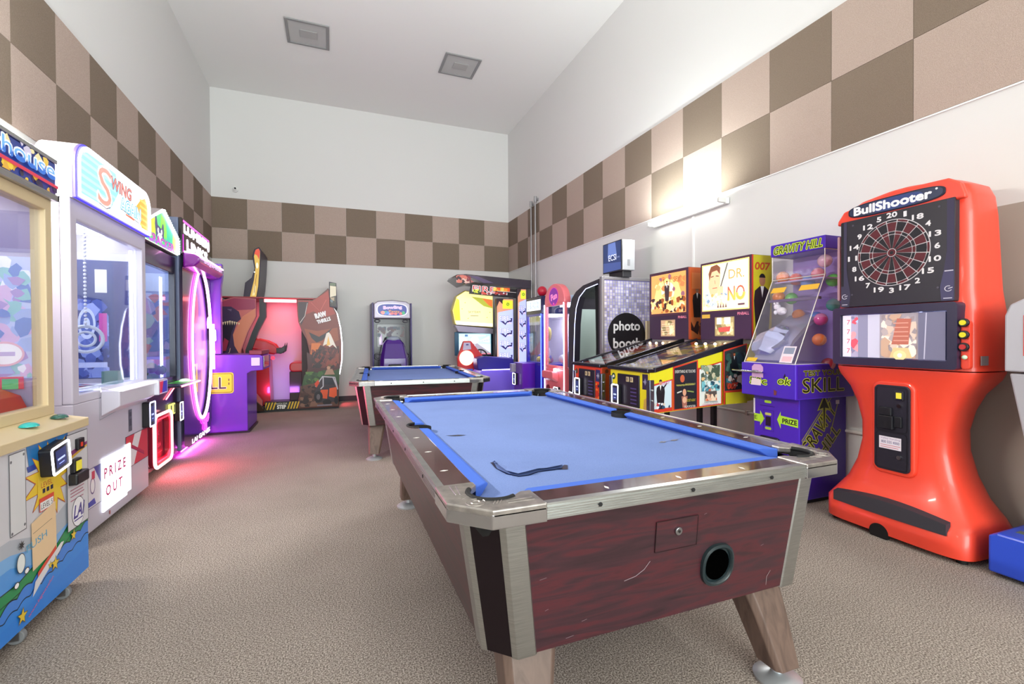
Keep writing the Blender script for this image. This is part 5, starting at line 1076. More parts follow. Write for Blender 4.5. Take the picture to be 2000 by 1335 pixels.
m = M(); m.ball((5.05, -3.98, .92), .05, sc=(1, 1, 2.3)); m.build('prize_figure', mat('blue_grey_plush', '#7a90b0', rough=.8), r, smooth=60)
for yy, led_ in ((-3.505, LED_W), (-4.115, LED_W)): m = M(); m.tube([(4.893, yy, .06), (4.893, yy, 1.70)], .008, 8); m.build('edge_light_strip', led('cool_edge', '#d0e4ff', 3), r, smooth=60)
m = M(); m.cyl((4.899, -3.62, .50), (4.885, -3.62, .50), .05, n=20); m.build('prize_flap', mat('dark_red_flap', '#7a1828', rough=.4), r, smooth=40)
reader(fR(4.8995), 3.93, .46, .13, .17, r, d=.04)
m = M(); m.loft([[(4.90, a_, b_) for a_, b_ in rrect(-3.95, .60, -3.60, .76, .04, 3)], [(4.80, a_, b_) for a_, b_ in rrect(-3.95, .66, -3.60, .76, .03, 3)]]); m.build('control_panel', body, r, bevel=.01)
bx('joystick_lamp', 4.84, 4.88, -4.0, -3.9, .765, .80, LED_W, r, .004)

# ------------------------------------------------------------------ 11  photo booth with the television on top
r = empty('photo_booth', (5.26, -4.66, 0), 'photo booth with shimmering sequin side wall, black round logo and dark arched doorway', 'photo booth')
BF = mat('booth_grey', '#77777e', rough=.4); BB_ = mat('booth_black', '#241f2c', rough=.35)
yN, yB = -5.04, -4.24
bx('side_wall', 4.93, 5.60, yN, yN + .04, .03, 1.90, BF, r)
m = M()
for c_ in ((4.90, 4.935, .03, 1.93), (5.575, 5.61, .03, 1.93), (4.935, 5.575, 1.895, 1.93)): m.box(c_[0], c_[1], yN - .012, yN + .04, c_[2], c_[3])
m.build('side_trim', mat('booth_trim', '#8f8c92', rough=.35, metal=.5), r, bevel=.003)
rnd = random.Random(4); a = fF(yN - .0005); a.rect(4.936, .04, 5.574, 1.894, '#8c88d8')
cw = .638 / 17
for i in range(17):
    for k in range(52):
        z = .045 + k * .0355; g = rnd.randint(150, 225); a.rect(4.939 + i * cw, z, 4.936 + (i + 1) * cw - .004, z + .031, '#%02x%02x%02x' % (g, g - 4, min(255, g + 6)), l=1.5)
a.k = 8; a.disc(5.245, 1.25, .265, '#1c191e', n=48)
a.o += a.n * .001
a.text('photo', 5.065, 1.275, 5.43, 1.415, '#e9e7ea', bold=.004); a.text('booth', 5.06, 1.10, 5.44, 1.215, '#e9e7ea', bold=.004)
a.done('sequin_print', mat('sequin_foil', attr=True, rough=.35, metal=.35), r)
m = M()
for k in range(6): m.box(5.50 + .011 * k, 5.506 + .011 * k, yN - .05, yN - .013, 1.14, 1.42, ['#d8c8a8', '#8a6a50', '#e6e0d0', '#a89070', '#c8b090', '#e8dcc8'][k])
m.build('strip_rack_print', INK, r)
def archy(o, zt): return [(yB - o, .03), (yB - .005 - o, 1.2), (yB - .03 - o, 1.50), (yB - .08 - o, 1.66), (yB - .17 - o, zt - .14), (yB - .32 - o, zt - .055), (yB - .5 - o, zt - .02)]
outer = [(yB, .03), (yB, 1.45), (yB - .03, 1.62), (yB - .09, 1.73), (yB - .20, 1.81), (yB - .38, 1.87), (yN + .04, 1.91), (yN + .04, .03)]
inr = [(yB - .08, .12), (yB - .13, .6), (yB - .16, 1.1), (yB - .18, 1.40), (yB - .22, 1.60), (yB - .30, 1.73), (yB - .46, 1.82), (yN + .07, 1.85), (yN + .07, .12)]
def strip_ring(m, A, B, xa, xb):
    pass
m = M(); n = 40
def samp(P, n):
    L_ = [0]; Q = P + [P[0]]
    for p, q in zip(Q[:-1], Q[1:]): L_.append(L_[-1] + math.hypot(q[0] - p[0], q[1] - p[1]))
    out = []
    for i in range(n):
        t = L_[-1] * i / n
        for k in range(len(P)):
            if L_[k] <= t <= L_[k + 1]: f = (t - L_[k]) / (L_[k + 1] - L_[k]); out.append((Q[k][0] + (Q[k + 1][0] - Q[k][0]) * f, Q[k][1] + (Q[k + 1][1] - Q[k][1]) * f)); break
    return out
# ring sampled by direction from the opening's centre
cyy, czz = -4.66, 1.0
def hit(P, t):
    d = (cos(t), sin(t)); best = None; Q = P + [P[0]]
    for (x1, y1_), (x2, y2_) in zip(Q[:-1], Q[1:]):
        ex, ey = x2 - x1, y2_ - y1_; den = d[0] * ey - d[1] * ex
        if abs(den) < 1e-9: continue
        s_ = ((x1 - cyy) * ey - (y1_ - czz) * ex) / den; u_ = ((x1 - cyy) * d[1] - (y1_ - czz) * d[0]) / den
        if s_ > 0 and -1e-6 <= u_ <= 1 + 1e-6: best = s_ if best is None else max(best, s_)
    return (cyy + d[0] * best, czz + d[1] * best)
angs = sorted(set([math.atan2(p[1] - czz, p[0] - cyy) for p in outer + inr] + [2 * pi * i / 40 - pi for i in range(40)]))
Oo = [hit(outer, t) for t in angs]; Ii = [hit(inr, t) for t in angs]; n = len(angs)
for i in range(n):
    j = (i + 1) % n
    m.face([(4.90, *Oo[i]), (4.90, *Oo[j]), (4.90, *Ii[j]), (4.90, *Ii[i])]); m.face([(4.90, *Ii[i]), (4.90, *Ii[j]), (4.98, *Ii[j]), (4.98, *Ii[i])])
    m.face([(4.90, *Oo[i]), (4.90, *Oo[j]), (5.60, *Oo[j]), (5.60, *Oo[i])])
m.build('booth_shell', BB_, r)
led_ring(fR(4.90), [(-p[0], p[1]) for p in inr[:-1]], .0045, 'arch_light_strip', led('cool_strip', '#c8d0ff', 2.5), r, closed=False)
bx('back_screen', 5.57, 5.59, yN + .05, yB - .02, .75, 1.80, mat('booth_white', '#e4e8e2', em='#dfe6dc', es=.55), r)  # plain backdrop, brightened by emission of its own
bx('bench_wall', 5.55, 5.59, yN + .05, yB - .02, .03, .75, mat('booth_bench', '#6a6e70', rough=.5), r)
bx('inner_side', 5.0, 5.56, yB - .03, yB - .012, .05, 1.6, mat('booth_inner', '#9fb0ac', rough=.5), r)
m = M(); rows = []
for k in range(8):
    z = .15 + k * (1.83 - .15) / 7; w = .10 + .10 * abs((z - 1.0)) * (1 if z < 1 else .5); rows.append([(4.99 + .025 * sin(i * 1.3 + .2 * k), yN + .075 + (w + .06) * i / 14, z) for i in range(15)])
for k in range(7):
    for i in range(14): m.face([rows[k][i], rows[k][i + 1], rows[k + 1][i + 1], rows[k + 1][i]])
m.build('curtain', mat('black_curtain', '#1b1a20', rough=.8), r, smooth=80)
reader(fR(4.8995), 4.36, .44, .11, .17, r, tilt=R(-6), d=.04)
area('booth_inner_lamp', (5.2, -4.6, 1.75), (0, 0, -1), .3, .4, 3)

r = empty('television', (5.18, -4.93, 1.93), 'television in silver housing standing on top of the photo booth', 'television')
bx('housing', 5.13, 5.30, -5.13, -4.73, 2.005, 2.36, mat('tv_silver', '#a9abb0', rough=.3, metal=.3), r, .008)
bx('stand', 5.16, 5.28, -5.09, -4.80, 1.931, 2.005, mat('tv_dark', '#2a2a30', rough=.4), r, .005)
bx('front_frame', 5.118, 5.13, -5.13, -4.73, 2.0, 2.362, mat('tv_dark', '#2a2a30'), r, .004)
a = fR(5.1175); a.rect(4.745, 2.015, 5.115, 2.35, '#28365e'); a.poly([(4.745, 2.015), (5.115, 2.015), (5.115, 2.1), (4.745, 2.13)], '#3c4c80'); a.poly([(4.85, 2.35), (5.0, 2.35), (5.03, 2.2), (4.84, 2.18)], '#5a6ea6'); a.text('ECSI', 4.86, 2.14, 5.02, 2.21, '#dfe4f6'); a.text('photo', 5.04, 2.15, 5.09, 2.18, '#8a96c0'); a.done('screen_image', BACKLIT, r)
bx('port_cover', 5.20, 5.23, -5.134, -5.13, 2.06, 2.13, mat('tv_port', '#77787c'), r)

# ------------------------------------------------------------------ 12  two pinball machines
def pinball(yc, hw, byc, bhw, base, side_dark, label, dr):
    r = empty('pinball_machine', (4.95, yc, 0), label, 'pinball machine', 'pinball machines side by side')
    xF = 4.27 if dr else 4.28
    cb = mat('cabinet_' + base.strip('#'), base, rough=.3, coat=.3); MET = mat('pinball_metal', '#3a3a44', rough=.25, metal=.8)
    yn, yf = yc - hw, yc + hw
    prof = [(xF, .635), (xF, .955), (5.20, 1.165), (5.46, 1.165), (5.46, .70), (5.2, .675)]
    m = M(); m.prism(prof, 'xz', yn, yf); body = m.build('cabinet_body', cb, r, bevel=.003)
    bx('lockbar', xF - .03, xF + .045, yn - .008, yf + .008, .955, .985, MET, r, .008)
    for yy in (yn - .006, yf - .022):
        m = M(); m.prism([(xF + .045, .955), (xF + .045, .99), (5.22, 1.215), (5.22, 1.16)], 'xz', yy, yy + .028); m.build('side_rail', MET, r, bevel=.003)
    m = M(); m.mesh([(xF + .045, yn + .02, .982), (5.22, yn + .02, 1.205), (5.22, yf - .02, 1.205), (xF + .045, yf - .02, .982)], [(0, 1, 2, 3)]); m.build('playfield_glass', PFGLASS, r)
    m = M(); m.mesh([(xF + .045, yn + .022, .960), (5.22, yn + .022, 1.170), (5.22, yf - .022, 1.170), (xF + .045, yf - .022, .960)], [(0, 1, 2, 3)]); 
    sl = Vector((.975, 0, .215)).normalized(); a = Art((xF + .045, yf, .9615), (0, -1, 0), sl, Vector((-.215, 0, .975)).normalized())
    w = 2 * hw; a.rect(.022, .0, w - .022, .99, '#8a8078'); a.rect(.03, .0, w - .03, .10, '#c6c2b4')
    a.splat(.03, .12, w - .03, .97, ['#6a5444', '#b89a70', '#d8d0c0', '#8a3a2a', '#3a2a28', '#c8a050', '#9a9a98', '#4a5a6a'], 110, 31 if dr else 33, .07)
    a.poly([(.08, .1), (.2, .06), (.2, .08), (.08, .14)], '#e8e8e8'); a.poly([(w - .08, .1), (w - .2, .06), (w - .2, .08), (w - .08, .14)], '#e8e8e8'); a.done('playfield_print', BACKLIT0, r)
    for i in range(4):
        m = M(); m.ball((5.13, yf - .1 - i * (w - .2) / 3, 1.165), .014); m.build('playfield_lamp', led('warm_bulb', '#ffe0b0', 8), r, smooth=60)
    # front: coin door, reader
    bx('coin_door', xF - .012, xF, yc - .15, yc + .15, .665, .925, mat('coin_door_black', '#1c1a26', rough=.3), r, .012)
    a = fR(xF - .0005); 
    if dr:
        a.rect(-yf + .004, .64, -yn - .004, .95, '#e2d21c'); a.disc(-yf + .05, .895, .028, '#1a4a34'); a.disc(-yf + .05, .895, .012, '#e8e0d0'); a.disc(-yf + .05, .80, .02, '#3a3a22'); a.rect(-yn - .09, .82, -yn - .02, .94, '#2a2440'); a.star(-yn - .055, .88, .03, '#8a8aa8', 4); a.text('ACCESS', -yc - .12, .643, -yc + .12, .662, '#d88a2a'); a.poly([(-yn - .08, .64), (-yn - .02, .64), (-yn - .03, .76), (-yn - .07, .74)], '#c8a04a')
    else:
        a.rect(-yf + .004, .64, -yn - .004, .95, '#d8401f'); a.disc(-yf + .05, .895, .026, '#5a4a34'); a.disc(-yf + .05, .80, .02, '#d87040'); a.rect(-yn - .10, .82, -yn - .02, .93, '#2a2c60'); a.star(-yn - .06, .875, .03, '#a0a0b8', 4); a.splat(-yn - .10, .65, -yn - .02, .80, ['#e87030', '#2a2030', '#e8b040', '#c03020'], 14, 3, .25); a.rect(-yf + .01, .64, -yf + .09, .76, '#2a2c3a')
    a.done('front_print', INK, r)
    a = fR(xF - .0125); a.rect(-yc - .02, .865, -yc + .02, .905, '#c8b890'); a.rect(-yc + .035, .865, -yc + .075, .905, '#c8b890'); a.rect(-yc - .012, .872, -yc, .898, '#4a3a2a'); a.rect(-yc + .043, .872, -yc + .055, .898, '#4a3a2a')
    for k in range(5): a.rect(-yc + .04, .69 + .03 * k, -yc + .12, .70 + .03 * k, '#4a4078')
    a.done('coin_door_print', INK, r)
    reader(fR(xF - .0125), -yc - .07 if False else -yf + .13, .75, .10, .17, r, d=.03)
    # legs
    for yy in (yn - .012, yf - .035):
        for xx, nm in ((xF - .01, 0), (5.40, 1)):
            m = M(); s_ = -1 if nm == 0 else 1; top = .90 if nm == 0 else .78
            m.loft([[(xx + a_, yy + b_, z) for a_, b_ in ((0, 0), (.045, 0), (.045, .045), (0, .045))] for z in (.05, top)]); lg = m.build('leg', mat('leg_chrome_dark', '#7c8494', rough=.2, metal=.9) if nm == 0 else BLACKP, r, bevel=.006)
            m = M(); m.cyl((xx + .022, yy + .022, 0), (xx + .022, yy + .022, .055), .022, .012, n=14); m.build('leveling_foot', STEEL, lg, smooth=40)
            if nm == 0:
                for z in (.74, .82): m = M(); m.ball((xx + .022, yy - .002, z), .010); m.build('leg_bolt', STEEL, lg, smooth=60)
    # back box
    b0, b1 = byc - bhw, byc + bhw; xb = 5.25
    bxm = mat('back_box_' + base.strip('#'), '#2a1c2a', rough=.35)
    bx('back_box', xb, 5.48, b0, b1, 1.20, 1.915, bxm, r, .004)
    a = fR(xb - .0005); a.rect(-b1 + .002, 1.45, -b0 - .002, 1.912, '#3c2432'); 
    A0, A1, Z0, Z1 = -b1 + .03, -b0 - .03, 1.475, 1.885
    if dr:
        a.rect(A0 - .01, Z0 - .01, A1 + .01, Z1 + .01, '#f2dc78'); a.rect(A0, Z0, A1, Z1, '#f4e6bc'); W_ = A1 - A0
        a.poly([(A0 + .09, 1.62), (A0 + .07, 1.68), (A0 + .08, 1.80), (A0 + .12, 1.86), (A0 + .18, 1.855), (A0 + .21, 1.80), (A0 + .205, 1.70), (A0 + .17, 1.62), (A0 + .13, 1.60)], '#e8b48c')
        a.poly([(A0 + .08, 1.74), (A0 + .07, 1.81), (A0 + .10, 1.87), (A0 + .17, 1.882), (A0 + .21, 1.85), (A0 + .205, 1.79), (A0 + .17, 1.83), (A0 + .11, 1.82)], '#7a4a34')
        a.line([(A0 + .10, 1.775), (A0 + .13, 1.78)], .008, '#5a3424'); a.line([(A0 + .16, 1.78), (A0 + .19, 1.775)], .008, '#5a3424'); a.line([(A0 + .145, 1.74), (A0 + .15, 1.71)], .005, '#b07858'); a.line([(A0 + .12, 1.67), (A0 + .17, 1.672)], .006, '#a04a3a')
        a.poly([(A0 + .20, 1.66), (A0 + .215, 1.66), (A0 + .30, 1.88), (A0 + .285, 1.88)], '#5a5a60'); a.poly([(A0 + .17, 1.60), (A0 + .24, 1.60), (A0 + .24, 1.68), (A0 + .19, 1.68)], '#e8b890')
        a.splat(A0 + .01, 1.50, A0 + .30, 1.62, ['#f0c8a0', '#b0c4d8', '#e8e0d0', '#d8a060', '#7a90a8', '#f4e8d0'], 46, 9, .09)
        a.outlined('DR.', A0 + .31, 1.735, A0 + .475, 1.815, '#dc9450', '#f8e8c8', .006); a.outlined('NO', A0 + .30, 1.55, A0 + .48, 1.67, '#d85a44', '#f8dcc0', .006, c2='#e8b050')
        a.rect(A1 - .10, 1.50, A1 - .03, 1.515, '#5a3a4a'); [a.poly([(A0 + .18 + .03 * k, 1.49), (A0 + .2 + .03 * k, 1.49), (A0 + .19 + .03 * k, 1.53)], '#6a4a50') for k in range(4)]
    else:
        a.rect(A0, Z0, A1, Z1, '#d89a58'); a.poly([(A0 + .02, 1.55), (A0 + .10, 1.78), (A0 + .25, 1.84), (A0 + .42, 1.78), (A1 - .02, 1.55), (A0 + .3, 1.50)], '#f6cf80'); a.disc((A0 + A1) / 2, 1.70, .10, '#fbeec0')
        a.splat(A0, 1.48, A1, 1.64, ['#8a4a28', '#e8b060', '#5a3428', '#f0c880', '#b06a38', '#3a2a2a', '#d8c0a0'], 70, 14, .09); a.splat(A0, 1.64, A1, 1.88, ['#b87848', '#e8a868', '#f4d090', '#8a5a6a'], 20, 15, .08)
        cx_ = (A0 + A1) / 2; a.line([(cx_ - .05, 1.83), (cx_ - .03, 1.72), (cx_, 1.70), (cx_ + .03, 1.72), (cx_ + .05, 1.83)], .008, '#5a3a34'); a.line([(cx_, 1.70), (cx_ + .005, 1.57)], .012, '#4a3030'); a.man(cx_, 1.60, .22, '#3a2c30'); a.text('SPY', cx_ + .10, 1.79, cx_ + .2, 1.84, '#8a3a24')
    a.done('back_glass', BACKLIT, r)
    a = fR(xb - .0005); a.rect(-b1 + .002, 1.205, -b0 - .002, 1.448, '#35263a'); 
    c0_ = -byc; a.rect(c0_ - .11, 1.235, c0_ + .11, 1.405, '#9a8a5c' if dr else '#b89a78'); a.rect(c0_ - .10, 1.245, c0_ + .10, 1.395, '#b8a470' if dr else '#caa882')
    a.splat(c0_ - .10, 1.245, c0_ + .10, 1.395, ['#e8dcb0', '#8a7a50', '#d8c890', '#f4e8c8'], 14, 7, .12); 
    if dr: a.poly([(c0_ - .06, 1.27), (c0_ + .06, 1.275), (c0_ + .07, 1.32), (c0_ - .07, 1.31)], '#d05a50'); a.rect(c0_ - .085, 1.34, c0_ - .03, 1.40, '#e8f0e8'); a.rect(c0_ + .0, 1.34, c0_ + .07, 1.40, '#e8f0e8'); a.rect(-b1 + .02, 1.40, -b1 + .12, 1.435, '#c8a040')
    else: [a.line([(c0_ - .09, 1.26 + .025 * k), (c0_ + .09, 1.265 + .025 * k)], .005, '#f0e0c0') for k in range(5)]
    a.text('PINBALL', -b0 - .14, 1.415, -b0 - .02, 1.44, '#f890a8'); a.done('speaker_panel_print', BACKLIT0, r)
    # sides seen from the camera
    a = fF(b0 - .0005)
    if dr:
        a.rect(5.27, 1.205, 5.478, 1.912, '#c9bd20'); a.rect(5.252, 1.205, 5.27, 1.912, '#c83a30'); a.text('007', 5.285, 1.79, 5.45, 1.85, '#c04a20', shear=.01, bold=.003); a.line([(5.38, 1.845), (5.46, 1.85)], .006, '#c04a20'); a.man(5.37, 1.22, .56, '#2a1e22', '#b07a58', '#1a1412')
    else:
        a.rect(5.252, 1.205, 5.478, 1.912, '#d2602a'); a.rect(5.252, 1.205, 5.27, 1.912, '#c0503a'); a.man(5.36, 1.40, .34, '#221a1c', '#9a6a50'); a.splat(5.28, 1.22, 5.46, 1.42, ['#7a3a20', '#3a2020', '#c87040'], 16, 4, .2); a.rect(5.29, 1.70, 5.45, 1.86, '#d87840')
    a.done('back_box_side_print', INK, r)
    a = fF(yn - .0005); zt = lambda x: .955 + (x - xF) / (5.2 - xF) * .21 - .012
    zb = lambda x: .64 + (x - xF) * .045
    if dr:
        a.poly([(xF + .002, .638), (xF + .002, zt(xF)), (5.2, zt(5.2)), (5.455, 1.15), (5.455, .705), (5.2, .678)], '#dfd322')
        def poster(x0, x1, c, top=.07, bot=.0): a.poly([(x0 - .012, zb(x0) + .0), (x1 + .012, zb(x1) + .0), (x1 + .012, zt(x1) - top + .012), (x0 - .012, zt(x0) - top + .012)], '#cc3a26'); a.poly([(x0, zb(x0) + .01 + bot), (x1, zb(x1) + .01 + bot), (x1, zt(x1) - top), (x0, zt(x0) - top)], c)
        poster(4.30, 4.475, '#c9dbe4', .10, .02); a.man(4.37, .67, .24, '#16181e'); a.line([(4.37, .80), (4.43, .87)], .012, '#2a2a30'); a.text('007', 4.38, .86, 4.46, .885, '#d87aa0', rot=10); a.splat(4.31, .67, 4.46, .72, ['#c03a3a', '#e8e8f0', '#2a4a6a', '#d8c8b8'], 12, 5, .15)
        poster(4.50, 4.725, '#1f2226', .012, .0)
        a.text('EVERYTHING HE TOUCHES', 4.51, .945, 4.71, .968, '#e8e4dc'); a.disc(4.58, .90, .022, '#c8603a', .03); a.rect(4.52, .845, 4.70, .853, '#8a8a40'); a.text('TURNS TO', 4.52, .84, 4.60, .855, '#b8b050'); a.text('EXCITEMENT', 4.61, .845, 4.71, .86, '#c8c060')
        a.disc(4.60, .79, .018, '#d8a080', .028); a.line([(4.53, .79), (4.57, .80)], .01, '#d0d0c8'); a.line([(4.63, .80), (4.69, .79)], .01, '#8a9a50'); a.poly([(4.58, .67), (4.62, .67), (4.63, .76), (4.57, .76)], '#a86a5a'); a.disc(4.60, .73, .02, '#e0b090', .025); a.text('SECRET AGENT', 4.62, .715, 4.71, .735, '#c8b838'); a.text('FILM POSTER', 4.60, .665, 4.71, .685, '#e8e4dc')
        poster(4.75, 4.975, '#dfe2dc', .085, .0); a.splat(4.765, .87, 4.96, 1.0, ['#8a9a80', '#4a5a48', '#c8c0a0', '#e0b880', '#6a7a70'], 44, 8, .12); a.splat(4.765, .79, 4.96, .87, ['#7ac0c8', '#2a4a5a', '#d8e8e8', '#c86a4a', '#4a90a0'], 36, 9, .14); a.splat(4.80, .71, 4.92, .79, ['#d86a4a', '#e8b090', '#5a5048', '#f0d0b0'], 24, 10, .16); a.text('A NEW ADVENTURE', 4.79, .695, 4.93, .708, '#3a4a5a'); a.text('COMING SOON', 4.77, .675, 4.95, .69, '#c85a7a')
        poster(5.0, 5.235, '#2e3436', -.0, .10); a.splat(5.01, .86, 5.22, 1.10, ['#2e5048', '#1c2226', '#4a6a60', '#3a3230', '#223840'], 46, 11, .13); a.man(5.10, .93, .18, '#1a2024', '#b0603a'); a.splat(5.01, .82, 5.22, .92, ['#6a3a30', '#3a6a78', '#c8b8b0', '#284048'], 26, 12, .16); a.text('007', 5.02, .80, 5.12, .845, '#c0402a', shear=.01, bold=.004); a.line([(5.09, .845), (5.14, .85)], .006, '#c0402a'); a.rect(5.0, .675, 5.235, .77, '#b8a81e')
    else:
        a.poly([(xF + .002, .638), (xF + .002, zt(xF)), (5.2, zt(5.2)), (5.455, 1.15), (5.455, .705), (5.2, .678)], '#9a3a1c'); a.splat(xF + .1, .68, 5.1, .9, ['#c8501f', '#3a1a18', '#7a2a18', '#e07028', '#2a1618'], 60, 6, .12); a.disc(4.33, .92, .018, '#4a2018'); a.rect(4.35, .65, 4.42, .72, '#d8501f')
    a.done('side_print', INK, r)
    return r
p1 = pinball(-6.46, .27, -6.505, .285, '#d8c81e', 0, 'yellow pinball machine with man-and-pistol back glass and film poster sides', True)
p2 = pinball(-5.775, .255, -5.76, .295, '#c23c1c', 0, 'orange pinball machine with golden back glass, beside the photo booth', False)

# ------------------------------------------------------------------ 13  purple capsule prize machine
r = empty('capsule_game', (5.35, -7.1, 0), 'purple capsule machine with clear sloping case full of prize balls and green arrow decals', 'prize machine')
GP = mat('royal_purple', '#4b24bd', rough=.35, coat=.2); GPD = mat('deep_purple', '#3f2298', rough=.4)
ya, yb = -7.36, -6.90       # near side, far side
bx('base', 5.14, 5.64, ya + .06, yb - .01, .03, .79, GP, r, .008); bx('toe_kick', 5.18, 5.62, ya + .08, yb - .03, .0, .03, BLACKP, r)
m = M(); m.prism([(5.02, .78), (5.02, 1.03), (5.64, 1.03), (5.64, .78)], 'xz', ya, yb); m.build('head', GP, r, bevel=.006)
bx('back_board', 5.58, 5.64, ya + .01, yb - .01, 1.03, 1.96, mat('lavender_back', '#a893dc', rough=.4), r)
bx('header', 5.33, 5.58, ya + .005, yb - .005, 1.87, 1.965, GP, r, .004)
zc = [(5.03, 1.031), (5.335, 1.68), (5.335, 1.868), (5.578, 1.868), (5.578, 1.031)]
for yy in (ya + .012, yb - .018):
    m = M(); m.face([(x, yy, z) for x, z in zc]); m.build('case_side', ACRYL, r, flat=True)
m = M(); m.face([(5.03, ya + .012, 1.031), (5.335, ya + .012, 1.68), (5.335, yb - .018, 1.68), (5.03, yb - .018, 1.031)]); m.build('case_front', ACRYL, r, flat=True)
m = M(); m.face([(5.335, ya + .012, 1.68), (5.335, ya + .012, 1.868), (5.335, yb - .018, 1.868), (5.335, yb - .018, 1.68)]); m.build('case_top_window', ACRYL, r, flat=True)
for k in range(len(zc)):
    p, q = zc[k], zc[(k + 1) % len(zc)]
    for yy in (ya + .012, yb - .018):
        if k == 3: continue
        m = M(); m.tube([(p[0], yy, p[1]), (q[0], yy, q[1])], .0035, 6); m.build('case_edge', mat('acrylic_edge', '#d8d0c8', rough=.2), r, smooth=60)
for z, xx in ((1.68, 5.335), (1.031, 5.03)): m = M(); m.tube([(xx, ya + .012, z), (xx, yb - .018, z)], .004, 6); m.build('case_edge', mat('acrylic_edge', '#d8d0c8'), r, smooth=60)
bx('ball_shelf', 5.345, 5.57, ya + .02, yb - .03, 1.655, 1.665, mat('clear_shelf', '#b8a8d0', rough=.2), r)
bx('slide_bar', 5.28, 5.31, ya + .02, yb - .03, 1.50, 1.52, mat('grey_bar', '#6a6478', rough=.3, metal=.6), r)
m = M(); m.loft([[(x, y_, z) for y_ in (ya + .16, yb - .04)] + [(x + .02, y_, z - .02) for y_ in (yb - .04, ya + .16)] for x, z in ((5.10, 1.05), (5.2, 1.20), (5.35, 1.32), (5.5, 1.40))]); m.build('inner_slope', mat('silver_slope', '#a8a8c4', rough=.18, metal=.5), r, smooth=40)
def case_art():
    return Art((5.03, 0, 1.031), (0, -1, 0), Vector((.305, 0, .649)).normalized(), Vector((-.649, 0, .305)).normalized())
for q in ([(6.94, .60), (7.06, .60), (7.07, .645), (6.95, .645)], [(7.18, .60), (7.33, .60), (7.335, .645), (7.19, .645)], [(6.93, .01), (7.02, .01), (7.03, .04), (6.94, .04)]):
    a = case_art(); a.poly(q, '#ecb936'); a.done('yellow_sticker', INK, r)
a = case_art(); a.rect(7.22, .01, 7.32, .14, '#e6d8e4'); a.rect(7.23, .08, 7.31, .13, '#8a90a8'); a.rect(7.235, .02, 7.31, .06, '#e8b8c4'); a.done('price_card', INK, r)
# header lettering, head decals
a = fR(5.3295); a.rect(6.91, 1.872, 7.35, 1.963, '#4b24bd'); a.outlined('GRAVITY HILL', 6.93, 1.885, 7.33, 1.945, '#14120e', '#c8e23a', .0065, shear=.012); a.done('header_lettering', INK, r)
a = fR(5.0195)
a.outlined('ok', 7.22, .885, 7.32, .935, '#14120e', '#c8e23a', .007, shear=.012); a.poly([(7.265, .93), (7.28, .965), (7.285, .94)], '#14120e')
a.outlined('50c', 6.98, .87, 7.13, .92, '#14120e', '#c8e23a', .006); a.poly([(6.99, .86), (7.08, .86), (7.08, .905), (7.0, .915)], '#ecd4e0'); a.poly([(7.0, .92), (7.10, .92), (7.10, 1.0), (7.08, 1.02), (7.02, 1.02), (7.0, 1.0)], '#d2a4d4')
a.poly([(7.19, .80), (7.21, .80), (7.215, .83), (7.19, .84)], '#7a3a40'); a.done('head_print', INK, r)
m = M(); m.cyl((4.99, -6.84, .965), (4.99, -7.12, .962), .007, n=12); m.build('lever_bar', CHROME, r, smooth=40); bx('lever_mount', 4.985, 5.02, -7.06, -7.03, .955, .975, STEEL, r, .003)
a = fR(5.1395)
a.poly([(6.915, .56), (6.97, .56), (6.97, .53), (7.01, .59), (6.97, .65), (6.97, .62), (6.915, .62)], '#b8e63a'); a.text('PRIZE', 6.86, .575, 6.965, .605, '#1a1a10') if False else a.text('E', 6.92, .575, 6.945, .605, '#1a1a10')
a.poly([(7.12, .60), (7.15, .535), (7.15, .575), (7.29, .565), (7.29, .625), (7.15, .635), (7.15, .665)], '#b8e63a'); a.text('PRIZE', 7.165, .582, 7.28, .615, '#1a1a10', bold=.0015)
a.rr(7.01, .715, 7.07, .735, .008, '#b8e63a'); a.line([(7.0, .50), (7.09, .50), (7.09, .66), (7.0, .66)], .002, '#2c1480', closed=True); a.rect(7.02, .54, 7.065, .61, '#161022'); a.rr(7.015, .62, 7.07, .64, .008, '#c8c86a'); a.rr(7.015, .51, 7.07, .53, .008, '#a8c84a'); a.rect(6.91, .62, 6.925, .74, '#e6dff2'); a.rect(6.97, .69, 7.10, .693, '#201060'); a.done('base_print', INK, r)
m = M(); m.prism(rrect(-7.15, .20, -6.97, .46, .03), 'yz', 5.12, 5.14); cd_ = m.build('coin_door', mat('coin_door_black', '#1c1a26'), r, bevel=.004)
for yy in (-7.02, -7.09): bx('coin_reject_lamp', 5.115, 5.12, yy - .02, yy + .02, .36, .41, mat('amber_reject', '#b0482a', em='#c04a28', es=.5), cd_, .002)
m = M(); m.cyl((5.12, -7.12, .27), (5.112, -7.12, .27), .010, n=14); m.build('lock', STEEL, cd_, smooth=40)
a = fF(ya - .0005); a.rect(5.04, .79, 5.63, 1.02, '#3f2298'); a.outlined('TEST YOUR', 5.10, .95, 5.50, .985, '#17140c', '#8f9030', .004); a.outlined('SKILL', 5.09, .83, 5.52, .93, '#17140c', '#a8a832', .005); a.done('head_side_print', INK, r)
a = fF(ya + .06 - .0005); a.rect(5.145, .04, 5.635, .785, '#3a1f8c')
OC = '#98972e'; BK_ = '#17120e'
a.outlined('GRAVITY', 5.12, .49, 5.56, .60, BK_, OC, .007, rot=46); a.outlined('HILL', 5.32, .41, 5.58, .50, BK_, OC, .007, rot=46)
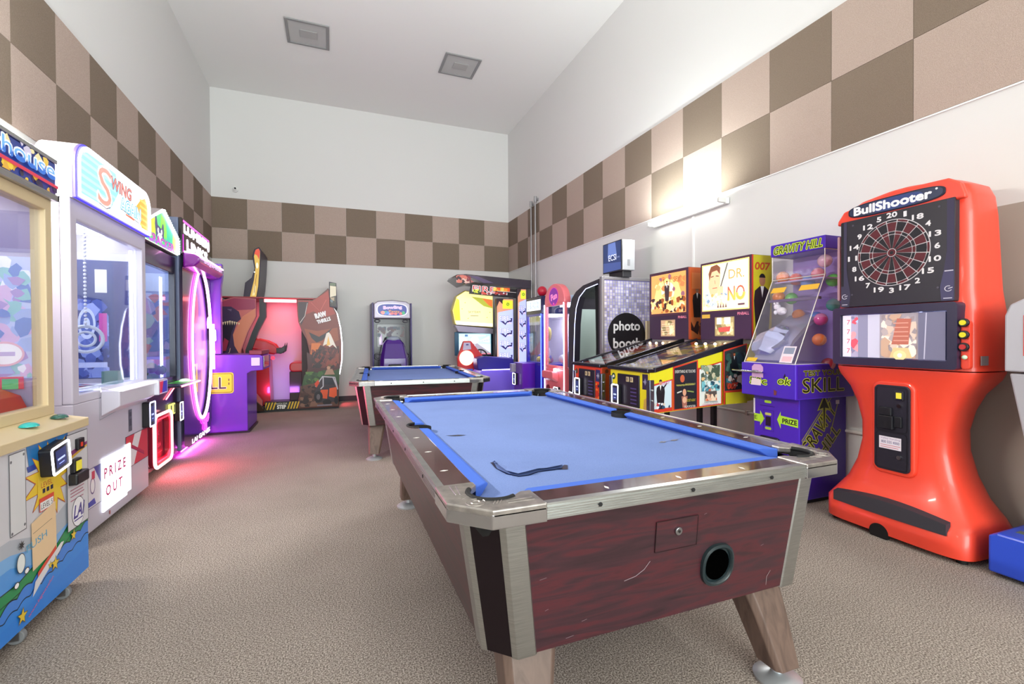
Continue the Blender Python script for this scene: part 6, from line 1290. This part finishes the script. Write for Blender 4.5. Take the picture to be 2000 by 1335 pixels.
a.line([(5.17, .47), (5.48, .79)], .022, OC); a.line([(5.17, .47), (5.48, .79)], .010, '#3a1f8c'); a.poly([(5.32, .68), (5.395, .80), (5.47, .68), (5.415, .69), (5.41, .54), (5.38, .54), (5.375, .69)], OC); a.poly([(5.34, .69), (5.395, .78), (5.45, .69), (5.405, .70), (5.40, .55), (5.39, .55), (5.385, .70)], BK_)
a.line([(5.46, .50), (5.54, .72)], .008, OC); a.rect(5.52, .72, 5.56, .75, '#b8a8c0'); a.done('side_print', INK, r)
# prize balls: individual capsules
BALLS = []
bc = ['#f08a2c', '#e88c6a', '#7aa4e6', '#d8707c', '#58c84a', '#ee8a2a', '#6ac85a', '#d44a78', '#e8c23a', '#5a8ad8', '#c85a9a', '#f0a040']
def capsule(x, y, z, rr, c, label, clear=None):
    if clear is None: clear = '#%02x%02x%02x' % tuple(int(int(c[i:i + 2], 16) * .62 + 255 * .36) for i in (1, 3, 5))
    t = empty('prize_capsule', (x, y, z - rr), label, 'prize ball', 'prize balls in the clear case')
    m = M(); rings = []
    m.ball((0, 0, rr), rr, 18, 6, half=True); up_m = m.build('clear_half', mat('capsule_clear_' + clear.strip('#'), clear, rough=.15, coat=.6), t, smooth=80, local=True)
    m = M(); m.loft([[(rr * max(cos(R(q)), .02) * cos(2 * pi * i / 18), rr * max(cos(R(q)), .02) * sin(2 * pi * i / 18), rr + rr * sin(R(q))) for i in range(18)] for q in (0, -15, -30, -45, -60, -75, -90)]); m.build('coloured_half', mat('capsule_' + c.strip('#'), c, rough=.2, coat=.6), t, smooth=80, local=True)
    t.rotation_euler = (R((x * 997) % 80 - 40), R((y * 773) % 120), 0); return t
rr = .049
top = [(5.40, -6.96, '#f08a2c', 'orange and white capsule at the far end of the clear top shelf'), (5.40, -7.055, '#e8705c', 'salmon red capsule on the clear top shelf, second from the orange one'), (5.40, -7.15, '#7aa4e6', 'sky blue capsule on the clear top shelf beside the salmon one'), (5.40, -7.245, '#d8707c', 'rose capsule holding a toy on the clear top shelf'), (5.47, -7.31, '#58c84a', 'lime green capsule at the near end of the clear top shelf')]
for x, y, c, lb in top: capsule(x, y, 1.713, rr, c, lb)
capsule(5.42, -7.275, 1.795, rr, '#e8b8c8', 'large pale pink clear capsule resting on top of the others')
cs2 = [(5.38, -6.95, 1.565, '#ee8a2a', 'bright orange capsule just under the clear shelf, far end'), (5.38, -7.05, 1.565, '#6ac85a', 'small green capsule just under the clear shelf'),
       (5.47, -7.175, 1.425, '#5a8ad8', 'blue capsule lying on the inner slope near the middle'), (5.46, -7.05, 1.435, '#f0903a', 'orange capsule lying on the inner slope under the white toy'), (5.50, -7.29, 1.465, '#2fa090', 'teal capsule high on the inner slope at the near side'), 
       (5.40, -7.275, 1.36, '#d84a9a', 'magenta capsule halfway down the inner slope'), (5.28, -7.30, 1.27, '#e07a40', 'rust orange capsule low on the inner slope'), (5.50, -7.31, 1.10, '#c8c040', 'olive yellow capsule lying on the floor of the clear case'), (5.36, -7.31, 1.085, '#a03040', 'dark red capsule on the floor of the clear case')]
for x, y, z, c, lb in cs2: capsule(x, y, z, rr * .95, c, lb)
m = M(); m.box(5.15, 5.57, ya + .03, yb - .05, 1.512, 1.516); bx('wire_shelf', 5.345, 5.57, ya + .02, yb - .03, 1.512, 1.519, ACRYL, r)
t = M(); rb_ = random.Random(8); rg = []
for k in range(9):
    f = k / 8; c_ = Vector((5.11 + .20 * f, -7.0 - .05 * f, 1.10 + .20 * f)); w_ = .03 + .085 * sin(pi * min(1, f * .9 + .1)); rg.append([c_ + Vector((-.55 * sin(R(q)) * w_ * .7, cos(R(q)) * w_ * 1.25, .8 * sin(R(q)) * w_ * .7)) * rb_.uniform(.72, 1.2) for q in range(0, 360, 30)])
t.loft(rg)
tag(t.build('silver_prize_bag', mat('crinkled_foil', '#b9bfdc', rough=.2, metal=.75), smooth=25), 'crinkled silver foil bag lying at the bottom of the clear case', 'prize bag')
m = M()
for p, q, sc in (((5.31, -7.02, 1.43), .035, (1, 1.1, .9)), ((5.305, -6.985, 1.465), .026, (1, 1, 1)), ((5.29, -6.975, 1.492), .011, (1, 1, 1)), ((5.29, -7.0, 1.494), .011, (1, 1, 1)), ((5.285, -7.055, 1.415), .017, (1, 1.3, .8)), ((5.28, -6.99, 1.42), .015, (1, .8, 1.2))): m.ball(p, q, 12, 8, sc)
tag(m.build('white_plush_toy', mat('white_plush', '#f0eef0', rough=.9), smooth=70), 'small white plush toy on the inner slope of the capsule machine', 'toy')

# ------------------------------------------------------------------ 14  red electronic dart machine
RZ = R(-92)
r = empty('dart_machine', (5.40, -7.885, 0), 'tall red electronic dartboard machine with screen and hourglass base, facing the room', 'dart machine', rz=RZ)
REDP = mat('red_moulded_plastic', '#ee4630', rough=.36, coat=.2)
# local frame: x to the viewer's right, -y towards the viewer, front plane of the board at y=-.20
def sec(z, xl, xr, yf, yb_, e=4.0, n=44):
    cx_, cy_ = (xl + xr) / 2, (yf + yb_) / 2; a_, b_ = (xr - xl) / 2, (yb_ - yf) / 2; out = []
    for i in range(n):
        t = 2 * pi * i / n; c_, s_ = cos(t), sin(t)
        out.append((cx_ + a_ * (abs(c_) ** (2 / e)) * (1 if c_ >= 0 else -1), cy_ + b_ * (abs(s_) ** (2 / e)) * (1 if s_ >= 0 else -1), z))
    return out
KW = dict(local=True)
m = M(); m.loft([sec(.03, -.40, .40, -.30, .20, 6), sec(.16, -.40, .40, -.30, .20, 6), sec(.20, -.385, .385, -.27, .195, 5), sec(.30, -.325, .325, -.225, .17, 4), sec(.42, -.275, .275, -.205, .15), sec(.56, -.245, .245, -.195, .13), sec(.68, -.245, .245, -.195, .12), sec(.80, -.275, .275, -.20, .12), sec(.90, -.32, .32, -.21, .13), sec(.98, -.375, .375, -.22, .15, 5), sec(1.02, -.39, .39, -.225, .16, 5), sec(1.03, -.39, .39, -.225, .16, 5)])
lowb = m.build('pedestal', REDP, r, smooth=50, **KW)
m = M(); m.loft([sec(1.036, -.39, .39, -.225, .16, 5), sec(1.10, -.39, .39, -.225, .17, 5), sec(1.35, -.385, .385, -.22, .17, 5), sec(1.48, -.378, .368, -.21, .165, 5), sec(1.56, -.375, .365, -.205, .16, 5), sec(1.90, -.372, .355, -.20, .14, 5), sec(2.00, -.362, .350, -.20, .12, 5), sec(2.06, -.33, .33, -.195, .11, 4.5), sec(2.105, -.26, .26, -.185, .09, 4), sec(2.125, -.12, .12, -.17, .05, 3)])
hood = m.build('cabinet_shell', REDP, r, smooth=50, **KW)
m = M(); m.prism([(-.34, 2.0), (-.30, 2.055), (0, 2.11), (.27, 2.10), (.33, 2.06), (.35, 1.99), (.35, 1.97), (-.345, 1.97)], 'xz', -.225, -.19); m.build('sign_surround', REDP, hood, bevel=.012, seg=3, **KW)
def sup(cx_, cz_, a_, b_, e=3, n=48, sk=0): return [(cx_ + a_ * (abs(cos(2 * pi * i / n)) ** (2 / e)) * (1 if cos(2 * pi * i / n) >= 0 else -1), cz_ + b_ * (abs(sin(2 * pi * i / n)) ** (2 / e)) * (1 if sin(2 * pi * i / n) >= 0 else -1)) for i in range(n)]
A_ = lambda y: Art((0, y, 0), (1, 0, 0), n=(0, -1, 0))
m = M(); m.prism(sup(.0, 2.035, .265, .045, 3.2), 'xz', -.232, -.224); sp = m.build('sign_plate', mat('navy_plate', '#1c2034', rough=.25), r, bevel=.003, **KW)
a = A_(-.2325); a.poly(sup(.0, 2.035, .255, .038, 3.2), '#26304e'); a.poly(sup(.02, 2.035, .14, .036, 3.2), '#2b3f7c'); a.text('BullShooter', -.225, 2.012, .20, 2.062, '#f4f1f4', bold=.0035); a.disc(.225, 2.055, .006, '#f4f1f4'); a.build('sign_lettering', INK, sp, local=True, flat=True)
# dartboard recess panel
m = M(); m.prism([(-.309, 1.42), (-.309, 1.985), (.309, 1.985), (.309, 1.42)], 'xz', -.235, -.19); bd = m.build('board_panel', mat('board_black', '#1d1b26', rough=.45), r, bevel=.004, **KW)
a = A_(-.2355); cx0, cz0, RR = .0, 1.735, .200
a.poly([(-.308, 1.422), (-.255, 1.422), (-.245, 1.50), (-.262, 1.60), (-.27, 1.66), (-.27, 1.98), (-.308, 1.98)], '#3b3650'); a.poly([(.308, 1.422), (.25, 1.422), (.243, 1.50), (.262, 1.60), (.275, 1.70), (.275, 1.98), (.308, 1.98)], '#3b3650')
a.poly([(.308, 1.59), (.262, 1.59), (.245, 1.50), (.25, 1.43), (.308, 1.43)], '#4a4668'); a.poly([(-.29, 1.98), (-.308, 1.98), (-.308, 1.56), (-.29, 1.56)], '#15131c')
a.rect(.265, 1.585, .305, .001 + 1.59, '#c8c4d4'); a.rect(.26, 1.435, .30, 1.44, '#c8c4d4'); a.rect(-.30, 1.435, -.265, 1.44, '#c8c4d4')
for sx in (-1, 1): a.ring(sx * .283, 1.49, .014, .018, '#d8d4e0', 60, 330, asp=.9); a.line([(sx * .283, 1.49), (sx * .283 + .018, 1.495)], .004, '#d8d4e0')
for p in ((-.23, 1.95), (.24, 1.95), (-.235, 1.50), (.235, 1.50)): a.disc(*p, .006, '#54505e')
WH, MR, BL = '#d9d4d8', '#5c1c26', '#1b1a22'
a.disc(cx0, cz0, RR, WH, n=60, l=0)
a.o += a.n * .0006
for i in range(20):
    t0, t1 = 90 - 9 + i * 18 + .7, 90 + 9 + i * 18 - .7; even = i % 2 == 0
    for r0, r1, cc in ((.014, .108, BL if not even else BL), (.112, .126, 0), (.130, .182, 0), (.186, .196, 0)):
        if r0 == .014: cc = BL if even else MR
        elif r0 == .112: cc = MR if even else BL; cc = BL if even else MR
        elif r0 == .130: cc = MR if even else BL
        else: cc = BL if even else MR
        g0 = .0015 / r0 * 57 if r0 > .02 else 4
        a.poly([(cx0 + r0 * cos(R(t0 + g0 * .3)), cz0 + r0 * sin(R(t0 + g0 * .3))), (cx0 + r1 * cos(R(t0)), cz0 + r1 * sin(R(t0))), (cx0 + r1 * cos(R((t0 + t1) / 2)), cz0 + r1 * sin(R((t0 + t1) / 2))), (cx0 + r1 * cos(R(t1)), cz0 + r1 * sin(R(t1))), (cx0 + r0 * cos(R(t1 - g0 * .3)), cz0 + r0 * sin(R(t1 - g0 * .3)))], cc, l=2)
a.disc(cx0, cz0, .025, WH, l=2.4); a.disc(cx0, cz0, .022, MR, l=2.6); a.disc(cx0, cz0, .010, BL, l=2.8)
for i, nme in enumerate(['20', '1', '18', '4', '13', '6', '10', '15', '2', '17', '3', '19', '7', '16', '8', '11', '14', '9', '12', '5']):
    t = R(90 - 18 * i); qx, qz = cx0 + .232 * cos(t), cz0 + .228 * sin(t); w_ = .013 * len(nme) + (.002 if len(nme) > 1 else -.001)
    if nme == '1': w_ = .007
    a.text(nme, qx - w_, qz - .0145, qx + w_, qz + .0145, '#e8e5e8', l=2.2, bold=.0018)
a.build('dartboard_print', INKM, bd, local=True, flat=True)
# screen with its frame
m = M()
o4 = [(-.345, 1.045), (.335, 1.045), (.335, 1.415), (-.33, 1.415)]; i4 = [(-.30, 1.085), (.295, 1.085), (.295, 1.375), (-.29, 1.375)]
o4 = rrect(-.345, 1.045, .335, 1.415, .02, 3); i4 = rrect(-.295, 1.09, .29, 1.37, .008, 3); yo = -.262
nn_ = len(o4)
for k in range(nn_):
    j = (k + 1) % nn_; P_ = lambda p, y: (p[0], y, p[1])
    m.face([P_(o4[k], yo), P_(o4[j], yo), P_(i4[j], yo), P_(i4[k], yo)]); m.face([P_(i4[k], yo), P_(i4[j], yo), P_(i4[j], yo + .02), P_(i4[k], yo + .02)]); m.face([P_(o4[k], yo), P_(o4[j], yo), P_(o4[j], yo + .08), P_(o4[k], yo + .08)])
sf = m.build('screen_frame', mat('purple_black_frame', '#2c2740', rough=.3), r, **KW)
m = M(); m.box(-.30, .295, -.243, -.238, 1.085, 1.375); m.build('screen_glass', mat('mirror_screen', '#8f92ac', rough=.03, metal=.85), sf, **KW)
a = A_(-.2435); a.rect(-.29, 1.095, -.235, 1.365, '#e4dcea'); 
for k in range(4): a.text('7', -.262, 1.12 + .062 * k, -.243, 1.15 + .062 * k, '#e0485a')
a.rect(-.235, 1.095, -.19, 1.365, '#b2a8c4'); a.splat(-.235, 1.10, -.17, 1.36, ['#e8a0a8', '#b8c4ec', '#8a86a8', '#e05a6a'], 14, 3, .22); a.rect(-.19, 1.095, -.13, 1.365, '#8e8ca8'); a.rect(-.13, 1.095, -.06, 1.365, '#c8c4d8'); a.rect(-.06, 1.095, .15, 1.365, '#a69ca4')
a.splat(-.05, 1.10, .14, 1.36, ['#d8c0b0', '#c8a48c', '#b8a8a8', '#e8dcd0', '#9a8c90'], 50, 5, .1); a.poly([(.01, 1.18), (.10, 1.18), (.115, 1.33), (.04, 1.335)], '#b86a58')
for k in range(5): a.rect(.02, 1.20 + .026 * k, .10, 1.206 + .026 * k, '#d89a88')
a.rect(.15, 1.095, .28, 1.365, '#6e6c84'); a.line([(.18, 1.10), (.19, 1.36)], .006, '#b8b4c8'); a.poly([(.0, 1.10), (.12, 1.10), (.10, 1.16), (.02, 1.16)], '#dcc08a')
a.disc(.055, 1.115, .035, '#f0d49a', .03); a.disc(.055, 1.115, .013, '#fff6d8'); a.build('screen_image', BACKLIT0, sf, local=True, flat=True)
# lit strip recess on the left, player buttons on the right
m = M(); m.prism(rrect(-.348, 1.47, -.332, 1.90, .006, 3), 'xz', -.215, -.20); m.build('light_channel', mat('frosted_strip', '#b9909a', rough=.5), r, **KW)
m = M(); m.prism(rrect(.335, 1.05, .375, 1.31, .015, 3), 'xz', -.232, -.2); m.build('button_panel', REDP, r, bevel=.004, **KW)
for k, (z, cc) in enumerate(((1.30, '#e8dc1e'), (1.235, '#e8dc1e'), (1.17, '#c02c28'))):
    m = M(); m.cyl((.355, -.235, z), (.355, -.252, z), .023, n=24); bt = m.build('player_button', BLACKP, r, smooth=40, bevel=.003, **KW)
    m = M(); m.cyl((.355, -.252, z), (.355, -.258, z), .014, n=20); m.build('button_cap', mat('button_' + cc.strip('#'), cc, rough=.25), bt, smooth=40, **KW)
m = M(); m.ball((.357, -.24, 1.115), .012); m.build('select_button', mat('pale_green_button', '#c8e0c0', rough=.3), r, smooth=60, **KW)
# coin door
m = M(); m.prism(rrect(-.118, .385, .118, .955, .05), 'xz', -.226, -.18); m.build('door_recess', REDP, r, bevel=.012, seg=3, **KW)
m = M(); m.prism(rrect(-.098, .41, .098, .93, .03), 'xz', -.236, -.22); dd = m.build('coin_door', mat('door_charcoal', '#25222e', rough=.35), r, bevel=.003, **KW)
a = A_(-.2365); a.line(rrect(-.085, .65, .085, .918, .02), .003, '#0c0b12', closed=True); a.line(rrect(-.085, .42, .085, .643, .02), .003, '#0c0b12', closed=True)
a.rect(-.068, .54, .055, .615, '#e6dce8'); a.text('Valley Vending', -.06, .596, .05, .608, '#8a6a9a'); a.text('800 555 4000', -.055, .574, .045, .59, '#3a3478'); a.rect(-.06, .561, .05, .564, '#d05a68'); a.rect(-.06, .549, .04, .552, '#d05a68')
a.build('door_print', INK, dd, local=True, flat=True)
for x0, x1, z0_, z1_, d_, mt_ in ((-.06, .008, .745, .795, .02, BLACKP), (-.06, .02, .665, .745, .028, BLACKP), (.02, .06, .68, .745, .014, BLACKP), (.02, .068, .845, .90, .010, mat('door_charcoal', '#25222e'))):
    m = M(); m.box(x0, x1, -.236 - d_, -.236, z0_, z1_); m.build('coin_mech', mt_, dd, bevel=.004, **KW)
m = M(); m.box(.032, .060, -.249, -.246, .855, .89); m.build('credit_window', mat('yellow_window', '#d8c93a'), dd, **KW)
for z in (.81, .50): m = M(); m.cyl((.045, -.236, z), (.045, -.246, z), .012, n=18); m.build('door_lock', CHROME, dd, smooth=40, **KW)
# kick strip and cable notch at the foot
m = M(); m.loft([[(-.31 + .62 * k / 10, -.302 - .012 * sin(pi * k / 10), z) for z in (.145, .205 + .03 * sin(pi * k / 10))] + [(-.31 + .62 * k / 10, -.262, z) for z in (.215 + .03 * sin(pi * k / 10), .145)] for k in range(11)]); m.build('kick_strip', mat('charcoal_rubber', '#33313a', rough=.6), r, smooth=50, **KW)
m = M(); m.cyl((-.03, -.301, .03), (-.03, -.28, .03), .055, n=28); m.build('cable_notch', RUBBER, r, **KW)
for sx in (-.34, .34):
    for sy in (-.22, .14): m = M(); m.cyl((sx, sy, 0), (sx, sy, .035), .025, n=14); m.build('rubber_foot', RUBBER, r, smooth=40, **KW)
bx('side_label', .386, .391, -.16, -.10, 1.07, 1.12, mat('grey_label', '#8a8488', rough=.5), r, local=True)

# ------------------------------------------------------------------ 15  grey machine on blue base at the right edge
r = empty('grey_kiosk', (5.4, -8.72, 0), 'light grey machine on a bright blue slotted base at the right edge', 'arcade machine')
KG = mat('kiosk_grey', '#b5b2ba', rough=.4); KB = mat('kiosk_blue', '#2b4fd0', rough=.35, coat=.2)
m = M(); m.prism([(-8.335, .02), (-8.335, .205), (-8.37, .225), (-9.0, .225), (-9.05, .2), (-9.05, .02)], 'yz', 5.14, 5.62); bs = m.build('base', KB, r, bevel=.01)
for k in range(3):
    x = 5.24 + .10 * k; m = M(); m.box(x, x + .045, -8.62, -8.40, .222, .2275); m.build('slot', mat('slot_grey', '#56605f', rough=.6), bs)
m = M(); m.loft([[(x, y_, z) for x, y_ in ((xa, -8.475 + e_), (xa, -8.95), (5.60, -8.95), (5.60, -8.475 + e_))] for z, xa, e_ in ((.226, 5.30, -.02), (.60, 5.24, .03), (1.04, 5.18, .08))]); m.build('column', KG, r, bevel=.008)
m = M(); m.prism([(-8.385, 1.05), (-8.385, 1.33), (-8.405, 1.385), (-8.45, 1.41), (-8.95, 1.41), (-8.95, 1.05)], 'yz', 5.16, 5.60); m.build('head', KG, r, bevel=.008)
a = fR(5.1595); a.rect(8.455, 1.13, 8.6, 1.33, '#d83a34'); a.done('head_print', INK, r)
bx('side_recess', 5.20, 5.32, -8.415, -8.39, .84, .95, mat('recess_grey', '#6a686e'), r) if False else None
